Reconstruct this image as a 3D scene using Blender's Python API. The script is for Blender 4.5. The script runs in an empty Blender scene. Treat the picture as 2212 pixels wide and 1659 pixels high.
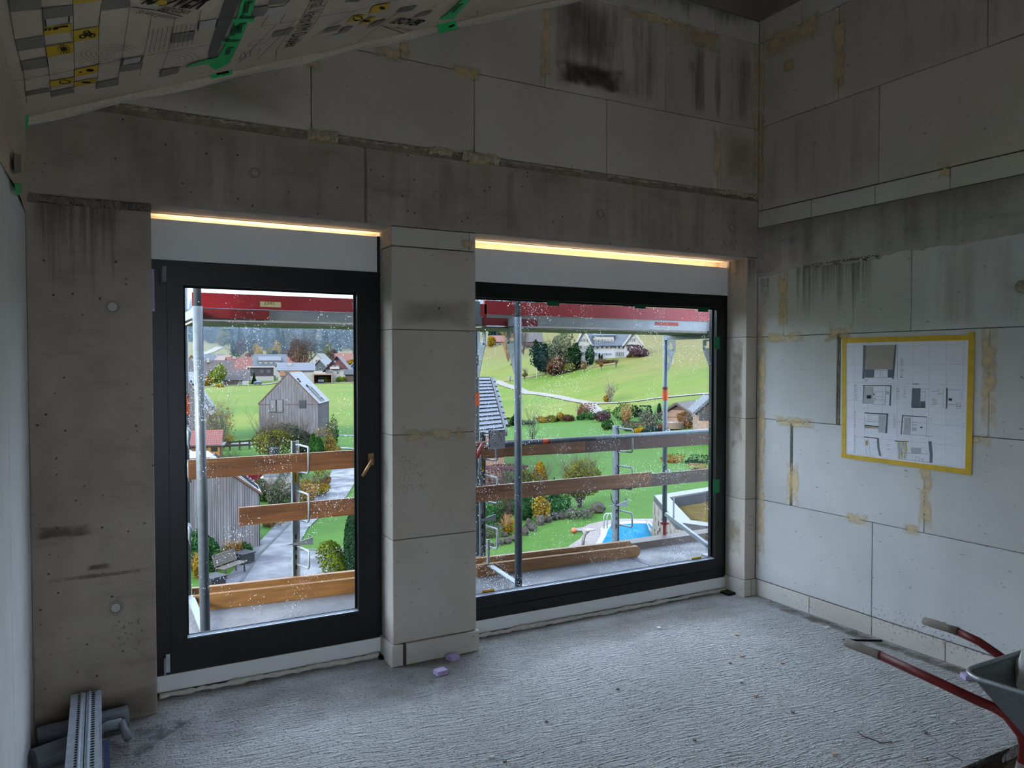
import bpy, bmesh, math, random
import numpy as np
from mathutils import Vector, Matrix

SC = bpy.context.scene
COL = SC.collection
R_ = random.Random
# ------------------------------------------------------------------ camera, world, sun, exposure
F_PX, YAW, PITCH, ROLL = 1648.03, 0.495123, -0.027073, -0.000481
CAM = np.array([0.302, -4.286, 1.804])
def cam_axes():
    cy, sy = math.cos(YAW), math.sin(YAW)
    fw = np.array([sy*math.cos(PITCH), cy*math.cos(PITCH), math.sin(PITCH)])
    rt = np.array([cy, -sy, 0.0]); up = np.cross(rt, fw)
    c, s = math.cos(ROLL), math.sin(ROLL)
    return c*rt+s*up, -s*rt+c*up, fw
RT, UP, FW = cam_axes()
cd = bpy.data.cameras.new('camera'); cam = bpy.data.objects.new('camera', cd); COL.objects.link(cam)
cd.sensor_width = 36.0; cd.lens = 36.0*F_PX/2212.0; cd.clip_start = 0.05; cd.clip_end = 4000
cam.matrix_world = Matrix(((RT[0], UP[0], -FW[0], CAM[0]), (RT[1], UP[1], -FW[1], CAM[1]), (RT[2], UP[2], -FW[2], CAM[2]), (0, 0, 0, 1)))
SC.camera = cam
SC.view_settings.view_transform = 'Standard'; SC.view_settings.look = 'None'
SC.view_settings.exposure = 0.62; SC.view_settings.gamma = 1.0; SC.view_settings.use_curve_mapping = False
SC.cycles.max_bounces = 8; SC.cycles.diffuse_bounces = 5; SC.cycles.transparent_max_bounces = 24
SC.cycles.volume_bounces = 1; SC.cycles.sample_clamp_indirect = 6.0
SC.cycles.caustics_reflective = False; SC.cycles.caustics_refractive = False

def make_world():
    w = bpy.data.worlds.new('sky'); SC.world = w; w.use_nodes = True
    n = w.node_tree; n.nodes.clear()
    tc = n.nodes.new('ShaderNodeTexCoord'); sx = n.nodes.new('ShaderNodeSeparateXYZ'); n.links.new(tc.outputs['Generated'], sx.inputs[0])
    rp = n.nodes.new('ShaderNodeValToRGB'); n.links.new(sx.outputs['Z'], rp.inputs[0])
    el = rp.color_ramp.elements
    el[0].position = 0.0; el[0].color = (0.72, 0.85, 1.0, 1); el[1].position = 0.6; el[1].color = (0.62, 0.77, 1.0, 1)
    no = n.nodes.new('ShaderNodeTexNoise'); no.inputs['Scale'].default_value = 3.0; no.inputs['Detail'].default_value = 4
    n.links.new(tc.outputs['Generated'], no.inputs['Vector'])
    mr = n.nodes.new('ShaderNodeMapRange'); mr.inputs[1].default_value = 0.35; mr.inputs[2].default_value = 0.65; mr.inputs[3].default_value = 0.86; mr.inputs[4].default_value = 1.14
    n.links.new(no.outputs[0], mr.inputs[0])
    bg = n.nodes.new('ShaderNodeBackground'); n.links.new(rp.outputs[0], bg.inputs[0])
    mu = n.nodes.new('ShaderNodeMath'); mu.operation = 'MULTIPLY'; mu.inputs[1].default_value = SKY_STRENGTH; n.links.new(mr.outputs[0], mu.inputs[0])
    n.links.new(mu.outputs[0], bg.inputs[1])
    out = n.nodes.new('ShaderNodeOutputWorld'); n.links.new(bg.outputs[0], out.inputs[0])
SKY_STRENGTH = 6.6
BACK_TOP = 2.35
GLOW = 1.3
HAZE = 0.00055
make_world()
SUN_DIR = Vector((0.86, 0.36, -0.40)).normalized()
sl = bpy.data.lights.new('sun', 'SUN'); sl.energy = 8.5; sl.angle = math.radians(14); sl.color = (1.0, 0.95, 0.84)
so = bpy.data.objects.new('sun', sl); COL.objects.link(so); so.rotation_euler = SUN_DIR.to_track_quat('-Z', 'Y').to_euler(); so.location = (-30, -20, 30)

# ------------------------------------------------------------------ pixel of the photograph -> point on a real plane
def ray(u, v): return FW + RT*(u-1106)/F_PX - UP*(v-829.5)/F_PX
def oY(u, v, y): q = ray(u, v); return CAM + q*((y-CAM[1])/q[1])
def oX(u, v, x): q = ray(u, v); return CAM + q*((x-CAM[0])/q[0])
def oZ(u, v, z): q = ray(u, v); return CAM + q*((z-CAM[2])/q[2])
def oD(u, v, d): return CAM + ray(u, v)*d
ROOF_A, ROOF_B = 2.965, 0.409
def oC(u, v, off=0.0):     # on the sloped ceiling
    q = ray(u, v); t = (ROOF_A-off+ROOF_B*CAM[0]-CAM[2])/(q[2]-ROOF_B*q[0]); return CAM + q*t

# ------------------------------------------------------------------ materials
ALB = 1.0
def lin(h):
    h = h.lstrip('#'); r = []
    for i in (0, 2, 4):
        c = int(h[i:i+2], 16)/255.0; r.append(c/12.92 if c <= 0.04045 else ((c+0.055)/1.055)**2.4)
    return tuple(x*ALB for x in r)
def sc_(c, k): return tuple(min(1, x*k) for x in c)
class NT:
    def __init__(s, name):
        s.m = bpy.data.materials.new(name); s.m.use_nodes = True; s.t = s.m.node_tree; s.t.nodes.clear()
    def n(s, typ, ins=None, **kw):
        nd = s.t.nodes.new('ShaderNode'+typ)
        for k, v in kw.items(): setattr(nd, k, v)
        for k, v in (ins or {}).items():
            sk = nd.inputs[k]
            if isinstance(v, bpy.types.NodeSocket): s.t.links.new(v, sk)
            elif isinstance(v, tuple) and len(v) == 3 and sk.type == 'RGBA': sk.default_value = (*v, 1)
            else: sk.default_value = v
        return nd
    def noise(s, vec, scale, detail=4, rough=0.55): return s.n('TexNoise', {'Vector': vec, 'Scale': scale, 'Detail': detail, 'Roughness': rough}).outputs[0]
    def rng(s, val, a, b, c=0.0, d=1.0): return s.n('MapRange', {0: val, 1: a, 2: b, 3: c, 4: d}).outputs[0]
    def math(s, op, a, b=0.0): return s.n('Math', {0: a, 1: b}, operation=op).outputs[0]
    def mix(s, f, a, b, mode='MIX'):
        nd = s.t.nodes.new('ShaderNodeMix'); nd.data_type = 'RGBA'; nd.blend_type = mode
        for sk, v in ((nd.inputs[0], f), (nd.inputs[6], a), (nd.inputs[7], b)):
            if isinstance(v, bpy.types.NodeSocket): s.t.links.new(v, sk)
            else: sk.default_value = (*v, 1) if isinstance(v, tuple) and len(v) == 3 else v
        return nd.outputs[2]
    def obj(s, scale=(1, 1, 1), rot=(0, 0, 0)):
        tc = s.n('TexCoord'); return s.n('Mapping', {'Vector': tc.outputs['Object'], 'Scale': scale, 'Rotation': rot}).outputs[0]
    def bump(s, h, dist=0.01, strength=0.6): return s.n('Bump', {'Height': h, 'Distance': dist, 'Strength': strength}).outputs[0]
    def out(s, sh): s.n('OutputMaterial', {0: sh}); return s.m
    def bsdf(s, col, rough=0.6, metal=0.0, normal=None, spec=0.3):
        i = {'Base Color': col, 'Roughness': rough, 'Metallic': metal, 'Specular IOR Level': spec}
        if normal is not None: i['Normal'] = normal
        return s.n('BsdfPrincipled', i).outputs[0]
MATS = {}
def plain(name, col, rough=0.6, metal=0.0, var=0.12, scale=12, bump=0.0, bscale=60, spec=0.3, objrand=0.0, col2=None, stretch=(1, 1, 1)):
    if name in MATS: return MATS[name]
    if isinstance(col, str): col = lin(col)
    if isinstance(col2, str): col2 = lin(col2)
    N = NT(name); v = N.obj(stretch)
    f = N.rng(N.noise(v, scale), 0.3, 0.7)
    c = N.mix(f, sc_(col, 1-var), col2 if col2 else sc_(col, 1+var))
    if objrand:
        oi = N.n('ObjectInfo').outputs['Random']
        c = N.mix(1.0, c, N.n('CombineColor', {0: N.rng(oi, 0, 1, 1-objrand, 1), 1: N.rng(oi, 0, 1, 1-objrand, 1), 2: N.rng(oi, 0, 1, 1-objrand*1.15, 1)}).outputs[0], 'MULTIPLY')
    nr = N.bump(N.noise(v, bscale, 3), 0.004, bump) if bump else None
    MATS[name] = N.out(N.bsdf(c, rough, metal, nr, spec)); return MATS[name]
def block_mat(name, c1, c2):
    N = NT(name); v = N.obj()
    oi = N.n('ObjectInfo').outputs['Random']
    base = N.mix(N.rng(N.noise(v, 1.7, 6), 0.35, 0.65), lin(c1), lin(c2))
    r = N.rng(oi, 0, 1, 0.9, 1.03)
    base = N.mix(1.0, base, N.n('CombineColor', {0: r, 1: r, 2: N.rng(oi, 0, 1, 0.87, 1.04)}).outputs[0], 'MULTIPLY')
    sp = N.noise(N.obj((22, 22, 60)), 1.0, 2, 0.4)
    base = N.mix(N.rng(sp, 0.70, 0.74, 0, 0.5), base, (0.10, 0.09, 0.08))
    fine = N.noise(v, 180, 3)
    base = N.mix(N.rng(fine, 0.3, 0.7, 0, 0.10), base, (0.12, 0.11, 0.10))
    MATS[name] = N.out(N.bsdf(base, 0.9, 0, N.bump(fine, 0.002, 0.5), 0.15)); return MATS[name]
def concrete_mat(name, c1, c2, pores=0.5, dark='#3f3934'):
    N = NT(name); v = N.obj()
    a = N.noise(v, 1.3, 8, 0.62); b = N.noise(N.obj((7, 7, 0.9)), 1.0, 5)
    base = N.mix(N.rng(a, 0.36, 0.64), sc_(lin(c1), 0.80), lin(c2))
    base = N.mix(N.rng(b, 0.52, 0.8, 0, 0.10), base, lin(dark))
    st = N.noise(N.obj((2.5, 2.5, 9)), 1.0, 6, 0.7)
    base = N.mix(N.rng(st, 0.55, 0.72, 0, 0.36), base, lin(dark))
    vo = N.n('TexVoronoi', {'Vector': v, 'Scale': 26.0, 'Randomness': 1.0})
    pick = N.math('GREATER_THAN', N.n('SeparateColor', {0: vo.outputs['Color']}).outputs[0], 1-pores*0.35)
    pore = N.math('MULTIPLY', N.rng(vo.outputs['Distance'], 0.10, 0.17, 1, 0), pick)
    base = N.mix(N.rng(N.noise(N.obj((30, 30, 55)), 1.0, 3, 0.5), 0.68, 0.74, 0, 0.6), base, (0.06, 0.052, 0.045))
    base = N.mix(N.math('MULTIPLY', pore, 0.85), base, (0.02, 0.018, 0.016))
    fine = N.noise(v, 140, 4)
    base = N.mix(N.rng(fine, 0.3, 0.7, 0, 0.18), base, lin(dark))
    h = N.math('SUBTRACT', fine, N.math('MULTIPLY', pore, 2.0))
    MATS[name] = N.out(N.bsdf(base, 0.85, 0, N.bump(h, 0.004, 0.5), 0.2)); return MATS[name]
def wood_mat(name, c1, c2, axis='x', dirt=0.35):
    N = NT(name); s = {'x': (1.2, 22, 22), 'y': (22, 1.2, 22), 'z': (22, 22, 1.2)}[axis]
    v = N.obj(s); g = N.noise(v, 1.6, 6, 0.6); k = N.noise(N.obj(tuple(x*0.22 for x in s)), 1.4, 3)
    c = N.mix(N.rng(g, 0.3, 0.7), lin(c1), lin(c2)); c = N.mix(N.rng(k, 0.55, 0.8, 0, dirt), c, lin('#2e1c12'))
    MATS[name] = N.out(N.bsdf(c, 0.65, 0, N.bump(g, 0.003, 0.4), 0.3)); return MATS[name]
def galv_mat(name, col, rough=0.45, metal=0.75):
    N = NT(name); v = N.obj()
    vo = N.n('TexVoronoi', {'Vector': v, 'Scale': 45.0}).outputs['Color']
    g = N.n('SeparateColor', {0: vo}).outputs[0]
    c = N.mix(N.rng(g, 0, 1, 0.0, 1.0), sc_(lin(col), 0.86), sc_(lin(col), 1.1))
    c = N.mix(N.rng(N.noise(v, 5, 6), 0.5, 0.75, 0, 0.35), c, sc_(lin(col), 0.6))
    MATS[name] = N.out(N.bsdf(c, rough, metal, None, 0.4)); return MATS[name]
def foliage_mat(name, *cols, scale=1.4, trans=0.25):
    if name in MATS: return MATS[name]
    N = NT(name); v = N.obj(); f = N.noise(v, scale, 5, 0.7)
    rp = N.n('ValToRGB', {0: f}); el = rp.color_ramp.elements
    el[0].position = 0.32; el[1].position = 0.68
    el[0].color = (*lin(cols[0]), 1); el[1].color = (*lin(cols[-1]), 1)
    for i, c in enumerate(cols[1:-1]):
        e = el.new(0.32+0.36*(i+1)/(len(cols)-1)); e.color = (*lin(c), 1)
    oi = N.n('ObjectInfo').outputs['Random']; r = N.rng(oi, 0, 1, 0.8, 1.1)
    c = N.mix(1.0, rp.outputs[0], N.n('CombineColor', {0: r, 1: r, 2: r}).outputs[0], 'MULTIPLY')
    d = N.n('BsdfDiffuse', {'Color': c}).outputs[0]; t = N.n('BsdfTranslucent', {'Color': c}).outputs[0]
    MATS[name] = N.out(N.n('MixShader', {0: trans, 1: d, 2: t}).outputs[0]); return MATS[name]
def stain_mat(name, col, kind):
    """wear with a shape of its own: patches, runs, spots - partly covering film on the wall"""
    if name in MATS: return MATS[name]
    N = NT(name); col = lin(col)
    uv = N.n('TexCoord').outputs['UV']; sp = N.n('SeparateXYZ', {0: uv}); U, V = sp.outputs[0], sp.outputs[1]
    def edge(x): return N.math('MULTIPLY', N.math('MULTIPLY', x, N.math('SUBTRACT', 1.0, x)), 4.0)
    eu, ev = edge(U), edge(V)
    if kind == 'smear':
        nz = N.noise(N.obj(), 9.0, 6, 0.65); m = N.math('MINIMUM', N.math('MULTIPLY', eu, 1.0), ev)
        a = N.rng(N.math('ADD', nz, N.math('MULTIPLY', N.math('POWER', m, 0.5), 0.5)), 0.72, 1.05, 0, 0.6)
    elif kind == 'drip':
        nz = N.noise(N.obj((30, 30, 0.8)), 1.0, 5, 0.65)
        a = N.rng(N.math('ADD', nz, N.math('MULTIPLY', V, 0.42)), 0.76, 0.98, 0, 0.5)
        a = N.math('MULTIPLY', a, N.rng(eu, 0, 0.25))
        a = N.math('MULTIPLY', a, N.rng(V, 0.0, 0.25))
    elif kind == 'run':
        nz = N.noise(N.obj((9, 9, 0.7)), 1.0, 5, 0.6)
        a = N.math('MULTIPLY', N.rng(nz, 0.46, 0.78, 0, 0.36), N.rng(N.math('MINIMUM', eu, ev), 0.0, 0.45))
    elif kind == 'spots':
        nz = N.noise(N.obj((60, 60, 60)), 1.0, 2, 0.5); m = N.math('MINIMUM', eu, ev)
        a = N.rng(N.math('ADD', nz, N.math('MULTIPLY', m, 0.16)), 0.73, 0.80, 0, 0.45)
        a = N.math('MULTIPLY', a, N.rng(m, 0, 0.3))
    else:
        nz = N.noise(N.obj(), 3.2, 6, 0.6); m = N.math('MINIMUM', eu, ev)
        a = N.rng(N.math('ADD', N.math('MULTIPLY', nz, 0.8), N.math('MULTIPLY', m, 0.45)), 0.45, 1.0, 0, 0.5)
    d = N.n('BsdfDiffuse', {'Color': col}).outputs[0]; tr = N.n('BsdfTransparent').outputs[0]
    MATS[name] = N.out(N.n('MixShader', {0: a, 1: tr, 2: d}).outputs[0]); return MATS[name]
def glass_mat(name, density):
    N = NT(name); v = N.obj()
    tr = N.n('BsdfTransparent', {'Color': (0.955, 0.965, 0.97)}).outputs[0]; gl = N.n('BsdfGlossy', {'Roughness': 0.0, 'Color': (1, 1, 1)}).outputs[0]
    fr = N.math('MULTIPLY', N.n('Fresnel', {'IOR': 1.45}).outputs[0], 0.2)
    pane = N.n('MixShader', {0: fr, 1: tr, 2: gl}).outputs[0]
    tot = None
    for s, th, off in ((120.0, 0.62, 0.0), (210.0, 0.55, 3.7)):
        mp = N.n('Mapping', {'Vector': v, 'Location': (off, off, off), 'Rotation': (0.0, 0.5, 0.0), 'Scale': (1.0, 1.0, 0.62)}).outputs[0]
        vo = N.n('TexVoronoi', {'Vector': mp, 'Scale': s}); pk = N.n('SeparateColor', {0: vo.outputs['Color']}).outputs[0]
        big = N.rng(N.noise(v, 3.0, 3), 0.35, 0.65, 0.25, -0.12)
        on = N.math('GREATER_THAN', pk, N.math('ADD', big, 1.0-density))
        dr = N.math('MULTIPLY', N.rng(vo.outputs['Distance'], 0.20, 0.30, 1, 0), on)
        tot = dr if tot is None else N.math('MAXIMUM', tot, dr)
    drop = N.n('MixShader', {0: 0.5, 1: N.n('BsdfTranslucent', {'Color': (0.95, 0.96, 0.97)}).outputs[0], 2: N.n('BsdfGlass', {'IOR': 1.33, 'Roughness': 0.15}).outputs[0]}).outputs[0]
    MATS[name] = N.out(N.n('MixShader', {0: N.math('MULTIPLY', tot, 0.8), 1: pane, 2: drop}).outputs[0]); return MATS[name]

# ------------------------------------------------------------------ mesh building
ORG = {}
def tag(o, label=None, cat=None, group=None, kind=None):
    if label: o['label'] = label
    if cat: o['category'] = cat
    if group: o['group'] = group
    if kind: o['kind'] = kind
    return o
def thing(name, label, cat, loc=(0, 0, 0), group=None, kind=None, rotz=0.0):
    o = bpy.data.objects.new(name, None); COL.objects.link(o); o.location = loc; o.rotation_euler = (0, 0, rotz)
    o.empty_display_size = 0.1; ORG[o.name] = Vector(loc)
    return tag(o, label, cat, group, kind)
class M:
    def __init__(s): s.v = []; s.f = []; s.uv = None
    def add(s, vs, fs):
        b = len(s.v); s.v += [tuple(float(c) for c in p) for p in vs]; s.f += [tuple(b+i for i in q) for q in fs]; return s
    def box(s, x0, x1, y0, y1, z0, z1):
        return s.add([(x0, y0, z0), (x1, y0, z0), (x1, y1, z0), (x0, y1, z0), (x0, y0, z1), (x1, y0, z1), (x1, y1, z1), (x0, y1, z1)],
                     [(0, 3, 2, 1), (4, 5, 6, 7), (0, 1, 5, 4), (1, 2, 6, 5), (2, 3, 7, 6), (3, 0, 4, 7)])
    def obox(s, c, ax, ay, az):
        c = Vector(c); ax, ay, az = Vector(ax)/2, Vector(ay)/2, Vector(az)/2
        P = [c+i*ax+j*ay+k*az for k in (-1, 1) for i, j in ((-1, -1), (1, -1), (1, 1), (-1, 1))]
        return s.add(P, [(0, 3, 2, 1), (4, 5, 6, 7), (0, 1, 5, 4), (1, 2, 6, 5), (2, 3, 7, 6), (3, 0, 4, 7)])
    def bar(s, a, b, w, h, up=(0, 0, 1)):
        a, b = Vector(a), Vector(b); d = b-a; u = Vector(up); sd = d.cross(u).normalized(); u = sd.cross(d).normalized()
        return s.obox((a+b)/2, d, sd*w, u*h)
    def tube(s, pts, r, n=10, cap=True):
        pts = [Vector(p) for p in pts]; rs = r if isinstance(r, (list, tuple)) else [r]*len(pts)
        b = len(s.v); pu = None
        for i, p in enumerate(pts):
            d = (pts[min(i+1, len(pts)-1)]-pts[max(i-1, 0)]).normalized()
            if pu is None: pu = d.orthogonal().normalized()
            pu = (pu-d*pu.dot(d)).normalized(); w = d.cross(pu)
            for k in range(n):
                a = 2*math.pi*k/n; s.v.append(tuple(p+(pu*math.cos(a)+w*math.sin(a))*rs[i]))
        for i in range(len(pts)-1):
            for k in range(n):
                s.f.append((b+i*n+k, b+i*n+(k+1) % n, b+(i+1)*n+(k+1) % n, b+(i+1)*n+k))
        if cap:
            s.f.append(tuple(b+k for k in range(n))[::-1]); s.f.append(tuple(b+(len(pts)-1)*n+k for k in range(n)))
        return s
    def prism(s, pts, vec):
        n = len(pts); vec = Vector(vec); P = [Vector(p) for p in pts]
        return s.add(P+[p+vec for p in P], [tuple(range(n))[::-1], tuple(range(n, 2*n))]+[(i, (i+1) % n, n+(i+1) % n, n+i) for i in range(n)])
    def poly(s, pts): return s.add(pts, [tuple(range(len(pts)))])
    def lathe(s, c, prof, n=16):
        c = Vector(c); b = len(s.v)
        for r, z in prof:
            for k in range(n): a = 2*math.pi*k/n; s.v.append((c.x+r*math.cos(a), c.y+r*math.sin(a), c.z+z))
        for i in range(len(prof)-1):
            for k in range(n): s.f.append((b+i*n+k, b+i*n+(k+1) % n, b+(i+1)*n+(k+1) % n, b+(i+1)*n+k))
        s.f.append(tuple(b+k for k in range(n))[::-1]); s.f.append(tuple(b+(len(prof)-1)*n+k for k in range(n)))
        return s
    def ball(s, c, rx, ry, rz, n=10, m=7, jit=0.0, rnd=None):
        c = Vector(c); b = len(s.v)
        for i in range(m+1):
            t = math.pi*i/m
            for k in range(n):
                a = 2*math.pi*k/n; j = 1+(rnd.uniform(-jit, jit) if rnd else 0)
                s.v.append((c.x+rx*math.sin(t)*math.cos(a)*j, c.y+ry*math.sin(t)*math.sin(a)*j, c.z+rz*math.cos(t)*j))
        for i in range(m):
            for k in range(n): s.f.append((b+i*n+k, b+(i+1)*n+k, b+(i+1)*n+(k+1) % n, b+i*n+(k+1) % n))
        return s
    def slab(s, pts, mp, t, c=0.002):
        """convex outline (a,b) on a wall: chamfered front face at depth 0, back at depth t"""
        n = len(pts); ar = sum(pts[i][0]*pts[(i+1) % n][1]-pts[(i+1) % n][0]*pts[i][1] for i in range(n))
        if ar < 0: pts = pts[::-1]
        ins = []
        for i in range(n):
            p0, p1, p2 = (Vector(pts[j % n]) for j in (i-1, i, i+1))
            d1 = (p1-p0).normalized(); d2 = (p2-p1).normalized(); n1 = Vector((-d1.y, d1.x)); n2 = Vector((-d2.y, d2.x))
            k = 1+n1.dot(n2); ins.append(p1+(n1+n2)*(c/max(k, 0.3)))
        V = [mp(p[0], p[1], 0) for p in ins]+[mp(p[0], p[1], c) for p in pts]+[mp(p[0], p[1], t) for p in pts]
        fs = [tuple(range(n)), tuple(range(2*n, 3*n))[::-1]]
        for i in range(n):
            j = (i+1) % n; fs += [(i, n+i, n+j, j), (n+i, 2*n+i, 2*n+j, n+j)]
        return s.add(V, fs)
    def strip(s, pts, w, nrm, off=0.0):
        """flat ribbon of width w along pts lying on a plane with normal nrm"""
        nrm = Vector(nrm).normalized(); P = [Vector(p)+nrm*off for p in pts]; b = len(s.v)
        for i, p in enumerate(P):
            d = (P[min(i+1, len(P)-1)]-P[max(i-1, 0)]).normalized(); sd = d.cross(nrm).normalized()*(w/2)
            s.v += [tuple(p-sd), tuple(p+sd)]
        s.f += [(b+2*i, b+2*i+1, b+2*i+3, b+2*i+2) for i in range(len(P)-1)]; return s
    def obj(s, name, mat, parent=None, smooth=False, local=False, recalc=True, **tg):
        me = bpy.data.meshes.new(name); V = np.array(s.v, dtype=float)
        if parent is not None: org = Vector((0, 0, 0)) if local else ORG[parent.name]
        else:
            lo, hi = V.min(0), V.max(0); org = Vector(((lo[0]+hi[0])/2, (lo[1]+hi[1])/2, lo[2])) if not local else Vector((0, 0, 0))
        V = V-np.array(org)
        me.from_pydata(V.tolist(), [], s.f)
        if recalc:
            bm = bmesh.new(); bm.from_mesh(me); bmesh.ops.recalc_face_normals(bm, faces=bm.faces); bm.to_mesh(me); bm.free()
        if s.uv:
            l = me.uv_layers.new(name='UVMap'); l.data.foreach_set('uv', [c for q in s.uv for c in q])
        if smooth: me.polygons.foreach_set('use_smooth', [True]*len(me.polygons))
        me.materials.append(mat)
        o = bpy.data.objects.new(name, me); COL.objects.link(o)
        if parent is not None: o.parent = parent; ORG[o.name] = org if not local else Vector((0, 0, 0))
        else: o.location = org; ORG[o.name] = org
        return tag(o, tg.get('label'), tg.get('cat'), tg.get('group'), tg.get('kind'))
def cloud_mesh(name, P, Nn, size, mat, seed=0, tri=False, aspect=0.6):
    """many small leaves: P centres (n,3), Nn normals"""
    g = np.random.default_rng(seed); n = len(P)
    a = g.normal(size=(n, 3)); a -= Nn*(a*Nn).sum(1, keepdims=True); a /= np.linalg.norm(a, axis=1, keepdims=True)+1e-9
    b = np.cross(Nn, a); sz = (size*(0.6+0.8*g.random(n)))[:, None] if np.isscalar(size) else size[:, None]
    if tri: V = np.stack([P-a*sz, P+a*sz*0.5+b*sz*aspect, P+a*sz*0.5-b*sz*aspect], 1)
    else: V = np.stack([P-a*sz, P+b*sz*aspect, P+a*sz, P-b*sz*aspect], 1)
    k = V.shape[1]; me = bpy.data.meshes.new(name)
    me.vertices.add(n*k); me.vertices.foreach_set('co', V.reshape(-1))
    me.loops.add(n*k); me.loops.foreach_set('vertex_index', np.arange(n*k, dtype=np.int32))
    me.polygons.add(n); me.polygons.foreach_set('loop_start', np.arange(0, n*k, k, dtype=np.int32))
    me.update(calc_edges=True); me.materials.append(mat); return me
def link(name, me, parent=None, kind=None, loc=None, **tg):
    o = bpy.data.objects.new(name, me); COL.objects.link(o)
    if parent is not None: o.parent = parent; ORG[o.name] = Vector((0, 0, 0))
    if loc is not None: o.location = loc
    return tag(o, tg.get('label'), tg.get('cat'), tg.get('group'), kind)
def dup(root, loc, rotz=0.0, scale=(1, 1, 1), label=None, group=None):
    r = root.copy(); COL.objects.link(r); r.location = loc; r.rotation_euler = (0, 0, rotz); r.scale = scale; ORG[r.name] = Vector(loc)
    if label: r['label'] = label
    if group: r['group'] = group
    for ch in list(root.children):
        c = ch.copy(); COL.objects.link(c); c.parent = r
        for g in list(ch.children): d = g.copy(); COL.objects.link(d); d.parent = c
    return r
def text_mesh(txt, size, origin, ex, ey, mat, name, parent, extrude=0.0, bold=0.0, shear=0.0, align='LEFT'):
    cu = bpy.data.curves.new('t', 'FONT'); cu.body = txt; cu.size = size; cu.offset = bold; cu.shear = shear; cu.align_x = align; cu.resolution_u = 3; cu.extrude = extrude
    to = bpy.data.objects.new('t', cu); COL.objects.link(to); dg = bpy.context.evaluated_depsgraph_get()
    me = bpy.data.meshes.new_from_object(to.evaluated_get(dg)); bpy.data.objects.remove(to); bpy.data.curves.remove(cu)
    ex = Vector(ex).normalized(); nz = ex.cross(Vector(ey)).normalized(); ey = nz.cross(ex); org = ORG[parent.name]; o_ = Vector(origin)-org
    me.transform(Matrix(((ex.x, ey.x, nz.x, o_.x), (ex.y, ey.y, nz.y, o_.y), (ex.z, ey.z, nz.z, o_.z), (0, 0, 0, 1))))
    me.name = name; me.materials.clear(); me.materials.append(mat)
    o = bpy.data.objects.new(name, me); COL.objects.link(o); o.parent = parent; ORG[o.name] = org; return o
def clip(poly, a, b, c):      # keep a*x+b*y<=c
    out = []
    for i in range(len(poly)):
        p, q = poly[i], poly[(i+1) % len(poly)]; fp, fq = a*p[0]+b*p[1]-c, a*q[0]+b*q[1]-c
        if fp <= 0: out.append(p)
        if fp*fq < 0: t = fp/(fp-fq); out.append((p[0]+(q[0]-p[0])*t, p[1]+(q[1]-p[1])*t))
    return out
def rect(a0, a1, b0, b1): return [(a0, b0), (a1, b0), (a1, b1), (a0, b1)]
# ================================================================== THE ROOM
XR, SOFF, YP = 4.764, 2.614, 0.20        # right wall, soffit height, depth of the window plane
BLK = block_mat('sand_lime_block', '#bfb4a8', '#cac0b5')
BLK_LIT = block_mat('window_lit_block', '#c2c2c1', '#cececd')  # same blocks as above, window light painted in as a lighter, cooler tint
BLK_PL = block_mat('plinth_block', '#c6bfb5', '#d2ccc3')
CON = concrete_mat('cast_concrete', '#a59789', '#b6a99b', 0.5)
CON_D = concrete_mat('dark_cast_concrete', '#7f766d', '#958b80', 0.7, '#2f2a26')
BAND = concrete_mat('ring_beam_concrete', '#aaa49c', '#bbb5ad', 0.2, '#46413b')
MORT = plain('grey_mortar', '#55504a', 0.95, var=0.3, scale=30, bump=1.0, bscale=90)
MORT_L = plain('pale_thin_bed_mortar', '#b3a58c', 0.95, var=0.2, scale=25, bump=1.0, bscale=80)
WHITE = plain('white_primed_board', '#e6e6e5', 0.6, var=0.03, scale=3)
BLACK = plain('black_window_frame', '#0b0c10', 0.38, var=0.08, scale=3, spec=0.4)
RUBBER = plain('black_seal', '#050506', 0.6)
def fm(a, b, d): return (a, d, b)
def rm(a, b, d): return (XR+d, a, b)
def lm(a, b, d): return (-d, a, b)
def roof(x): return ROOF_A+ROOF_B*x
def under_roof(p, gap=0.004): return clip(p, -ROOF_B, 1.0, ROOF_A-gap)

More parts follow.
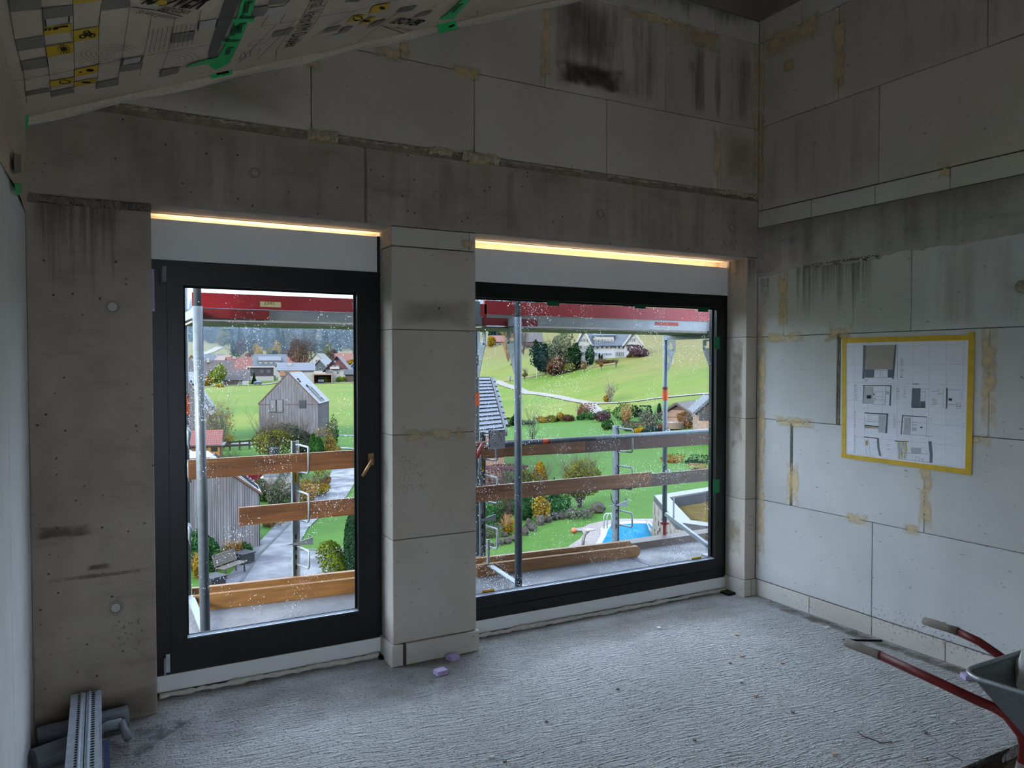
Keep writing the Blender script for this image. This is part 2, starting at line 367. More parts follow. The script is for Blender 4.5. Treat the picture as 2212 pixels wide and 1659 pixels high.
# ---- front wall
wf = thing('wall_front', None, None, (0, 0, 0), kind='structure')
def core(pts, y0, y1, name='core', mat=None, parent=None):
    m = M(); m.prism([(a, y0, b) for a, b in pts], (0, y1-y0, 0)); return m.obj(name, mat or MORT, parent or wf)
M().slab(rect(0.0, 0.539, 0.0, 2.572), fm, 0.3, 0.004).obj('concrete_column', CON, wf)
M().slab(under_roof(rect(0.0, 1.655, 2.612, 3.045)), fm, 0.3, 0.004).obj('concrete_beam', CON, wf)
M().slab(rect(1.668, XR, 2.614, 3.045), fm, 0.3, 0.004).obj('concrete_beam', CON, wf)
core(rect(1.657, 1.666, 2.614, 3.045), 0.002, 0.29, 'beam_joint', CON_D)
def rough_strip(a0, a1, b0, b1, mp, name, mat, parent, amp, seed, step=0.012, d0=0.0, dvar=0.02, rows=4):
    rnd = R_(seed); n = max(3, int((a1-a0)/step)); m = M(); b = 0; V = []
    low = [rnd.gauss(0, 1) for _ in range(n+1)]; up = [rnd.gauss(0, 1) for _ in range(n+1)]
    for i in range(n+1):
        a = a0+(a1-a0)*i/n
        lo = b0+amp*(low[i]*0.35+0.5*math.sin(i*0.31+seed)+0.4*math.sin(i*0.083)); hi = b1+amp*0.6*(up[i]*0.4+0.5*math.sin(i*0.23+2*seed))
        for j in range(rows+1):
            t = j/rows; e = 0 if j in (0, rows) else 1
            V.append(mp(a, lo+(hi-lo)*t, d0-(rnd.random()*dvar if e else -0.004)))
    fs = [(i*(rows+1)+j, (i+1)*(rows+1)+j, (i+1)*(rows+1)+j+1, i*(rows+1)+j+1) for i in range(n) for j in range(rows)]
    m.add(V, fs); return m.obj(name, mat, parent)
core(rect(0.0, 0.539, 2.572, 2.612), 0.02, 0.28, 'cold_joint')
rough_strip(0.0, 0.54, 2.572, 2.612, fm, 'cold_joint_crumbs', concrete_mat('crumbled_concrete', '#857c71', '#9b9185', 0.8, '#4a433c'), wf, 0.012, 3, 0.006, 0.004, 0.018, 5)
core(under_roof(rect(0.10, XR, 3.045, 3.094)), 0.014, 0.29, 'mortar_bed', plain('brown_grey_mortar', '#8d8172', 0.95, var=0.3, scale=22, bump=1.0, bscale=70))
rough_strip(0.26, XR, 3.074, 3.098, fm, 'mortar_bulge', plain('dark_squeezed_mortar', '#a79a85', 0.95, var=0.35, scale=22, bump=1.0, bscale=70), wf, 0.008, 5, 0.012, 0.016, 0.02)
for a0, a1, b0, b1, sd in ((1.33, 1.50, 3.048, 3.108, 11), (2.05, 2.20, 3.058, 3.104, 12), (2.27, 2.52, 3.044, 3.108, 13), (4.35, 4.76, 3.066, 3.10, 14)):
    rough_strip(a0, a1, b0, b1, fm, 'adhesive_lump', MORT_L, wf, 0.012, sd, 0.008, -0.002, 0.016, 5)
# gable courses
def course(joints, b0, b1, mp, par, mat, th=0.05, roofclip=False, gap=0.004, name='block'):
    for i in range(len(joints)-1):
        p = rect(joints[i]+gap/2, joints[i+1]-gap/2, b0+gap/2, b1-gap/2)
        if roofclip: p = under_roof(p)
        if len(p) >= 3 and max(q[1] for q in p)-min(q[1] for q in p) > 0.02: M().slab(p, mp, th, 0.003).obj(name, mat, par)
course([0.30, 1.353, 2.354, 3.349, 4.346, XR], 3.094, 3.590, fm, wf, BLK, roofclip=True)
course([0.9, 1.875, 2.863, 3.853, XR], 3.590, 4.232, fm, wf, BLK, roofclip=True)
course([2.9, 3.36, 4.316, XR], 4.232, 4.408, fm, wf, BLK_PL, roofclip=True)
M().slab(under_roof(rect(3.3, XR, 4.412, 5.0)), lambda a, b, d: (a, d-0.02, b), 0.32, 0.003).obj('ring_beam', CON_D, wf)
core(under_roof(rect(0.33, XR, 3.094, 4.45)), 0.05, 0.30, 'wall_core')
# pillar and right pier: whole blocks, side faces visible in the reveals
def pier(x0, x1, levels, mat=BLK, y0=0.0, y1=0.30):
    for i in range(len(levels)-1):
        m = M(); b0, b1 = levels[i]+0.002, levels[i+1]-0.002; c = 0.003
        P = rect(x0, x1, b0, b1); m.slab(P, lambda a, b, d: (a, y0+d, b), y1-y0, c); m.obj('block', mat, wf)
    for z in levels[1:-1]: M().box(x0+0.006, x1-0.006, y0+0.006, y1-0.006, z-0.002, z+0.002).obj('mortar_joint', MORT, wf)
PIL = (1.814, 2.360)
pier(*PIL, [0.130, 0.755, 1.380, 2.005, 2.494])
for x0, x1 in ((1.814, 2.316), (2.320, 2.360)): M().slab(rect(x0, x1, 2.498, SOFF-0.006), lambda a, b, d: (a, d, b), 0.3, 0.003).obj('block', BLK_PL, wf)
M().box(1.82, 2.355, 0.008, 0.29, SOFF-0.006, SOFF).obj('mortar_joint', MORT, wf)
for x0, x1 in ((1.800, 1.872), (1.892, 2.376)): M().slab(rect(x0, x1, 0.0, 0.128), lambda a, b, d: (a, d-0.014, b), 0.32, 0.005).obj('block', BLK_PL, wf)
rough_strip(0.0, 0.126, 1.870, 1.894, lambda a, b, d: (b, d-0.012, a), 'mortar_joint', MORT, wf, 0.004, 21, 0.01, 0.006, 0.006, 3)
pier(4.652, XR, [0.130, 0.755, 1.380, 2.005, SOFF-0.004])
for x0, x1 in ((4.640, 4.716), (4.722, XR)): M().slab(rect(x0, x1, 0.0, 0.128), lambda a, b, d: (a, d-0.010, b), 0.31, 0.005).obj('block', BLK_PL, wf)
# tie-rod plugs
PLUG, RING = plain('white_plug', '#b5b4b0', 0.8), plain('plug_ring', '#91887c', 0.9)
for u, v in ((243, 663), (250, 1313), (551, 373), (944, 422), (1297, 462), (1581, 492)):
    p = oY(u, v, 0.0); r = 0.036 if p[2] < 2.5 else 0.03
    prof = [(r, 0.0), (r, 0.004), (r*0.72, 0.005), (r*0.66, 0.001), (r*0.6, 0.001)]
    m = M(); n = 20
    for i, (q, z) in enumerate(prof):
        m.v += [(p[0]+q*math.cos(2*math.pi*k/n), -z, p[2]+q*math.sin(2*math.pi*k/n)) for k in range(n)]
    m.f += [(i*n+k, i*n+(k+1) % n, (i+1)*n+(k+1) % n, (i+1)*n+k) for i in range(len(prof)-1) for k in range(n)]
    pl = m.obj('tie_hole', RING, wf)
    M().prism([(p[0]+r*0.58*math.cos(2*math.pi*k/n), -0.003, p[2]+r*0.58*math.sin(2*math.pi*k/n)) for k in range(n)], (0, 0.003, 0)).obj('plug', PLUG if p[2] < 2.5 else CON, pl)

# ---- right wall
wr = thing('wall_right', None, None, (XR, 0, 0), kind='structure')
YB = -8.0
def ys(*j): return [YB]+sorted(j)+[-0.0]
def more(j, step=1.0):
    j = sorted(j); y = j[0]
    while y-step > YB+0.3: y -= step; j.insert(0, y)
    return ys(*j)
COURSES = [(0.0, 0.128, [-0.514, -1.019, -1.519], BLK_PL), (0.132, 0.755, [-1.017], BLK_LIT), (0.755, 1.380, [-0.342, -1.372], BLK_LIT), (1.380, 2.005, [-0.735, -1.751], BLK_LIT),
           (2.005, 2.52, [-0.258, -1.267], BLK_LIT), (2.839, 2.967, [-0.497, -1.003, -1.503], BLK_PL), (2.971, 3.601, [-1.028], BLK), (3.601, 4.234, [-0.714, -1.710], BLK), (4.234, 4.412, [-0.4, -0.9], BLK_PL)]
for b0, b1, j, mt in COURSES:
    jj = more(j)
    for i in range(len(jj)-1):
        g0 = g1 = 0.002
        if (b0 == 1.380 and i == len(jj)-2): g0 = 0.010
        if (b0 == 1.380 and i == len(jj)-3): g1 = 0.022
        if (b0 == 0.755 and i == len(jj)-2): g0 = 0.010
        if (b0 == 0.755 and i == len(jj)-3): g1 = 0.012
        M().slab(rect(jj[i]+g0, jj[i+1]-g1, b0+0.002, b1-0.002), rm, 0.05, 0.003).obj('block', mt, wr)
M().prism([(XR+0.05, YB, 0), (XR+0.05, 0.3, 0), (XR+0.05, 0.3, 4.42), (XR+0.05, YB, 4.42)], (0.25, 0, 0)).obj('wall_core', MORT, wr)
M().slab(rect(YB, 0.30, 4.412, 4.905), lambda a, b, d: (XR+d-0.012, a, b), 0.3, 0.003).obj('ring_beam', CON_D, wr)
# ring beam band with a ragged lower edge
n = 150; rnd = R_(8); V = []
for i in range(n+1):
    a = -3.2*i/n; ph = a*9
    lo = 2.50+0.008*math.sin(ph)+0.006*math.sin(ph*2.7)+rnd.uniform(-0.004, 0.004)
    if -0.25 < a: lo -= 0.025
    if -1.05 < a < -0.45: lo -= 0.012+rnd.uniform(0, 0.010)
    if a < -1.35: lo += 0.012*abs(math.sin(ph*1.6))
    for b, d in ((lo, 0.0), (lo+0.006, -0.014), (2.60, -0.007), (2.68, -0.010), (2.832+rnd.uniform(-0.003, 0.003), -0.006), (2.839, 0.01)): V.append(rm(a, b, d))
M().add(V, [(i*6+j, (i+1)*6+j, (i+1)*6+j+1, i*6+j+1) for i in range(n) for j in range(5)]).obj('ring_beam', BAND, wr, smooth=True)
M().box(XR+0.001, XR+0.06, YB, -3.2, 2.50, 2.838).obj('ring_beam', BAND, wr)
M().box(XR+0.02, XR+0.06, -3.3, 0, 2.49, 2.84).obj('ring_beam_core', BAND, wr)
rough_strip(0.3-0.0, 0.9, 2.485, 2.512, lambda a, b, d: rm(-a-0.15, b, d-0.004), 'hanging_mortar', plain('brown_mortar_crust', '#7a6c5c', 0.95, var=0.4, scale=25, bump=1.0), wr, 0.010, 31, 0.008, 0.0, 0.02, 4)
JM = plain('grey_joint_mortar', '#7c7768', 0.95, var=0.35, scale=35, bump=1.0, bscale=80)
rough_strip(1.385, 2.0, -0.757, -0.725, lambda a, b, d: rm(b, a, d+0.006), 'mortar_joint', JM, wr, 0.004, 41, 0.012, 0.004, 0.008, 4)
rough_strip(0.76, 1.375, -0.354, -0.331, lambda a, b, d: rm(b, a, d+0.006), 'mortar_joint', JM, wr, 0.003, 42, 0.012, 0.004, 0.008, 4)
rough_strip(1.385, 2.0, -1.760, -1.742, lambda a, b, d: rm(b, a, d+0.004), 'mortar_joint', MORT_L, wr, 0.003, 43, 0.012, 0.003, 0.004, 3)
rough_strip(0.02, 0.32, 1.362, 1.392, lambda a, b, d: rm(-a-0.18, b, d-0.001), 'adhesive_lump', MORT_L, wr, 0.010, 44, 0.01, 0.0, 0.006, 4)
rough_strip(0.0, 0.9, 2.49, 2.50, lambda a, b, d: rm(-a*0.2+0.0, b, d-0.004), 'hanging_mortar', BAND, wr, 0.012, 45, 0.04, -0.005, 0.02, 3)

# ---- left wall: smooth concrete panel below, foil above
LW = plain('pale_smooth_wall', '#dddddd', 0.8, var=0.05, scale=4, bump=0.3, bscale=150)
wl = thing('wall_left', None, None, (0, 0, 0), kind='structure')
for y0, y1 in ((YB, -0.90), (-0.896, -0.0)): M().slab(rect(y0, y1, 0.0, 2.532), lm, 0.3, 0.003).obj('wall_panel', LW, wl)
M().box(-0.30, -0.004, YB, 0.0, 2.532, 2.96).obj('wall_core', MORT, wl); M().box(-0.30, -0.001, 0.002, 0.30, -0.4, 3.05).obj('wall_core', MORT, wl)

# ---- back wall, never in view: the opening is added to brighten the room from behind
wb = thing('wall_back', None, None, (0, YB, 0), kind='structure')
for x0, x1, z0, z1 in ((-0.3, 0.2, 0, 5.05), (1.25, XR+0.3, 0, 5.05), (0.2, 1.25, BACK_TOP, 5.05)): M().box(x0, x1, YB-0.3, YB, z0, z1).obj('wall_panel', LW, wb)
M().box(-1.0, 7.0, -13.0, YB-0.3, -0.4, -0.02).obj('bounce_slab', LW, wb)  # unseen slab added to bounce neutral light in instead of green

# ---- floor with a break-out at the lower right
N = NT('rough_screed'); v = N.obj()
big = N.noise(v, 1.1, 6, 0.6); st = N.noise(N.obj((26, 60, 40), (0, 0, 0.5)), 1.0, 4, 0.65); pits = N.noise(v, 75, 3, 0.6)
c = N.mix(N.rng(big, 0.35, 0.65), lin('#bbb9b6'), lin('#cccac7'))
c = N.mix(N.rng(N.noise(v, 5, 5), 0.55, 0.75, 0, 0.35), c, lin('#bdb8b1'))
c = N.mix(N.rng(pits, 0.58, 0.66, 0, 0.85), c, lin('#55504a'))
c = N.mix(N.rng(N.noise(N.obj((1, 1, 1)), 34, 2), 0.72, 0.76, 0, 0.8), c, lin('#2d2a25'))
wob = N.n('VectorMath', {0: N.n('TexNoise', {'Vector': v, 'Scale': 1.6, 'Detail': 3}).outputs['Color'], 1: (0.16, 0.16, 0.0)}, operation='MULTIPLY').outputs[0]
wob = N.n('VectorMath', {0: N.obj((1, 1, 1), (0, 0, 0.12)), 1: wob}, operation='ADD').outputs[0]
rid = N.noise(N.n('Mapping', {'Vector': wob, 'Scale': (9, 62, 40)}).outputs[0], 1.0, 3, 0.55)
c = N.mix(N.rng(rid, 0.52, 0.70, 0, 0.35), c, lin('#8f8b86'))
h = N.math('ADD', N.math('MULTIPLY', rid, -1.2), N.math('MULTIPLY', pits, -0.6))
SCREED = N.out(N.bsdf(c, 0.95, 0, N.bump(h, 0.035, 1.0), 0.1))
fl = thing('floor', None, None, (0, 0, 0), kind='structure')
HX0, HX1, HY0, HY1 = 3.62, 4.55, -3.05, -2.285
m = M()
for x0, x1, y0, y1 in ((-0.3, HX0, YB, 0.30), (HX0, HX1, HY1, 0.30), (HX1, XR+0.05, YB, 0.30), (HX0, HX1, YB, HY0)): m.box(x0, x1, y0, y1, -0.06, 0.0)
m.obj('screed', SCREED, fl)
M().box(-0.3, XR+0.3, YB, 0.30, -0.4, -0.075).obj('floor_slab', concrete_mat('brown_subfloor', '#8b7a66', '#a08d76', 0.4), fl)
rough_strip(HX0, HX1, -0.075, 0.001, lambda a, b, d: (a, HY1+0.003-d-0.03*math.sin(a*7), b), 'broken_edge', plain('dark_broken_edge', '#403a33', 0.95, var=0.4, scale=40, bump=1), fl, 0.004, 51, 0.01, 0.0, 0.02, 3)
# dirt and wear on floor and walls
def stain(par, mp, a0, a1, b0, b1, col, kind, d=-0.0015, name='stain'):
    m = M(); m.add([mp(a0, b0, d), mp(a1, b0, d), mp(a1, b1, d), mp(a0, b1, d)], [(0, 1, 2, 3)]); m.uv = [(0, 0), (1, 0), (1, 1), (0, 1)]
    return m.obj(name, stain_mat('stain_%s_%s' % (kind, col[1:]), col, kind), par, recalc=False)
def flm(a, b, d): return (a, b, -d)
stain(fl, flm, 0.5, 2.6, -0.55, 0.2, '#5f574c', 'blot'); stain(fl, flm, 2.4, 4.76, -0.35, 0.2, '#857c6f', 'blot'); stain(fl, flm, 0.0, 0.62, -0.9, 0.05, '#575046', 'blot')
stain(fl, flm, 4.64, 4.764, -2.2, 0.0, '#6a6252', 'smear'); stain(fl, flm, 0.40, 0.75, -0.45, -0.1, '#4c4a4a', 'smear'); stain(fl, flm, 4.1, 4.764, -1.3, -0.3, '#6b6356', 'spots')
GLUE = '#e3c793'
# glue along joints, right wall
for a0, a1, b0, b1 in ((-0.31, -0.20, 1.98, 2.56), (-0.10, 0.0, 0.1, 2.5), (-0.50, 0.0, 1.955, 2.04), (-0.86, -0.62, 1.95, 2.08), (-0.58, -0.16, 1.33, 1.42), (-1.00, -0.78, 0.715, 0.80), (-1.36, -1.22, 0.72, 0.80),
                       (-1.43, -1.33, 0.76, 1.37), (-1.80, -1.70, 1.39, 2.04), (-1.78, -1.60, 1.32, 1.40), (-0.78, -0.66, 3.62, 4.28), (-0.62, 0.0, 4.08, 4.30), (-0.34, -0.22, 3.93, 4.03), (-0.06, 0.0, 2.9, 4.4), (-1.52, -1.42, 2.90, 3.02), (-0.42, -0.29, 0.74, 1.1)):
    stain(wr, rm, a0, a1, b0, b1, GLUE, 'smear')
stain(wr, rm, -1.0, -0.36, 1.85, 2.50, '#6a5d4c', 'drip'); stain(wr, rm, -0.12, -0.03, 2.1, 2.45, '#3c352c', 'drip'); stain(wr, rm, -2.9, -1.25, 2.02, 2.52, '#8a8474', 'run')
stain(wr, rm, -1.9, 0.0, 2.50, 2.84, '#6d675f', 'run', -0.018); stain(wr, rm, -2.6, -0.8, 3.60, 4.25, '#6b655d', 'run'); stain(wr, rm, -1.0, -0.02, 2.98, 3.60, '#837d74', 'run')
stain(wr, rm, -0.75, -0.28, 0.0, 0.13, '#2e2a22', 'spots'); stain(wr, rm, -2.2, -0.7, 0.0, 0.3, '#5d574d', 'spots')
# front wall
for a0, a1, b0, b1 in ((2.815, 2.912, 3.58, 4.22), (3.42, 4.15, 4.17, 4.26), (4.0, 4.42, 4.08, 4.25), (2.2, 2.41, 3.53, 3.63), (1.30, 1.42, 3.40, 3.60), (1.85, 1.93, 3.60, 3.76), (1.7, 1.95, 3.56, 3.65), (3.02, 3.10, 4.07, 4.16), (4.05, 4.13, 3.89, 4.0), (4.70, 4.764, 3.1, 4.3), (4.3, 4.40, 3.10, 3.56), (1.32, 1.52, 3.02, 3.12), (2.3, 2.5, 3.02, 3.12)):
    stain(wf, fm, a0, a1, b0, b1, GLUE, 'smear')
stain(wf, fm, 1.82, 2.355, 1.33, 1.42, '#d8c39a', 'smear'); stain(wf, fm, 2.25, 2.36, 2.50, 2.58, GLUE, 'smear')
stain(wf, fm, 4.36, 4.76, 3.10, 3.58, '#9b8763', 'blot'); stain(wf, fm, 0.3, 1.33, 3.11, 3.5, '#8f8468', 'blot')
stain(wf, fm, 2.92, 3.84, 3.62, 4.20, '#4f463d', 'run'); stain(wf, fm, 3.87, 4.75, 3.62, 4.20, '#4a4038', 'run'); stain(wf, fm, 2.92, 3.5, 3.64, 3.80, '#362c25', 'smear')
stain(wf, fm, 2.92, 3.84, 3.60, 4.24, '#3a3027', 'run', -0.002); stain(wf, fm, 2.92, 3.42, 3.80, 4.24, '#41372d', 'blot', -0.0025); stain(wf, fm, 2.93, 3.55, 3.63, 3.82, '#2e251d', 'blot', -0.003); stain(wf, fm, 3.87, 4.75, 3.60, 4.10, '#3d332b', 'run', -0.002); stain(wf, fm, 3.4, 4.72, 4.20, 4.40, '#2e261f', 'drip'); stain(wf, fm, 2.9, 3.5, 4.0, 4.24, '#40372f', 'run')
stain(wf, fm, 0.03, 0.40, 1.9, 2.57, '#5a4d41', 'drip'); stain(wf, fm, 0.30, 0.535, 0.28, 0.62, '#211d18', 'spots')
stain(wf, fm, 0.3, 1.62, 2.62, 3.04, '#57504a', 'run'); stain(wf, fm, 1.7, 3.0, 2.62, 3.04, '#4c443e', 'run'); stain(wf, fm, 3.0, 4.75, 2.62, 3.04, '#453e39', 'run'); stain(wf, fm, 4.3, 4.72, 2.62, 2.78, '#211c19', 'spots')
stain(wf, fm, 0.0, 0.55, 0.0, 0.16, '#3b352e', 'blot'); stain(wf, fm, 0.02, 0.26, 0.955, 1.02, '#64574a', 'smear'); stain(wf, fm, 0.22, 0.34, 0.78, 0.81, '#64574a', 'smear'); stain(wf, fm, 0.02, 0.54, 0.74, 0.765, '#857a6d', 'smear'); stain(wf, fm, 1.83, 2.35, 2.02, 2.2, '#6d6459', 'blot')
stain(wf, lambda a, b, d: (1.814+d, a, b), 0.02, 0.2, 2.45, 2.6, '#6b4a33', 'run'); stain(wf, lambda a, b, d: (4.652+d, a, b), 0.02, 0.19, 2.25, 2.6, '#4b3b2d', 'drip'); stain(wf, fm, 4.66, 4.75, 2.2, 2.6, '#443829', 'drip', -0.002)
stain(wf, lambda a, b, d: (4.652+d, a, b), 0.03, 0.15, 1.1, 2.0, '#8a8171', 'smear'); stain(wf, lambda a, b, d: (4.652+d, a, b), 0.03, 0.19, 0.3, 0.6, '#b3a98b', 'smear')
# pencil marks on the pillar and pier
PENCIL = plain('red_brown_pencil', '#86584e', 0.8); PENCIL_K = plain('dark_pencil', '#3a3836', 0.8)
def marks(strokes, ox, oy, s, mp, par, mat, w, nrm, name='pencil_mark'):
    m = M()
    for st in strokes: m.strip([mp(ox+x*s, oy+y*s) for x, y in st], w, nrm, 0.0012)
    return m.obj(name, mat, par, recalc=False)
def arc(cx, cy, rx, ry, a0, a1, n=12): return [(cx+rx*math.cos(math.radians(a0+(a1-a0)*i/n)), cy+ry*math.sin(math.radians(a0+(a1-a0)*i/n))) for i in range(n+1)]
S1 = [[(425, 370), (445, 290), (490, 230), (530, 260), (580, 370)], arc(580, 545, 118, 175, -80, 285, 18), [(260, 405), (460, 398)], [(600, 375), (720, 372)], [(685, 340), (700, 390)], [(720, 335), (840, 240), (840, 360)],
      [(765, 440), (800, 520), (855, 530), (840, 590), (790, 610)], arc(915, 535, 28, 50, 0, 360, 10), [(1020, 410), (985, 570)],
      [(355, 940), (400, 810), (455, 740), (510, 770), (550, 825)], arc(580, 930, 85, 130, -100, 260, 14), [(670, 810), (820, 770), (845, 870), (835, 920)], [(920, 740), (990, 840), (1000, 900), (940, 945)], arc(1035, 855, 30, 38, 0, 360, 10), [(1130, 700), (1085, 860)],
      [(345, 1290), (380, 1180), (430, 1155), (505, 1225)], arc(530, 1335, 72, 112, -90, 270, 14), [(595, 1205), (750, 1165), (790, 1240), (795, 1310)], [(865, 1275), (930, 1140), (965, 1210), (1015, 1150)], [(1010, 1150), (1040, 1235)], arc(1070, 1205, 32, 55, 0, 360, 10), [(1120, 1285), (1130, 1210), (1180, 1200)], [(1195, 1080), (1185, 1200), (1250, 1220)]]
marks(S1, 840, 970, 110/1659, lambda u, v: oY(u, v, 0.0), wf, PENCIL, 0.0017, (0, -1, 0))
marks([[(395, 108), (425, 137)], [(432, 104), (397, 140)]], 780, 920, 280/830, lambda u, v: oY(u, v, 0.0), wf, PENCIL, 0.0017, (0, -1, 0))
marks([[(1810, 445), (1825, 420), (1865, 418), (1870, 450)], [(1840, 470), (1870, 470), (1875, 500)], [(1805, 580), (1800, 520), (1830, 515), (1870, 520)], [(1840, 580), (1830, 515)], [(1812, 575), (1850, 582)]], 1290, 1040, 0.1808, lambda u, v: oY(u, v, 0.0), wf, PENCIL_K, 0.0022, (0, -1, 0))
M().prism([(2.115+0.006*math.cos(2*math.pi*k/12), -0.0006, 2.137+0.006*math.sin(2*math.pi*k/12)) for k in range(12)], (0, 0.0004, 0)).obj('drill_hole', RUBBER, wf)

# ---- ceiling: printed foil stretched under the rafters
N = NT('vapour_foil'); v = N.obj()
wr_ = N.noise(N.obj((2.0, 1.0, 2)), 1.6, 3); fn = N.noise(v, 60, 4)
c = N.mix(N.rng(N.noise(v, 2.2, 5), 0.3, 0.7), lin('#cdbaa5'), lin('#dccab5')); c = N.mix(N.rng(fn, 0.35, 0.7, 0, 0.25), c, lin('#857c72'))
FOIL = N.out(N.bsdf(c, 0.55, 0, N.bump(wr_, 0.05, 0.7), 0.35))
ce = thing('ceiling', None, None, (0, 0, ROOF_A), kind='structure')
RN = Vector((ROOF_B, 0, -1)).normalized()
m = M(); nx, ny = 60, 40; rnd = R_(6)
def foil_pt(x, y, k=1.0):
    w = 0.010*math.sin(x*7+math.sin(y*2.1)*1.5)*math.sin(y*1.9+1)+0.006*math.sin(x*17+y*5)
    w *= k; return (x, y, roof(x)-0.006-abs(w)*0.35)
for i in range(nx+1):
    for j in range(ny+1): m.v.append(foil_pt(XR*i/nx, YB+(-0.0-YB)*(j/ny)))
m.f += [(i*(ny+1)+j, i*(ny+1)+j+1, (i+1)*(ny+1)+j+1, (i+1)*(ny+1)+j) for i in range(nx) for j in range(ny)]
m.obj('vapour_foil', FOIL, ce, smooth=True)
M().prism([(-0.3, YB-0.3, roof(-0.3)+0.01), (XR+0.3, YB-0.3, roof(XR+0.3)+0.01), (XR+0.3, YB-0.3, roof(XR+0.3)+0.36), (-0.3, YB-0.3, roof(-0.3)+0.36)], (0, 8.9, 0)).obj('roof_deck', MORT, ce)
# foil lap turned down on the gable, and on the left wall
m = M(); nn = 120; rnd = R_(9)
for i in range(nn+1):
    x = 0.004+3.35*i/nn; z = roof(x)-0.010; w = 0.026+0.006*math.sin(x*11)+0.004*rnd.random()
    for k in range(4): m.v.append((x+0.012*k/3, -0.026+0.022*(k/3)-0.008*math.sin(k+x*9)*(k in (1, 2)), z-w*k/3))
m.f += [(i*4+k, (i+1)*4+k, (i+1)*4+k+1, i*4+k+1) for i in range(nn) for k in range(3)]
m.obj('foil_lap', FOIL, ce, smooth=True)
M().tube([(0.004+3.35*i/nn+0.012, -0.006, roof(0.004+3.35*i/nn)-0.010-0.026-0.006*math.sin((0.004+3.35*i/nn)*11)) for i in range(nn+1)], 0.0035, 6).obj('foil_edge', plain('white_foil_edge', '#c9c3ba', 0.6), ce)
m = M()
for j in range(61):
    y = YB*j/60
    for k in range(5): m.v.append((0.004+0.010*math.sin(k*1.3+y*3)**2, y, 2.515+(2.96-2.515)*k/4))
m.f += [(j*5+k, (j+1)*5+k, (j+1)*5+k+1, j*5+k+1) for j in range(60) for k in range(4)]
m.obj('foil_lap', FOIL, ce, smooth=True)
P_DK = plain('grey_print', '#8a8177', 0.6, var=0.15, scale=14); P_YE = plain('yellow_print', '#d6ae35', 0.6, var=0.1); P_BK = plain('black_print', '#1e1b18', 0.6); P_LN = plain('line_print', '#3a332c', 0.6); P_YL = plain('yellow_line_print', '#8d7436', 0.6); P_LG = plain('pale_print', '#c3bcb2', 0.6)
def cpoly(pts, off, name, mat): return M().poly([oC(u, v, off) for u, v in pts]).obj(name, mat, ce, recalc=False)
def cquads(qs, mat, off=0.013, name='printed_patch'):
    for q in qs: cpoly(q, off, name, mat)
def zq(pts, ox, oy, s): return [(ox+x*s, oy+y*s) for x, y in pts]
A = (0, 0, 500/2212.0); B = (450, 0, 600/2212.0)
cquads([zq(q, *A) for q in ([(70, 0), (395, 0), (400, 90), (95, 115)], [(405, 85), (697, 50), (697, 155), (415, 185)], [(140, 385), (415, 345), (435, 450), (165, 492)], [(190, 590), (455, 550), (468, 640), (205, 680)], [(975, 0), (1248, 0), (1235, 70), (975, 105)],
        [(1650, 330), (1865, 300), (1845, 385), (1630, 418)], [(1155, 630), (1365, 598), (1350, 660), (1140, 690)], [(240, 880), (475, 838), (475, 880), (245, 920)], [(480, 878), (697, 835), (705, 885), (485, 930)], [(935, 790), (1130, 750), (1135, 810), (915, 850)], [(1530, 672), (1725, 640), (1700, 700), (1530, 740)])], P_DK)
cquads([zq(q, *B) for q in ([(340, 65), (480, 45), (440, 125), (330, 140)], [(500, 300), (530, 255), (690, 222), (640, 275)], [(490, 0), (650, 0), (640, 20), (480, 45)], [(945, 225), (1070, 205), (1020, 245), (905, 265)], [(1090, 0), (1220, 0), (1190, 15), (1085, 20)], [(1540, 65), (1665, 45), (1620, 85), (1490, 105)], [(1680, 105), (1795, 82), (1745, 120), (1630, 142)], [(1330, 172), (1420, 155), (1350, 205), (1255, 225)], [(1090, 218), (1160, 205), (1110, 250), (1030, 262)])], P_DK)
cquads([zq(q, *A) for q in ([(695, 0), (970, 0), (880, 18), (705, 42)], [(412, 262), (690, 222), (685, 300), (415, 342)], [(690, 298), (945, 255), (945, 362), (700, 402)], [(437, 448), (700, 405), (703, 505), (455, 548)], [(710, 668), (945, 622), (935, 690), (720, 735)], [(475, 780), (712, 738), (705, 790), (490, 832)], [(712, 785), (930, 745), (915, 795), (705, 832)])], P_YE)
cquads([zq(q, *B) for q in ([(1320, 45), (1455, 25), (1415, 80), (1275, 105)], [(1150, 130), (1260, 115), (1200, 165), (1100, 180)], [(1255, 150), (1340, 135), (1290, 185), (1190, 200)])], P_YE)
# pictograms in the yellow boxes
m = M()
def cdisc(cx, cy, rx, ry, Z, n=12): m.poly([oC(*q, 0.015) for q in zq([(cx+rx*math.cos(2*math.pi*k/n), cy+ry*math.sin(2*math.pi*k/n)) for k in range(n)], *Z)])
def cline(pts, w, Z, mm=None, off=0.0155): (mm or m).strip([oC(*q, off) for q in zq(pts, *Z)], w, RN)
cdisc(610, 470, 34, 22, A)
for k in range(12):
    a = k*math.pi/6; cline([(610+42*math.cos(a), 470+28*math.sin(a)), (610+68*math.cos(a), 470+44*math.sin(a))], 0.004, A)
for cx, cy in ((790, 350), (830, 310), (880, 338), (850, 328)): cline(arc(cx, cy, 26, 17, 0, 360, 12), 0.007, A)
cline([(510, 285), (560, 262), (650, 252)], 0.012, A); cline([(430, 295), (445, 270)], 0.008, A); cline([(470, 292), (480, 268)], 0.008, A); cdisc(535, 272, 22, 14, A)
cdisc(860, 672, 38, 14, A); cdisc(770, 690, 12, 8, A); cline(arc(620, 785, 50, 18, 0, 360, 14), 0.006, A); cdisc(825, 788, 48, 9, A)
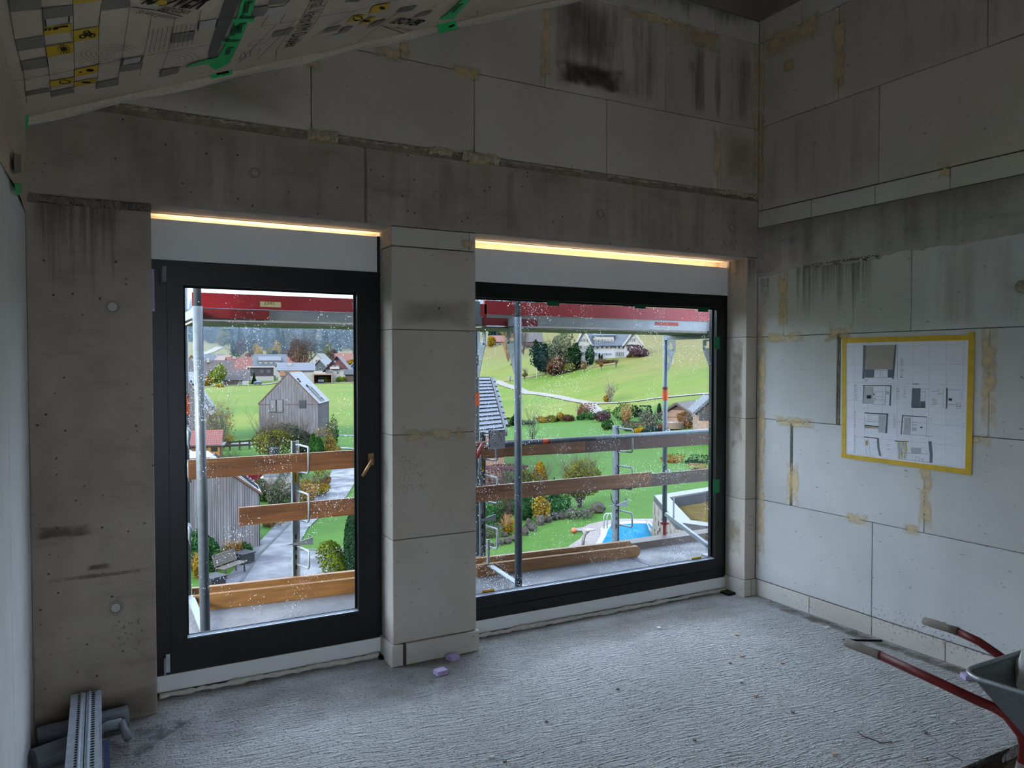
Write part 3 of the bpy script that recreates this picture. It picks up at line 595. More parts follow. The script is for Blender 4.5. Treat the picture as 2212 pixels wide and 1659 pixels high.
cdisc(1385, 65, 24, 12, B); cline(arc(1190, 148, 36, 18, 0, 360, 12), 0.007, B); cdisc(1262, 168, 30, 10, B)
m.obj('pictogram', P_BK, ce, recalc=False)
# line art: grid seams, contour rings, brick grid
m = M()
for pts in ([(20, 795), (480, 715), (1180, 570), (2010, 425)], [(75, 0), (140, 380), (225, 690), (255, 980)], [(400, 60), (420, 340), (470, 700), (490, 930)], [(697, 0), (705, 400), (712, 660), (705, 900)], [(972, 40), (945, 260), (945, 620), (920, 840)], [(1245, 30), (1190, 400), (1140, 700), (1125, 800)], [(1450, 120), (1425, 300), (1335, 720)], [(1670, 160), (1640, 400), (1520, 740)], [(1920, 100), (1890, 300)]): cline(pts, 0.0035 if len(pts) == 4 and pts[0][0] == 20 else 0.002, A, off=0.0135)
for k in range(1, 7): cline(arc(1060, 515, 48*k, 16*k, 20, 330, 20), 0.0016, A, off=0.0135)
for k in range(1, 5): cline(arc(1660, 565, 60*k, 21*k, 200, 420, 16), 0.0016, A, off=0.0135)
for k in range(10): cline([(1470+45*k, 275-6*k), (1425+45*k, 500-8*k)], 0.0018, A, off=0.0135)
for k in range(11): cline([(1450-3*k, 290+20*k), (2040-4*k, 185+21*k)], 0.0014, A, off=0.0135)
for pts in ([(0, 590), (180, 575), (420, 210), (300, 215)], ): pass
for pts in ([(410, 212), (725, 160)], [(885, 130), (1180, 85), (1400, 25), (1520, 0)], [(420, 212), (480, 120)], [(570, 185), (610, 110)], [(650, 0), (610, 40)], [(820, 300), (1180, 85)], [(390, 470), (700, 160)], [(1200, 330), (1500, 105)], [(240, 500), (540, 200)], [(245, 470), (270, 420), (415, 388), (390, 440), (250, 470)], [(310, 368), (345, 330), (490, 305), (455, 345), (315, 368)], [(285, 415), (300, 460)], [(340, 405), (330, 450)], [(2030, 130), (2145, 85), (2140, 130), (2035, 160)], [(2030, 130), (2140, 130)]): cline(pts, 0.0035, B, off=0.0135)
m.obj('printed_lines', P_LN, ce, recalc=False)
m = M()
for pts in ([(822, 0), (720, 190), (610, 300), (545, 395), (535, 480)], [(950, 0), (885, 130), (800, 250), (670, 380)]): cline(pts, 0.004, B, off=0.0135)
m.obj('printed_lines', P_YL, ce, recalc=False)
# white cards where square codes are printed, and the underline of the logo
cquads([zq(q, *A) for q in ([(430, 190), (665, 155), (665, 215), (440, 255)], [(1905, 210), (2080, 182), (2060, 260), (1890, 285)], [(1180, 568), (1365, 535), (1345, 590), (1165, 625)])]+[zq(q, *B) for q in ([(475, 68), (620, 45), (590, 108), (450, 125)], [(985, 280), (1095, 262), (1055, 305), (960, 322)])], P_LG, 0.0132, 'printed_card')
m = M()
for pts in ([(1253, 65), (1500, 98), (1745, 158)], ): cline(pts, 0.006, A)
for pts in ([(1380, 205), (1560, 268)], ): cline(pts, 0.006, B)
for a, b in (((430, 190), (440, 255)), ((660, 155), (658, 215)), ((1905, 210), (1890, 285)), ((2080, 182), (2060, 260)), ((1180, 568), (1165, 625)), ((1362, 537), (1345, 590))): cline([a, b], 0.005, A)
m.obj('printed_lines', P_BK, ce, recalc=False)
def ctext(txt, p0, p1, size_px, mat, Z, shear=0.0, bold=0.0, upv=-1, off=0.0155, fit=True):
    a, b = Vector(oC(*zq([p0], *Z)[0], off)), Vector(oC(*zq([p1], *Z)[0], off)); ex = (b-a); ey = RN.cross(ex.normalized())
    if ey.dot(Vector(oC(p0[0]*Z[2]+Z[0], p0[1]*Z[2]+Z[1]-5, off))-a) < 0 and upv < 0: ey = -ey
    nz = ex.normalized().cross(ey)
    o = text_mesh(txt, 1.0, a, ex, ey, mat, 'printed_lettering', ce, bold=bold, shear=shear)
    V = [v_.co for v_ in o.data.vertices]
    if fit:
        loc = [(Vector(v_)+ORG[ce.name]-a) for v_ in V]; L = max(q.dot(ex.normalized()) for q in loc); k = ex.length/L; e = ex.normalized(); e2 = nz.cross(e)
        hk = size_px
        for v_, q in zip(o.data.vertices, loc): v_.co = a+e*(q.dot(e)*k)+e2*(q.dot(e2)*hk)-ORG[ce.name]
    return o
ctext('ISOVER', (1340, 30), (1900, 85), 0.20, P_BK, A, shear=0.3, bold=0.03); ctext('SAINT-GOBAIN', (1505, 95), (1790, 140), 0.05, P_BK, A, shear=0.3, bold=0.01)
ctext('So wird gedämmt', (1290, 122), (1680, 190), 0.042, P_LN, A, shear=0.3)
cpoly(zq(arc(1545, 25, 55, 26, 0, 360, 16)[:-1], *A), 0.0165, 'logo_drop', P_YE)
ctext('Original. Vario KM Duplex', (905, -90), (600, 385), 0.115, P_BK, B, upv=1)
ctext('ISOVER', (1440, 185), (1660, 205), 0.10, P_BK, B, shear=0.3, bold=0.03); ctext('SAINT-GOBAIN', (1480, 225), (1610, 250), 0.03, P_BK, B, shear=0.3)
# grey overlap strip and green sealing tape
cpoly(zq([(130, 0), (255, 0), (70, 440), (0, 480), (0, 420)], *B), 0.0128, 'foil_overlap', plain('grey_overlap_print', '#6b6863', 0.6, var=0.2, scale=9))
GREEN = plain('green_sealing_tape', '#2fc572', 0.4, var=0.12, scale=20, spec=0.5)
TP = []
def tape(pts, off=0.017): t = M().poly([oC(u, v, off) for u, v in pts]).obj('sealing_tape', GREEN, ce, recalc=False); TP.append(t); return t
for i, q in enumerate(([(268, 0), (380, 0), (330, 150), (250, 340), (170, 500), (60, 560), (0, 520), (70, 470), (150, 330), (215, 180)], [(190, 155), (375, 128), (362, 172), (185, 185)], [(105, 325), (260, 310), (250, 345), (100, 352)], [(-130, 510), (10, 470), (170, 450), (165, 482), (0, 505), (-195, 545)], [(2020, 0), (2090, 0), (2000, 95), (1960, 150), (1830, 158), (1900, 115)])): tape(zq(q, *B), 0.017+0.0006*i)
def vtape(pts, name='sealing_tape'):
    m = M(); m.prism([oY(u, v, -0.044) for u, v in pts], (0, 0.003, 0)); return m.obj(name, GREEN, ce)
vtape([(452, 143), (498, 130), (502, 160), (456, 170)]); vtape([(943, 45), (984, 38), (989, 62), (948, 72)]); vtape([(30, 240), (60, 236), (62, 258), (58, 280), (34, 282)])
M().prism([oX(u, v, 0.020) for u, v in ((31, 398), (44, 395), (45, 415), (36, 424))], (0.003, 0, 0)).obj('sealing_tape', GREEN, ce)
for i, (p0, p1) in enumerate((((290, 20), (272, 110)), ((240, 190), (222, 270)), ((190, 215), (172, 290)), ((150, 380), (128, 440)), ((232, 150), (360, 148)), ((120, 335), (245, 330)), ((1990, 35), (1930, 105)))):
    ctext('Rissan', p0, p1, 0.05, P_BK, B, upv=1 if i in (0, 1, 2, 3, 6) else -1, off=0.021, bold=0.02)
fm2 = lambda u, v: oY(u, v, -0.0455)
m = M()
for pts in ([(468, 152), (494, 147)], [(970, 50), (982, 46)], [(36, 250), (42, 266)], [(44, 248), (46, 262)]): m.strip([fm2(p[0], p[1]+8) for p in pts], 0.012, (0, -1, 0))
m.obj('tape_print', P_BK, ce, recalc=False)
m = M()
for pts in ([(110, 222), (118, 218)], ): pass
m.poly([oY(u, v, -0.040) for u, v in ((118, 212), (158, 203), (160, 220), (120, 228))]); m.poly([oX(u, v, 0.024) for u, v in ((30, 335), (46, 332), (46, 372), (31, 376))])
m.obj('printed_patch', P_DK, ce, recalc=False)
# ================================================================== WINDOWS
GL1, GL2 = glass_mat('rain_spotted_glass', 0.08), glass_mat('rainier_glass', 0.12)
def ring(m, o, i, y0, y1):
    (a0, a1, b0, b1), (c0, c1, d0, d1) = o, i
    m.box(a0, c0, y0, y1, b0, b1); m.box(c1, a1, y0, y1, b0, b1); m.box(c0, c1, y0, y1, b0, d0); m.box(c0, c1, y0, y1, d1, b1); return m
STEEL = galv_mat('hinge_steel', '#b9bcc0', 0.35, 0.8); BRASS = plain('bronze_handle', '#a9835c', 0.35, 0.8, var=0.08)
CREAM = plain('printed_insulation_edge', '#d9c7a6', 0.8, var=0.10, scale=18); SOFFB = plain('grey_soffit_board', '#a8a49f', 0.8, var=0.15, scale=6)
FOAM = plain('cured_gun_foam', '#cfcac0', 0.9, var=0.15, scale=30, bump=0.8, bscale=60); PURPLE = plain('lilac_rigid_foam', '#b7a8d0', 0.85, var=0.06, scale=30, bump=0.4, bscale=200)
def foam_bead(a0, a1, y, z, r, par, seed):
    rnd = R_(seed); n = int((a1-a0)/0.03); pts = []; rs = []
    for i in range(n+1):
        pts.append((a0+(a1-a0)*i/n, y+rnd.uniform(-0.008, 0.004), z+rnd.uniform(-0.004, 0.004))); rs.append(r*rnd.uniform(0.55, 1.25))
    return M().tube(pts, rs, 7).obj('gun_foam', FOAM, par, smooth=True)
def window(n, x0, x1, z0, z1, gx0, gx1, gz0, gz1, gl, ptop):
    w = thing('window_%d' % n, None, None, ((x0+x1)/2, YP, z0), kind='structure')
    ring(M(), (x0, x1, z0, z1), (gx0-0.055, gx1+0.055, gz0-0.10, gz1+0.055), 0.205, 0.285).obj('window_frame', BLACK, w)
    s = ring(M(), (gx0-0.08, gx1+0.09, gz0-0.125, gz1+0.085), (gx0, gx1, gz0, gz1), 0.190, 0.272).obj('sash', BLACK, w)
    ring(M(), (gx0-0.004, gx1+0.004, gz0-0.004, gz1+0.004), (gx0+0.012, gx1-0.012, gz0+0.012, gz1-0.012), 0.228, 0.234).obj('glazing_seal', RUBBER, s)
    bd = M(); bd.box(gx0, gx1, 0.196, 0.206, gz0, gz0+0.004); bd.box(gx0, gx1, 0.209, 0.218, gz0, gz0+0.006); bd.box(gx0, gx1, 0.221, 0.229, gz0, gz0+0.009); bd.obj('glazing_bead', plain('sky_sheen_bead', '#aeb6c4', 0.3, 0.3), s)  # pale colour paints in the sky reflection on the lower sash edge
    M().box(gx0, gx1, 0.236, 0.244, gz0, gz1).obj('pane', gl, w)
    M().box(x0, x1, 0.200, 0.216, z1+0.001, ptop).obj('shutter_box_panel', WHITE, w)
    M().box(x0, x1, 0.196, 0.260, 0.028, z0-0.001).obj('sill_panel', WHITE, w); M().box(x0, x1, 0.262, 0.300, -0.06, z0-0.001).obj('sill_core', MORT, w)
    M().box(x0, x1, 0.286, 0.298, z1, SOFF).obj('shutter_box_back', CREAM, w)
    M().box(x0, x1, 0.0, 0.206, SOFF-0.007, SOFF-0.001).obj('soffit_board', SOFFB, w)
    M().box(x0, x1, 0.208, 0.284, SOFF-0.012, SOFF-0.001).obj('insulation_edge', CREAM, w)
    lp = bpy.data.lights.new('gap_daylight', 'AREA'); lp.shape = 'RECTANGLE'; lp.size = x1-x0-0.1; lp.size_y = 0.03; lp.energy = GLOW*(x1-x0); lp.color = (1.0, 0.80, 0.62)  # added area light standing in for daylight through the gap above the panel
    lo = bpy.data.objects.new('gap_daylight', lp); COL.objects.link(lo); lo.parent = w; lo.location = (0, 0.252-YP, ptop-0.09-z0); lo.rotation_euler = (math.pi, 0, 0)
    foam_bead(x0+0.02, x1-0.03, 0.182, 0.016, 0.017, w, n)
    return w, s
w1, s1 = window(1, 0.5395, 1.8135, 0.118, 2.358, 0.703, 1.664, 0.300, 2.228, GL1, 2.574)
w2, s2 = window(2, 2.3605, 4.6515, 0.112, 2.334, 2.43, 4.530, 0.268, 2.234, GL2, 2.552)
M().box(1.792, 1.808, 0.190, 0.200, 2.358, 2.575).obj('guide_rail', BLACK, w1)
M().box(2.37, 4.64, 0.186, 0.190, 0.186, 0.189).obj('frame_seam', RUBBER, w2)
# handle, hinges
p = oY(801, 992, 0.185); hd = M().obox((p[0], 0.186, p[2]), (0.034, 0, 0), (0, 0.010, 0), (0, 0, 0.07)).obj('handle', BRASS, s1)
q = oY(783, 1029, 0.140); M().tube([(p[0], 0.185, p[2]), (p[0], 0.150, p[2]), (p[0]-0.008, 0.140, p[2]-0.004), (q[0], 0.140, q[2])], [0.011, 0.011, 0.011, 0.0095], 10).obj('lever', BRASS, hd, smooth=True)
for u, v, hh, mt in ((355, 592, 0.085, galv_mat('dull_hinge', '#6d7077', 0.5, 0.5)), (363, 1433, 0.10, STEEL)):
    p = oY(u, v, 0.18); h_ = M().box(p[0]-0.010, p[0]+0.010, 0.178, 0.190, p[2]-hh/2, p[2]+hh/2).obj('hinge', mt, w1)
    M().tube([(p[0]-0.016, 0.183, p[2]-hh/2-0.012), (p[0]-0.016, 0.183, p[2]+hh/2-0.02)], 0.006, 8).obj('hinge_pin', mt, h_)
tag(M().box(0.541, 0.560, 0.150, 0.194, 2.08, 2.30).obj('foam_wedge', PURPLE), 'lilac foam wedge jammed beside the top of the black patio door frame', 'foam wedge')
# tapes and stickers on the second window
TGREEN = plain('dark_green_tape', '#0c5d3f', 0.4, var=0.15, scale=60)
for k, (u0, v0, u1, v1, lb) in enumerate(((1182, 647, 1208, 660, 'left of three'), (1371, 655, 1395, 666, 'middle of three'), (1508, 662, 1530, 673, 'right of three'))):
    a, b = oY(u0, v0, 0.226), oY(u1, v1, 0.226)
    tag(M().box(a[0], b[0], 0.2262, 0.2272, b[2]-0.004, 2.233).obj('green_tape', TGREEN), 'dark green tape tab under the top rail of the wide window, %s' % lb, 'tape', 'green tape tabs on the top rail')
for k, (u0, v0, u1, v1, lb) in enumerate(((1541, 728, 1550, 754, 'upper'), (1538, 1036, 1550, 1064, 'lower'))):
    a, b = oY(u0, v0, 0.20), oY(u1, v1, 0.20)
    tag(M().box(a[0], b[0]+0.01, 0.1885, 0.1895, b[2], a[2]).obj('green_tape', plain('green_tape', '#13774f', 0.4, var=0.1)), '%s dark green tape on the right upright of the wide window frame' % lb, 'tape')
for u0, v0, u1, v1, c_, lb in ((1041, 1276, 1068, 1287, '#e0a11f', 'orange-yellow sticker at the lower left of the wide window pane'), (1494, 1205, 1515, 1216, '#e6d21c', 'lemon yellow sticker at the lower right of the wide window pane')):
    a, b = oY(u0, v0, 0.235), oY(u1, v1, 0.235)
    tag(M().box(a[0], b[0], 0.2345, 0.2358, 0.2705, a[2]).obj('sticker', plain('sticker'+c_[1:], c_, 0.6, var=0.05)), lb, 'sticker')

# ================================================================== THINGS IN THE ROOM
# --- plan sheet taped to the right wall
S_ = 360/1659.0
def pp(x, y, d=0.004): return oX(1780+S_*x, 690+S_*y, XR-d)
N = NT('creased_paper'); v = N.obj()
fold = None
for ax in (1, 2):
    s = N.n('SeparateXYZ', {0: v}).outputs[ax]; f = N.math('ABSOLUTE', N.math('SUBTRACT', N.math('FRACT', N.math('MULTIPLY', s, 1/0.105 if ax == 1 else 1/0.12)), 0.5))
    g = N.rng(f, 0.0, 0.035, 1, 0); fold = g if fold is None else N.math('MAXIMUM', fold, g)
h = N.math('ADD', N.math('MULTIPLY', fold, 0.10), N.noise(N.obj((1, 3, 6)), 3.0, 3))
PAPER = N.out(N.bsdf(N.mix(fold, lin('#e0e2ec'), lin('#d9dbe6')), 0.75, 0, N.bump(h, 0.02, 0.6), 0.2))
sh = thing('plan_sheet', 'creased white sheet of printed interior elevations taped to the right wall', 'poster', tuple(pp(800, 1490, 0)))
TL, TR, BR, BL = (218, 235), (1440, 205), (1412, 1492), (213, 1342)
m = M(); n = 16
for i in range(n+1):
    for j in range(n+1):
        s, t = i/n, j/n; x = (TL[0]*(1-s)+TR[0]*s)*(1-t)+(BL[0]*(1-s)+BR[0]*s)*t; y = (TL[1]*(1-s)+TR[1]*s)*(1-t)+(BL[1]*(1-s)+BR[1]*s)*t
        m.v.append(tuple(pp(x, y, 0.004)))
m.f += [(i*(n+1)+j, i*(n+1)+j+1, (i+1)*(n+1)+j+1, (i+1)*(n+1)+j) for i in range(n) for j in range(n)]
m.obj('paper', PAPER, sh)
YT = plain('yellow_masking_tape', '#c9a52c', 0.5, var=0.12, scale=20)
for k, q in enumerate(([(180, 185), (1500, 150), (1500, 205), (180, 235)], [(1440, 125), (1500, 125), (1465, 1548), (1402, 1530)], [(172, 1335), (1465, 1495), (1460, 1550), (172, 1375)], [(180, 185), (220, 185), (215, 1372), (176, 1372)])):
    M().prism([pp(x, y, 0.0050+0.0006*k) for x, y in q], (0.003, 0, 0)).obj('masking_tape', YT, sh)
def sheet_print(name, quads, col, d=0.0046):
    m = M()
    for q in quads: m.poly([pp(x, y, d) for x, y in q])
    return m.obj(name, plain('print_'+col[1:], col, 0.8, var=0.04), sh, recalc=False, kind='stuff')
def R4(x0, y0, x1, y1): return [(x0, y0), (x1, y0), (x1, y1), (x0, y1)]
sheet_print('drawing_fill', [[(415, 258), (705, 252), (690, 495), (415, 498)]], '#a39c94')
sheet_print('drawing_fill', [[(390, 258), (418, 256), (412, 470), (405, 590), (380, 590), (385, 470)], [(705, 250), (722, 250), (712, 400), (695, 595), (680, 595), (690, 420)], [(410, 498), (500, 498), (495, 580), (408, 580)], [(635, 498), (690, 498), (682, 580), (635, 580)],
    [(392, 655), (402, 655), (398, 840), (385, 840)], [(660, 662), (673, 662), (665, 860), (648, 860)], [(878, 684), (962, 686), (956, 874), (868, 870)], [(960, 815), (1005, 815), (1005, 880), (958, 880)], [(1215, 682), (1232, 684), (1232, 780), (1225, 890), (1212, 890)],
    [(620, 936), (642, 936), (632, 1050), (628, 1132), (604, 1132), (615, 1040)], [(778, 948), (792, 950), (780, 1060), (775, 1145), (762, 1145)], [(525, 1180), (548, 1182), (552, 1270), (570, 1360), (550, 1360), (530, 1280)], [(1038, 1214), (1070, 1214), (1082, 1350), (1078, 1428), (1050, 1425), (1052, 1340)]], '#67717c')
sheet_print('drawing_fill', [[(402, 668), (488, 668), (485, 840), (390, 840)], [(546, 950), (612, 955), (600, 1128), (540, 1125)], [(800, 975), (858, 978), (850, 1145), (790, 1140)], [(875, 1075), (922, 1075), (922, 1110), (875, 1110)], R4(875, 1020, 922, 1030), R4(875, 1045, 922, 1055), [(868, 1280), (965, 1282), (965, 1330), (868, 1328)], [(618, 715), (650, 715), (648, 745), (616, 745)]], '#b3b6bd', 0.0047)
sheet_print('drawing_fill', [[(402, 925), (620, 938), (620, 948), (402, 936)], [(405, 1050), (545, 1062), (545, 1072), (405, 1062)], [(790, 955), (1025, 968), (1025, 975), (790, 962)], [(705, 1208), (842, 1215), (842, 1222), (705, 1215)], [(398, 1165), (530, 1180), (530, 1188), (398, 1174)], R4(1240, 785, 1275, 810), R4(958, 1068, 980, 1082), R4(425, 755, 470, 785), R4(495, 735, 503, 755), R4(880, 640, 942, 646), R4(425, 226, 480, 231), R4(870, 872, 1010, 880), R4(385, 655, 670, 662)], '#33383f', 0.0048)
sheet_print('drawing_fill', [[(405, 1066), (545, 1076), (545, 1088), (405, 1082)], R4(415, 1205, 438, 1250)], '#a5946a', 0.0049)
sheet_print('drawing_fill', [[(730+3*k+14*i, 1215), (735+3*k+14*i, 1215), (748+14*i, 1385), (743+14*i, 1385)] for i in range(0, 6, 2) for k in (0,)]+[[(808, 1218), (822, 1218), (828, 1320), (818, 1320)]], '#c2b93a', 0.0048)
rnd = R_(4); m = M()
for x0, y0, x1, y1 in ((300, 650, 340, 810), (300, 915, 320, 1080), (300, 1150, 320, 1330), (760, 390, 800, 580), (715, 670, 755, 800), (790, 665, 815, 780), (1075, 790, 1130, 850), (1125, 700, 1165, 720), (690, 960, 720, 1080), (620, 1245, 660, 1270), (400, 600, 450, 630), (390, 880, 425, 884), (1060, 985, 1090, 1000), (1180, 690, 1200, 880), (690, 660, 700, 850), (1010, 690, 1060, 700)):
    y = y0
    while y < y1:
        w = (x1-x0)*rnd.uniform(0.5, 1); m.poly([pp(x, yy, 0.0047) for x, yy in R4(x0, y, x0+w, y+2.2)]); y += rnd.uniform(7, 16)
for k in range(8): m.poly([pp(x, y, 0.0047) for x, y in R4(740+11*k, 1218, 742.5+11*k, 1384)])
for ln in ([(490, 668), (484, 845)], [(512, 720), (588, 722), (586, 772), (512, 770), (512, 720)], [(500, 800), (612, 802), (610, 848), (498, 846), (500, 800)], [(612, 668), (610, 850)], [(620, 668), (655, 668)], [(405, 960), (404, 1110)], [(415, 1015), (560, 1020)], [(562, 965), (560, 1020)], [(860, 980), (855, 1150)], [(1025, 970), (1018, 1165)], [(965, 690), (1008, 690), (1005, 880)], [(965, 720), (1005, 722)], [(1235, 700), (1370, 705), (1368, 800)], [(1235, 845), (1310, 848)], [(1318, 830), (1362, 832), (1360, 888), (1316, 886), (1318, 830)], [(1318, 850), (1360, 852)], [(1318, 868), (1360, 870)], [(405, 1190), (425, 1345)], [(440, 1190), (462, 1350)], [(765, 1328), (1040, 1340)], [(868, 1280), (968, 1282), (966, 1332), (868, 1328), (868, 1280)], [(910, 1408), (912, 1370), (945, 1372), (948, 1408)], [(740, 1385), (1070, 1425)], [(820, 990), (820, 1090)], [(808, 1060), (828, 1062), (822, 1095), (808, 1092), (808, 1060)], [(500, 506), (630, 508), (628, 580), (496, 580), (500, 506)], [(565, 510), (563, 578)], [(955, 1380), (1000, 1410)], [(990, 1380), (975, 1410)], [(730, 255), (728, 590)], [(1000, 1305), (1020, 1307), (1018, 1330)], [(770, 1140), (1090, 1165)]):
    m.strip([pp(x, y, 0.0047) for x, y in ln], 0.0016, (-1, 0, 0))
m.obj('drawing_line', plain('print_line', '#4c525c', 0.8), sh, recalc=False, kind='stuff')
sheet_print('drawing_note', [R4(1080, 713, 1112, 717), R4(1128, 735, 1180, 738), R4(1128, 745, 1165, 748), R4(497, 783, 515, 790), R4(625, 1290, 660, 1294), R4(755, 572, 785, 576), R4(720, 685, 745, 688)], '#a8464a', 0.0049)
# --- wheelbarrow
RED = plain('worn_red_paint', '#631518', 0.4, var=0.25, scale=9, col2='#77201f'); GRIP = plain('grey_rubber_grip', '#8d857c', 0.85, var=0.15, scale=25); TRAY = galv_mat('dull_galvanised_tray', '#6e7475', 0.5, 0.55); TRAYRIM = galv_mat('bright_tray_rim', '#a3a8ab', 0.4, 0.6)
wbx = thing('wheelbarrow', 'wheelbarrow with dark red tube frame and grey metal tray, cut by the frame edge', 'wheelbarrow', (3.55, -2.85, 0))
g0 = Vector(oZ(1828, 1388, 0.55)); g1 = Vector(oZ(1996, 1341, 0.55))
def hp(p, dy, z): return (p.x+0.035*abs(dy), p.y+dy, z)
for nm, g in (('near', g0), ('far', g1)):
    M().tube([g, hp(g, -0.06, 0.55), hp(g, -0.12, 0.548), hp(g, -0.165, 0.547)], [0.019, 0.0205, 0.018, 0.0205], 12).obj('grip', GRIP, wbx, smooth=True)
near = [hp(g0, -0.16, 0.547), hp(g0, -0.40, 0.525), hp(g0, -0.56, 0.508), (3.292, -2.625, 0.488), (3.315, -2.672, 0.465), (3.338, -2.700, 0.42), (3.346, -2.708, 0.36), (3.338, -2.708, 0.30)]
M().tube(near, 0.0185, 14).obj('frame_tube', RED, wbx, smooth=True)
M().tube([near[-1], (3.322, -2.700, 0.20), (3.275, -2.690, 0.0)], [0.021, 0.022, 0.024], 12).obj('leg_sleeve', GRIP, wbx, smooth=True)
M().tube([hp(g1, -0.16, 0.547), hp(g1, -0.26, 0.53), hp(g1, -0.36, 0.49), hp(g1, -0.62, 0.44), hp(g1, -0.79, 0.42), hp(g1, -0.83, 0.34), (g1.x+0.01, g1.y-0.80, 0.0)], 0.0185, 14).obj('frame_tube', RED, wbx, smooth=True)
M().tube([(3.305, -2.655, 0.475), (3.36, -2.72, 0.36), (3.42, -2.86, 0.285), (3.46, -3.3, 0.24)], 0.016, 10).obj('frame_tube', RED, wbx, smooth=True)
c0 = Vector(oZ(2078, 1457, 0.60))
def rr(x0, x1, y0, y1, r, z0, z1, n=6):      # rounded rectangle, z follows y
    P = []
    for cx, cy, a in ((x1-r, y1-r, 0), (x0+r, y1-r, 90), (x0+r, y0+r, 180), (x1-r, y0+r, 270)):
        for k in range(n+1):
            t = math.radians(a+90*k/n); x, y = cx+r*math.cos(t), cy+r*math.sin(t); P.append((x, y, z1+(z0-z1)*(y1-y)/(y1-y0)))
    return P
top = rr(c0.x-0.012, c0.x+0.66, c0.y-0.95, c0.y+0.012, 0.10, 0.66, 0.605); bot = rr(c0.x+0.13, c0.x+0.52, c0.y-0.70, c0.y-0.17, 0.06, 0.30, 0.36)
m = M(); k = len(top); mid = [tuple(Vector(a)*0.5+Vector(b)*0.5) for a, b in zip(top, bot)]
m.add(top+mid+bot, [(i, (i+1) % k, k+(i+1) % k, k+i) for i in range(k)]+[(k+i, k+(i+1) % k, 2*k+(i+1) % k, 2*k+i) for i in range(k)]+[tuple(range(2*k, 3*k))])
tr_ = m.obj('tray', TRAY, wbx, smooth=True)
M().tube(top+[top[0]], 0.009, 8, cap=False).obj('tray_rim', TRAYRIM, tr_, smooth=True)
bg = M(); rnd = R_(3); ctr = Vector(oZ(2226, 1462, 0.55)); bg.ball((ctr.x+0.02, ctr.y-0.02, 0.50), 0.08, 0.11, 0.16, 9, 6, 0.16, rnd)
tag(bg.obj('crumpled_bag', plain('white_plastic_bag', '#d6d6d4', 0.5, var=0.05)), 'crumpled white bag lying in the grey wheelbarrow tray', 'bag')
# --- perforated profiles and pipes in the left corner
GALV = galv_mat('galvanised_profile', '#b7c2cd', 0.45, 0.3); PIPE = plain('grey_pipe', '#6f7377', 0.6, var=0.2, scale=8); HOLE = RUBBER
xa = oZ(153, 1506, 0.215)[0]; xb = oZ(219, 1489, 0.215)[0]; xm = (xa+xb)/2
for x0, x1, lb, flip in ((xa, xm-0.002, 'left of two galvanised perforated profiles lying across grey pipes', 0), (xm+0.002, xb, 'right of two galvanised perforated profiles lying across grey pipes', 1)):
    pr = thing('perforated_profile', lb, 'metal profile', ((x0+x1)/2, -0.12, 0.11), 'galvanised profiles in the left corner'); y0, y1 = -2.6, -0.10
    M().box(x0, x1, y0, y1, 0.212, 0.215).obj('web', GALV, pr); M().box(x0, x0+0.003, y0, y1, 0.115, 0.2115).obj('flange', GALV, pr); M().box(x1-0.003, x1, y0, y1, 0.115, 0.2115).obj('flange', GALV, pr)
    xr = (x1-0.017) if not flip else (x0+0.012); M().tube([(xr, y0, 0.2155), (xr, y1, 0.2155)], 0.006, 8).obj('stiffening_rib', GALV, pr, smooth=True)
    if flip: M().box(x1-0.004, x1, y0, y1, 0.213, 0.2175).obj('stiffening_rib', GALV, pr)
    m = M(); xh = x0+(x1-x0)*(0.60 if not flip else 0.46); y = y1-0.02
    while y > -1.3: m.prism([(xh+0.0085*math.cos(a*math.pi/4), y+0.0085*math.sin(a*math.pi/4), 0.2152) for a in range(8)], (0, 0, 0.0004)); y -= 0.0245
    m.obj('perforation', HOLE, pr, kind='stuff')
tag(M().box(xb+0.006, xb+0.03, -1.6, -0.50, 0.11, 0.14).obj('blue_plastic_strip', plain('blue_plastic', '#1c2c52', 0.5)), 'dark blue plastic strip beside the right perforated profile', 'plastic strip')
tag(M().tube([(0.02, -0.145, 0.055), (0.30, -0.10, 0.055), (0.40, -0.085, 0.055)], [0.052, 0.05, 0.05], 16).obj('grey_pipe', PIPE), 'thick grey pipe on the floor against the concrete column', 'pipe')
tag(M().tube([(0.02, -0.36, 0.052), (0.22, -0.27, 0.052)], 0.050, 16).obj('grey_pipe', PIPE), 'thick grey pipe under the perforated profiles, nearer the camera', 'pipe')
el = thing('bent_pipe', 'bent grey pipe elbow lying beside the perforated profiles', 'pipe', (0.34, -0.26, 0.0))
M().tube([(0.24, -0.24, 0.05), (0.31, -0.19, 0.07), (0.37, -0.20, 0.075)], 0.022, 12).obj('elbow', plain('pale_grey_pipe', '#83898f', 0.5, var=0.1), el, smooth=True)
M().tube([(0.37, -0.20, 0.078), (0.395, -0.30, 0.035)], 0.018, 10).obj('rod', PIPE, el, smooth=True)
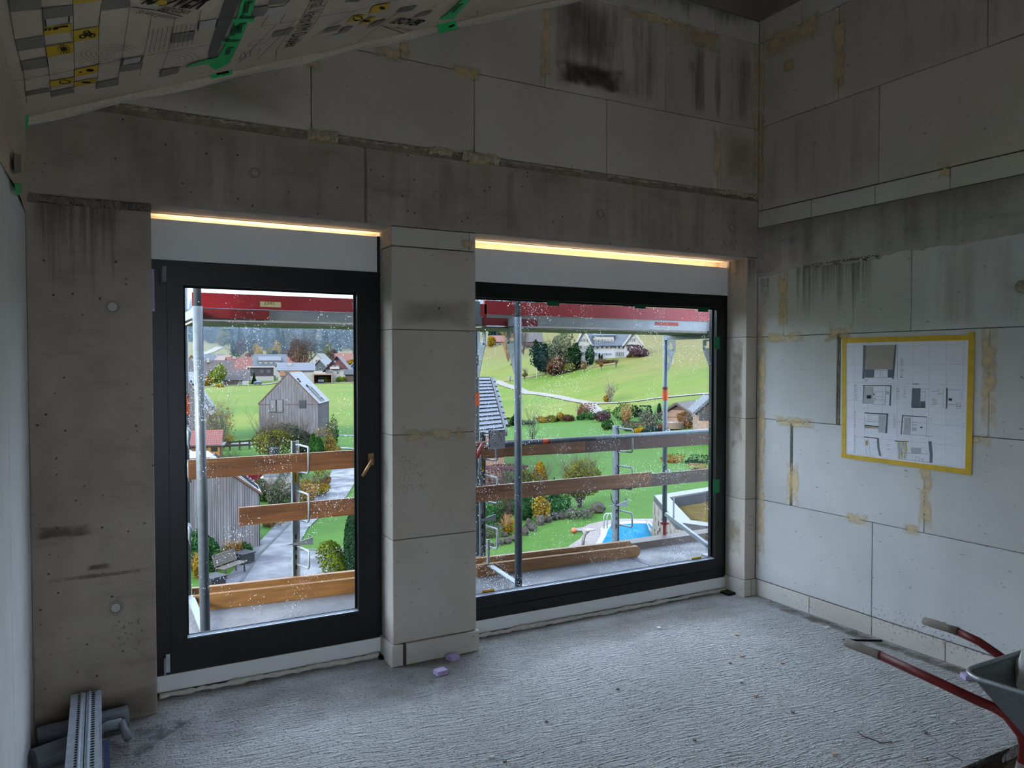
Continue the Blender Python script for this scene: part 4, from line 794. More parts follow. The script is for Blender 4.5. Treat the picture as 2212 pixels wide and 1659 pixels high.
# --- foam offcuts, chips, wires
for u, v, rz, lb in ((968, 1424, 0.3, 'lilac foam offcut on the floor nearest the pillar'), (942, 1456, 0.1, 'lilac foam offcut on the floor, the farther of two from the pillar'), (2083, 1466, -0.5, 'lilac foam offcut on the floor under the wheelbarrow tray')):
    p = oZ(u+10, v, 0.0); a = Vector((math.cos(rz), math.sin(rz), 0)); b = Vector((-a.y, a.x, 0))
    tag(M().obox((p[0], p[1], 0.014), a*0.068, b*0.055, Vector((0, 0, 0.026))).obj('foam_offcut', PURPLE), lb, 'foam offcut')
CH = [plain('chip_tan', '#c4aa93', 0.9), plain('chip_white', '#d2d2ce', 0.9), plain('chip_grey', '#7f7a72', 0.9)]
rnd = R_(12); chips = ((1423, 1358, 1), (1508, 1359, 1), (1591, 1372, 0), (1787, 1357, 1), (1602, 1418, 0), (1578, 1434, 2), (1690, 1434, 0), (1599, 1474, 1), (1633, 1505, 0), (1802, 1632, 0), (1062, 1637, 1), (1090, 1646, 2), (2057, 1561, 1), (1500, 1600, 2), (1335, 1490, 2), (1180, 1560, 2), (1712, 1540, 2), (2000, 1585, 2))
CHL = ['white chip nearest the sill of the wide window', 'white chip right of centre, second from the wide window', 'tan chip on the floor before the right pier', 'white chip by the right wall plinth', 'tan chip in mid floor, farther of the two left ones', 'grey chip just below the farther tan chip in mid floor', 'grey speck left of the near wheelbarrow grip', 'white chip in mid floor below the grey speck', 'tan chip below the white chip in mid floor', 'tan chip near the lower frame edge by the bent wire', 'white chip at the bottom of the frame, centre', 'grey crumb beside the white chip at the bottom of the frame', 'white chip near the broken floor edge', 'grey speck low in mid floor right of centre', 'grey speck in mid floor left of centre', 'grey speck on the floor in front of the pillar', 'grey speck between mid floor and the bent wire', 'grey speck by the wheelbarrow frame tube']
for i, (u, v, k) in enumerate(chips):
    p = oZ(u, v, 0.0); a = rnd.uniform(0, 3); s = rnd.uniform(0.010, 0.018) if k != 2 else 0.008; ax = Vector((math.cos(a), math.sin(a), 0)); ay = Vector((-ax.y, ax.x, 0)); m = M()
    m.prism([Vector((p[0], p[1], 0.0005))+ax*s*x+ay*s*y for x, y in ((-1, -0.7), (0.8, -0.9), (1.1, 0.5), (-0.2, 0.9), (-1.1, 0.4))], (0.001, 0, rnd.uniform(0.006, 0.012)))
    tag(m.obj('rubble_chip', CH[k]), CHL[i], 'chip', ('tan rubble chips on the floor', 'white rubble chips on the floor', 'grey rubble chips on the floor')[k])
def wire(pts, r, mat, name, lb): return tag(M().tube([(*oZ(u, v, z)[:2], z) for u, v, z in pts], r, 6).obj(name, mat), lb, 'wire')
WK, WW = plain('dark_wire', '#2b2926', 0.6), plain('white_wire', '#bfbdb7', 0.6)
wire([(1852, 1580, 0.004), (1862, 1589, 0.012), (1905, 1605, 0.006), (1927, 1602, 0.004)], 0.0022, WK, 'bent_wire', 'dark bent wire on the floor left of the wheelbarrow leg')
wire([(1862, 1569, 0.012), (1885, 1582, 0.008), (1912, 1597, 0.006)], 0.0016, WW, 'bent_wire', 'thin white wire crossing the dark bent wire on the floor')
wire([(1853, 1571, 0.006), (1864, 1577, 0.005), (1874, 1586, 0.004)], 0.002, WW, 'bent_wire', 'short white wire end beside the dark bent wire')
wire([(2045, 1627, 0.003), (2080, 1643, 0.004)], 0.0015, WK, 'bent_wire', 'short straight dark wire by the broken floor edge')
an = thing('black_angle_strip', 'black bent plastic strip lying on the floor behind the near wheelbarrow grip', 'plastic strip', tuple(oZ(1860, 1385, 0)))
a, b, c = (Vector(oZ(*q, 0.006)) for q in ((1821, 1382), (1905, 1384), (1834, 1397)))
M().bar(a, b, 0.012, 0.010).obj('strip_leg', RUBBER, an); M().bar(a+Vector((0, -0.008, 0)), c, 0.008, 0.010).obj('strip_leg', plain('grey_strip', '#5e6468', 0.5), an)
p = oX(2196, 618, XR-0.07); st = thing('pipe_stub', 'grey wrapped pipe end poking in at the right edge of the wall', 'pipe', (XR, p[1]-0.2, p[2]-0.04))
m = M(); m.tube([(XR-0.07, p[1], p[2]), (XR-0.07, p[1]-0.012, p[2]-0.002), (XR-0.065, p[1]-0.06, p[2]-0.012), (XR-0.045, p[1]-0.35, p[2]-0.06)], [0.018, 0.032, 0.036, 0.036], 14); m.obj('wrapping', plain('dusty_wrap', '#a39a8c', 0.9, var=0.3, scale=60, bump=1), st, smooth=True)
M().box(XR-0.045, XR, p[1]-0.30, p[1]-0.26, p[2]-0.06, p[2]-0.03).obj('pipe_clip', STEEL, st)
M().box(1.775, 1.81, 0.13, 0.18, 0.002, 0.02).obj('shim_wedge', RUBBER, w1); M().box(4.56, 4.65, 0.08, 0.17, 0.002, 0.018).obj('shim_wedge', RUBBER, w2)
# ================================================================== SCAFFOLD AND BALCONY
ALB = 0.155      # outdoor surfaces: real reflectances under the open sky
SLAB = NT('wet_balcony_slab'); v = SLAB.obj()
ALB = 0.2
c = SLAB.mix(SLAB.rng(SLAB.noise(v, 1.5, 6), 0.35, 0.65), lin('#8f8f94'), lin('#a9aab0')); ALB = 0.2
c = SLAB.mix(SLAB.rng(SLAB.noise(v, 30, 4), 0.5, 0.7, 0, 0.4), c, lin('#77736f'))
hh = SLAB.noise(v, 40, 4); SLAB = SLAB.out(SLAB.bsdf(c, SLAB.rng(SLAB.noise(v, 2.2, 4), 0.4, 0.6, 0.45, 0.8), 0, SLAB.bump(hh, 0.01, 0.5), 0.15))
ALB = 0.36
GALVT = galv_mat('galvanised_tube', '#7d8a96', 0.5, 0.3); GALVL = galv_mat('bright_galvanised', '#a3adb5', 0.5, 0.4); ALU = plain('aluminium_profile', '#a6adb5', 0.5, 0.5, var=0.08, scale=20); REDP = plain('red_deck_edge', '#b3192c', 0.45, var=0.08, scale=6)
ORANGE = plain('orange_collar', '#ff6618', 0.5, var=0.08); DKRED = plain('dark_red_claw', '#8e1f27', 0.5, var=0.2)
WOOD = wood_mat('guard_board', '#99663a', '#5c371c'); WOOD_D = wood_mat('dark_guard_board', '#5f3f33', '#4a3029', 'x', 0.5); WOOD_B = wood_mat('dark_weathered_board', '#4b4038', '#5f4a3c', 'x', 0.6); WOOD_Y = wood_mat('toe_board', '#a5763c', '#7a5026')
bal = thing('balcony', None, None, (3.0, 0.3, 0), kind='structure')
for x0, x1 in ((-0.6, 4.62), (4.63, 7.2)): M().box(x0, x1, 0.301, 1.95, -0.24, -0.012).obj('slab', SLAB, bal)
def board(x0, x1, y, z0, z1, t, mat, lb, name='guard_board', tilt=0.0, cham=0.0, skew=0.0):
    m = M(); L = [(x0, z0), (x1, z0+tilt), (x1, z1+tilt), (x0, z1)]
    if cham: L = [(x0, z0), (x1-cham, z0), (x1, z0+cham), (x1, z1-cham*0.6), (x1-cham*0.7, z1), (x0, z1)]
    m.prism([(x, y-t/2+skew*(x-x0)/(x1-x0), z) for x, z in L], (0, t, 0)); return tag(m.obj(name, mat), lb, 'board')
board(0.85, 3.40, 1.62, 0.972, 1.112, 0.032, WOOD, 'upper brown guard board of the scaffold seen through the patio door', tilt=0.01)
board(1.192, 3.05, 1.62, 0.604, 0.738, 0.032, WOOD, 'lower brown guard board of the scaffold seen through the patio door')
board(3.08, 4.28, 1.655, 0.985, 1.128, 0.032, WOOD, 'upper brown guard board starting at the left of the wide window', tilt=-0.012)
board(4.05, 6.6, 1.690, 0.965, 1.100, 0.032, WOOD_D, 'dark reddish guard board at the upper right behind the steel tube')
board(3.06, 5.03, 1.62, 0.610, 0.742, 0.032, WOOD, 'lower brown guard board spanning the wide window, ending in the open')
board(4.6, 6.6, 1.66, 0.592, 0.715, 0.032, WOOD_B, 'dark weathered guard board at the lower right of the wide window')
board(0.88, 3.0, 1.70, -0.010, 0.105, 0.045, WOOD_Y, 'front yellow-brown toe board on the balcony outside the patio door', 'toe_board', skew=-0.19)
board(0.88, 3.0, 1.775, -0.010, 0.142, 0.045, WOOD_Y, 'rear yellow-brown toe board on the balcony outside the patio door', 'toe_board', skew=-0.19)
board(3.1, 4.74, 1.535, -0.010, 0.090, 0.045, WOOD_Y, 'front chamfered toe board on the balcony outside the wide window', 'toe_board', cham=0.03, skew=-0.11)
board(3.1, 4.70, 1.62, -0.010, 0.125, 0.045, WOOD_Y, 'rear chamfered toe board on the balcony outside the wide window', 'toe_board', cham=0.03, skew=-0.11)
board(4.66, 7.0, 1.72, -0.010, 0.055, 0.16, WOOD_B, 'dark wet plank lying along the balcony edge at the right', 'edge_plank')
# frames: two standards across the walkway
def standard(x, y, z0, z1, par, top=0.0, r=0.0245, lean=0.0):
    t = M().tube([(x, y, z0), (x-lean, y, z1)], r, 16).obj('standard', GALVT, par, smooth=True)
    if top: M().tube([(x-lean, y, z1), (x-lean*1.2, y, z1+top)], r*0.78, 14).obj('spigot', GALVT, t, smooth=True)
    return t
f1 = thing('scaffold_bay', 'galvanised scaffold frame left of the patio door view, front tube and orange-collared rear tube', 'scaffold', (0.88, 1.3, 0), 'scaffold frames on the balcony')
standard(0.882, 0.98, -0.011, 2.17, f1, 0.7, 0.031, 0.025); s_ = standard(0.845, 1.74, 0.10, 2.9, f1, 0, 0.0265)
M().tube([(0.845, 1.74, 1.43), (0.845, 1.74, 1.55)], 0.030, 14).obj('orange_collar', ORANGE, s_); M().tube([(0.845, 1.74, 1.555), (0.845, 1.74, 1.585)], 0.0285, 14).obj('dark_band', DKRED, s_)
M().bar((0.86, 1.00, 2.13), (0.85, 1.74, 2.13), 0.05, 0.06).obj('cross_bar', ALU, f1)
M().bar((0.862, 1.72, 0.10), (0.90, 0.95, -0.004), 0.05, 0.012).obj('foot_rail', GALVL, f1)
for z in (1.33, 1.09, 0.63): M().tube([(0.845, 1.705, z), (0.862, 1.675, z-0.03), (0.858, 1.68, z-0.10), (0.868, 1.675, z-0.15)], [0.022, 0.020, 0.010, 0.008], 8).obj('wedge_lock', GALVT, f1, smooth=True)
f2 = thing('scaffold_bay', 'galvanised scaffold frame whose thick front tube crosses the left of the wide window', 'scaffold', (3.2, 1.3, 0), 'scaffold frames on the balcony')
standard(3.215, 1.0, -0.011, 2.17, f2, 0.7, 0.030, 0.008); s_ = standard(3.21, 1.76, 0.10, 2.9, f2, 0, 0.0265)
M().tube([(3.21, 1.76, 1.43), (3.21, 1.76, 1.55)], 0.030, 14).obj('orange_collar', ORANGE, s_)
M().bar((3.21, 1.0, 2.13), (3.21, 1.76, 2.13), 0.05, 0.06).obj('cross_bar', ALU, f2)
def gusset(p, d, par, h=0.30, w=0.13):      # plate with two slots under a cross bar
    p = Vector(p); d = Vector(d).normalized(); z = Vector((0, 0, 1)); nn = d.cross(z)*0.004
    def q(a, b): return p+d*a*w+z*(-b*h)
    for P in ([q(0, 0), q(0.3, 0), q(0.3, 0.28), q(0.0, 0.28)], [q(0.62, 0), q(0.72, 0.0), q(0.72, 0.2), q(0.62, 0.2)], [q(0.72, 0), q(1, 0), q(1, 0.32), q(0.72, 0.32)], [q(0.3, 0), q(0.62, 0), q(0.62, 0.06), q(0.3, 0.06)], [q(0.0, 0.28), q(0.72, 0.28), q(1, 0.32), q(0.62, 0.62), q(0, 0.45)], [q(0.32, 0.53), q(0.62, 0.62), q(0.2, 1), q(0.0, 1), q(0.0, 0.8), q(0.25, 0.72)], [q(0, 0.45), q(0.32, 0.53), q(0.1, 0.55), q(0, 0.6)]):
        M().prism(P, nn).obj('gusset_plate', GALVL, par)
gusset((3.21, 1.02, 2.10), (0, 1, 0), f2, 0.42, 0.17); gusset((3.21, 1.74, 2.10), (0, -1, 0), f2, 0.42, 0.17)
M().bar((3.205, 1.74, 0.10), (3.26, 0.72, -0.006), 0.05, 0.012).obj('foot_rail', GALVL, f2); M().bar((3.205, 1.52, 0.30), (3.205, 1.52, 0.06), 0.02, 0.02, (0, 1, 0)).obj('foot_stub', GALVL, f2)
cl = M(); cl.tube([(3.16, 1.45, 1.09), (3.10, 1.42, 1.12), (3.06, 1.40, 1.07), (3.05, 1.40, 1.02)], [0.016, 0.02, 0.018, 0.01], 8); cl.obj('red_claw', DKRED, f2, smooth=True)
M().tube([(3.06, 1.40, 1.05), (3.07, 1.40, 0.95), (3.058, 1.40, 0.90), (3.07, 1.40, 0.84)], [0.012, 0.014, 0.008, 0.012], 6).obj('wedge_lock', GALVT, f2, smooth=True)
f3 = thing('scaffold_bay', 'galvanised scaffold end with cross bar and gusset plates, right of the wide window', 'scaffold', (5.36, 1.45, 0), 'scaffold frames on the balcony')
for y in (1.80, 1.10):
    s_ = standard(5.36, y, 0.16 if y > 1.5 else 0.10, 2.13, f3, 0.06)
    M().tube([(5.36, y, 0.17), (5.36, y, 0.0)], 0.019, 12).obj('red_spindle', DKRED, f3); M().tube([(5.36, y, 0.16), (5.36, y, 0.185)], 0.045, 10).obj('spindle_nut', DKRED, f3); M().box(5.285, 5.435, y-0.075, y+0.075, -0.011, 0.0).obj('base_plate', GALVL, f3)
    M().tube([(5.36, y, 1.43), (5.36, y, 1.53)], 0.029, 14).obj('orange_collar', ORANGE, s_); M().tube([(5.36, y, 1.535), (5.36, y, 1.565)], 0.0275, 14).obj('dark_band', DKRED, s_)
    for z in (1.13, 0.72): M().tube([(5.36, y-0.035, z), (5.372, y-0.045, z-0.05), (5.362, y-0.04, z-0.10), (5.37, y-0.04, z-0.15)], [0.026, 0.020, 0.009, 0.010], 8).obj('wedge_lock', GALVL, f3, smooth=True)
M().bar((5.36, 1.80, 2.075), (5.36, 1.10, 2.075), 0.045, 0.075).obj('cross_bar', GALVL, f3)
for z in (2.09, 2.06): M().bar((5.335, 1.80, z), (5.335, 1.10, z), 0.004, 0.012).obj('cross_bar_rib', ALU, f3)
gusset((5.36, 1.775, 2.03), (0, -1, 0), f3); gusset((5.36, 1.125, 2.03), (0, 1, 0), f3)
M().bar((5.36, 1.78, 0.27), (5.36, 1.12, 0.06), 0.035, 0.035).obj('foot_rail', GALVL, f3); M().bar((5.36, 1.66, 0.45), (5.36, 1.66, 0.24), 0.012, 0.012, (0, 1, 0)).obj('foot_stub', GALVL, f3)
gr = thing('guard_rail_tube', 'long galvanised guard rail tube crossing the wide window with a red sleeve', 'tube', (4.2, 1.2, 1.13))
M().tube([(3.04, 1.2, 1.146), (5.55, 1.2, 1.163)], 0.021, 14).obj('tube', GALVT, gr, smooth=True)
M().tube([(3.545, 1.2, 1.149), (3.60, 1.2, 1.149)], 0.024, 14).obj('red_sleeve', ORANGE, gr); M().tube([(3.60, 1.2, 1.149), (3.62, 1.2, 1.149)], 0.0235, 14).obj('dark_band', DKRED, gr)
# decks overhead: red edge, aluminium profile, walking surface
def deck(x0, x1, y0, z0, z1, lb, skew=0.0):
    d = thing('scaffold_deck', lb, 'scaffold deck', ((x0+x1)/2, 1.4, z0), 'scaffold decks overhead'); h = z1-z0
    def face(a0, a1, y, t, b0, b1): m = M(); m.prism([(a0, y, b0), (a1, y+skew, b0), (a1, y+skew, b1), (a0, y, b1)], (0, t, 0)); return m
    face(x0, x1, y0, 0.03, z0+h*0.50, z1).obj('red_edge', REDP, d); face(x0, x1, y0+0.012, 0.05, z0+h*0.12, z0+h*0.49).obj('edge_profile', ALU, d); face(x0, x1, y0+0.004, 0.012, z0+h*0.10, z0+h*0.13).obj('lower_lip', plain('pale_lip', '#c9c8b4', 0.5), d)
    face(x0, x1, y0+0.03, 0.56, z0, z0+0.012).obj('walking_surface', plain('deck_plywood', '#c9bfae', 0.8), d); face(x0, x1, y0+0.57, 0.03, z0+0.012, z0+h*0.6).obj('edge_profile', ALU, d)
    return d
d1 = deck(0.84, 3.0, 1.13, 2.075, 2.272, 'overhead scaffold deck with red edge and a pale paper label, above the patio door view')
d2 = deck(2.98, 6.2, 1.13, 2.085, 2.302, 'overhead scaffold deck with red edge crossing the top of the wide window')
for x0, x1, dd in ((0.885, 1.33, d1), (2.97, 3.20, d2), (3.235, 3.46, d2)): M().box(x0, x1, 1.120, 1.142, 2.105, 2.165).obj('red_end_plate', DKRED, dd)
p0, p1 = oY(1417, 695, 1.13), oY(1467, 704, 1.13); M().box(p0[0], p1[0], 1.139, 1.142, p1[2], p0[2]).obj('red_sticker', plain('red_sticker', '#c2352c', 0.5), d2)
M().box(2.86, 2.94, 1.126, 1.132, 2.11, 2.29).obj('end_plate', GALVT, d2)
p0, p1 = oY(562, 651, 1.127), oY(607, 664, 1.127); lab = M().box(p0[0], p1[0], 1.126, 1.129, p1[2], p0[2]).obj('paper_label', plain('cream_label', '#e3d9a4', 0.8), d1)
text_mesh('3341.', 0.038, (p0[0]+0.02, 1.1252, p1[2]+0.012), (1, 0, 0.02), (0, 0, 1), plain('pencil_text', '#6d6046', 0.8), 'label_lettering', lab, shear=0.2)
# railing posts with hook brackets
def post(x, y, z1, lb, hooks, sticker=None, arm=None, wire_=False):
    t = thing('railing_post', lb, 'railing post', (x, y, -0.011), 'clamped railing posts along the balcony')
    M().box(x-0.026, x+0.026, y-0.003, y, 0.02, z1).obj('channel_web', GALVL, t)
    for s in (-1, 1): M().box(x+s*0.026-0.002, x+s*0.026+0.002, y-0.016, y+0.03, 0.02, z1).obj('channel_lip', GALVL, t)
    for zt, zb in hooks: M().tube([(x+0.01, y, zt), (x+0.02, y-0.02, zt), (x+0.055, y-0.175, zt-0.004), (x+0.058, y-0.182, zt-0.012), (x+0.058, y-0.182, zb+0.012), (x+0.052, y-0.175, zb), (x+0.01, y-0.02, zb)], 0.0085, 8).obj('hook_bracket', GALVL, t, smooth=True)
    for z in (0.42, 0.33, 0.26, 0.18): M().box(x-0.006, x+0.006, y-0.0045, y-0.003, z, z+0.035).obj('slot', RUBBER, t)
    if sticker:
        b = M().box(x-0.018, x+0.018, y-0.005, y-0.0035, sticker, sticker+0.085).obj('yellow_sticker', plain('yellow_sticker', '#d8bd2a', 0.6), t)
        text_mesh('UNIROP', 0.018, (x-0.007, y-0.0055, sticker+0.08), (0, 0, -1), (1, 0, 0), P_BK, 'sticker_lettering', b, bold=0.0006)
    if arm:
        m = M(); m.prism([(x-0.10, y-0.02, arm+0.01), (x+0.13, y-0.02, arm-0.012), (x+0.13, y-0.02, arm+0.05), (x-0.0, y-0.02, arm+0.022)], (0, 0.006, 0)); m.obj('clamp_arm', GALVL, t)
        M().tube([(x+0.10, y-0.02, arm+0.05), (x+0.105, y-0.02, arm+0.07)], 0.008, 8).obj('clamp_pin', GALVT, t)
    if wire_: M().tube([(x-0.09, y-0.03, 0.54), (x-0.07, y-0.03, 0.46), (x-0.02, y-0.03, 0.41), (x+0.02, y-0.03, 0.40)], 0.003, 6).obj('safety_cord', RUBBER, t)
    M().box(x-0.045, x+0.12, y-0.12, y+0.03, -0.011, 0.02).obj('foot_clamp', GALVL, t)
    return t
post(1.645, 1.79, 1.195, 'galvanised railing post with yellow sticker seen through the patio door', [(1.165, 0.955), (0.80, 0.58), (0.36, 0.22)], 0.86, 0.375)
post(3.285, 1.80, 1.195, 'galvanised railing post at the left edge of the wide window', [(1.165, 0.955), (0.81, 0.58), (0.36, 0.18)], 0.845, 0.40)
post(4.752, 1.80, 1.195, 'galvanised railing post with hanging cord at the middle right of the wide window', [(1.17, 0.945), (0.80, 0.585), (0.36, 0.22)], None, 0.40, True)
# scaffold inspection tag
y = 1.16; a, b = oY(1055, 930, y), oY(1091, 969, y)
tg_ = thing('inspection_tag', 'pale grey scaffold inspection tag hanging on the guard rail', 'sign', (a[0], y, b[2]))
M().box(a[0], b[0], y, y+0.003, b[2], a[2]).obj('plate', plain('tag_plate', '#b9b6bd', 0.6, var=0.04), tg_)
def tgp(x, yy): return oY(1020+x*110/1141, 900+yy*110/1141, y-0.001)
m = M()
for q in (R4(395, 300, 455, 330), R4(600, 300, 700, 328), R4(585, 385, 630, 400), R4(585, 420, 630, 430), R4(585, 450, 625, 458), R4(645, 395, 655, 560), R4(385, 370, 394, 510), R4(365, 610, 400, 670), R4(430, 510, 480, 518), R4(435, 540, 480, 548), R4(480, 585, 540, 600), R4(500, 640, 535, 652), R4(560, 625, 590, 640), R4(670, 620, 705, 628), R4(700, 415, 715, 460), R4(430, 395, 440, 430), R4(400, 345, 700, 350)): m.poly([tgp(*p) for p in q])
m.obj('tag_print', plain('tag_print', '#4d4b52', 0.8), tg_, recalc=False)
M().box((a[0]+b[0])/2-0.008, (a[0]+b[0])/2+0.008, y+0.004, y+0.012, b[2]-0.07, a[2]-0.01).obj('strap', GALVL, tg_)
# ================================================================== THE VALLEY
ALB = 0.143
G0 = -6.5
CP = []
def cpt(u, v, d): CP.append(tuple(oD(u, v, d)))
for u in range(100, 2200, 150):
    for d in (14, 26, 40, 52, 62): q = oD(u, 785, d); CP.append((q[0], q[1], G0))
for x, y in ((-200, -60), (0, -80), (200, -80), (-60, -30), (60, -40), (-300, 60), (350, -40), (-60, 15), (100, -5), (0, -20), (20, -20)): CP.append((x, y, G0))
for u, v, d in ((600, 935, 90), (420, 935, 90), (750, 940, 90), (500, 880, 128), (740, 880, 128), (600, 832, 225), (430, 832, 235), (770, 830, 225), (450, 812, 275), (600, 806, 300), (750, 812, 270), (440, 765, 400), (480, 772, 380), (600, 775, 410), (750, 780, 400), (430, 735, 480), (560, 745, 520), (700, 750, 520),
                (450, 700, 640), (600, 690, 700), (750, 700, 780), (600, 662, 950), (450, 655, 1100), (770, 690, 1100), (300, 790, 330), (300, 700, 640), (200, 780, 300), (100, 800, 250), (900, 820, 260), (900, 770, 420), (900, 720, 600), (900, 670, 850),
                (1100, 930, 92), (1200, 915, 98), (1300, 905, 98), (1400, 925, 84), (1500, 940, 76), (1600, 940, 74), (1100, 860, 150), (1250, 868, 122), (1350, 868, 118), (1450, 860, 108), (1540, 850, 104), (1080, 820, 195), (1180, 815, 165), (1300, 815, 145), (1450, 800, 140), (1540, 785, 136),
                (1050, 790, 245), (1120, 780, 210), (1200, 782, 185), (1260, 776, 172), (1320, 772, 172), (1380, 768, 172), (1440, 760, 170), (1540, 735, 165), (1060, 752, 310), (1140, 755, 280), (1100, 720, 430), (1200, 715, 330), (1300, 710, 300), (1400, 706, 270), (1540, 690, 250), (1050, 700, 640), (1200, 672, 460), (1300, 660, 430), (1400, 658, 400), (1540, 655, 370), (1700, 640, 330), (1900, 640, 320), (1700, 800, 120), (1900, 800, 120), (1700, 740, 190), (1120, 668, 800), (1040, 668, 800), (2100, 700, 220), (2100, 830, 100)): cpt(u, v, d)
for x, y, z in ((-900, 1300, 120), (0, 1700, 160), (700, 1700, 170), (1300, 1300, 170), (1400, 500, 140), (-600, 400, 10), (-800, 800, 60), (-500, 100, -5), (900, 100, 60), (600, 300, 60)): CP.append((x, y, z))
CP = np.array(CP); _P = CP[:, :2]; _n = len(_P)
_K = np.linalg.norm(_P[:, None]-_P[None], axis=2); _A = np.zeros((_n+3, _n+3)); _A[:_n, :_n] = _K-np.eye(_n)*1.5; _A[:_n, _n] = 1; _A[:_n, n_ := _n+1] = _P[:, 0]; _A[:_n, _n+2] = _P[:, 1]; _A[_n:, :_n] = _A[:_n, _n:].T
_W = np.linalg.solve(_A, np.r_[CP[:, 2], 0, 0, 0])
def hfun(x, y):
    x, y = np.atleast_1d(x).astype(float), np.atleast_1d(y).astype(float); Q = np.c_[x, y]; out = np.zeros(len(Q))
    for i in range(0, len(Q), 20000):
        q = Q[i:i+20000]; out[i:i+20000] = np.linalg.norm(q[:, None]-_P[None], axis=2) @ _W[:_n] + _W[_n] + q @ _W[_n+1:]
    return out
_gx = np.r_[np.arange(-900, -80, 20), np.arange(-80, 200, 2.5), np.arange(200, 420, 6), np.arange(420, 1500, 24)]; _gy = np.r_[np.arange(-90, 4, 6), np.arange(4, 200, 2.5), np.arange(200, 460, 6), np.arange(460, 1700, 20)]
_XX, _YY = np.meshgrid(_gx, _gy, indexing='ij'); _Z = hfun(_XX.ravel(), _YY.ravel()).reshape(_XX.shape)
_near = np.hypot(_XX-4, _YY) < 66; _Z[_near] = G0
_w = np.clip((np.hypot(_XX-4, _YY)-66)/14, 0, 1); _Z = G0*(1-_w)+_Z*_w
def hgt(x, y):
    i = int(np.clip(np.searchsorted(_gx, x)-1, 0, len(_gx)-2)); j = int(np.clip(np.searchsorted(_gy, y)-1, 0, len(_gy)-2))
    s = (x-_gx[i])/(_gx[i+1]-_gx[i]); t = (y-_gy[j])/(_gy[j+1]-_gy[j])
    return float(_Z[i, j]*(1-s)*(1-t)+_Z[i+1, j]*s*(1-t)+_Z[i, j+1]*(1-s)*t+_Z[i+1, j+1]*s*t)
def ground(u, v, d0=8.0, dmax=1500.0):
    q = ray(u, v); t = d0
    while t < dmax:
        p = CAM+q*t
        if p[2] < hgt(p[0], p[1]):
            a, b = t/1.03, t
            for _ in range(24):
                c = (a+b)/2; p = CAM+q*c
                if p[2] < hgt(p[0], p[1]): b = c
                else: a = c
            return CAM+q*b, b
        t *= 1.03
    return CAM+q*dmax, dmax
def px(d): return d/F_PX          # metres per pixel at depth d
# meadow material: mown lawn near the house, meadow beyond, fallow brown slope on the right hill
N = NT('meadow'); v = N.obj(); sp = N.n('SeparateXYZ', {0: v})
a = N.noise(N.obj((0.05, 0.05, 0.05)), 1.0, 6, 0.6); b = N.noise(N.obj((0.9, 0.9, 0.9)), 1.0, 5, 0.7); c3 = N.noise(N.obj((0.02, 0.06, 0.05), (0, 0, 0.7)), 1.0, 4)
c = N.mix(N.rng(a, 0.35, 0.65), lin('#84ad40'), lin('#aab851')); c = N.mix(N.rng(c3, 0.48, 0.66, 0, 0.8), c, lin('#b6b45c'))
lawn = N.mix(N.rng(b, 0.3, 0.7), lin('#619b3c'), lin('#77aa4a'))
dist = N.n('VectorMath', {0: v, 1: (10.0, 0.0, -6.5)}, operation='DISTANCE').outputs['Value']
c = N.mix(N.rng(N.math('ADD', dist, N.math('MULTIPLY', N.math('SUBTRACT', a, 0.5), 10.0)), 92, 98, 1, 0), c, lawn)
hill = N.math('ADD', sp.outputs[2], N.math('MULTIPLY', N.math('SUBTRACT', a, 0.5), 14.0))
c = N.mix(N.rng(hill, -2.5, 7.0, 0, 0.85), c, lin('#ab9661'))
c = N.mix(N.rng(N.noise(N.obj((0.12, 0.5, 0.4), (0, 0, 0.35)), 1.0, 5, 0.7), 0.42, 0.68, 0.0, 0.45), c, lin('#5f8a30'))
MEADOW = N.out(N.bsdf(c, 0.95, 0, N.bump(b, 0.3, 0.6), 0.05))
me = bpy.data.meshes.new('ground'); nx_, ny_ = len(_gx), len(_gy); _V = np.stack([_XX, _YY, _Z], -1).reshape(-1, 3)
ii, jj = np.meshgrid(np.arange(nx_-1), np.arange(ny_-1), indexing='ij'); k0 = (ii*ny_+jj).ravel(); Fq = np.stack([k0, k0+ny_, k0+ny_+1, k0+1], 1)
# leave the footprint of our own building and balcony out of the meadow mesh
ctr = _V[Fq].mean(1); Fq = Fq[~((ctr[:, 0] > -1) & (ctr[:, 0] < 6) & (ctr[:, 1] > -6) & (ctr[:, 1] < 0))]
me.from_pydata(_V.tolist(), [], Fq.tolist()); me.polygons.foreach_set('use_smooth', [True]*len(me.polygons)); me.materials.append(MEADOW)
go = link('ground', me, kind='structure'); ORG[go.name] = Vector((0, 0, 0))
M().box(-0.3, XR+0.3, -8.3, 0.30, G0-0.3, -0.41).obj('wall_lower_storey', LW, None, kind='structure')
def drape(px_pts, lift, name, mat, par=None, sub=6, **tg):
    """polygon given by its outline in the photo, laid on the ground"""
    P = [ground(u, v)[0] for u, v in px_pts]; cx = np.mean(P, 0); m = M(); n = len(P); R = [0.0, 0.25, 0.5, 0.75, 1.0]; L = []
    for i in range(n):
        for k in range(sub): L.append(P[i]+(P[(i+1) % n]-P[i])*k/sub)
    N_ = len(L); m.v.append((cx[0], cx[1], hgt(cx[0], cx[1])+lift))
    for r in R[1:]:
        for q in L: x, y = cx[0]+(q[0]-cx[0])*r, cx[1]+(q[1]-cx[1])*r; m.v.append((x, y, hgt(x, y)+lift))
    m.f += [(0, 1+i, 1+(i+1) % N_) for i in range(N_)]
    for r in range(3): m.f += [(1+r*N_+i, 1+(r+1)*N_+i, 1+(r+1)*N_+(i+1) % N_, 1+r*N_+(i+1) % N_) for i in range(N_)]
    return m.obj(name, mat, par, **tg)
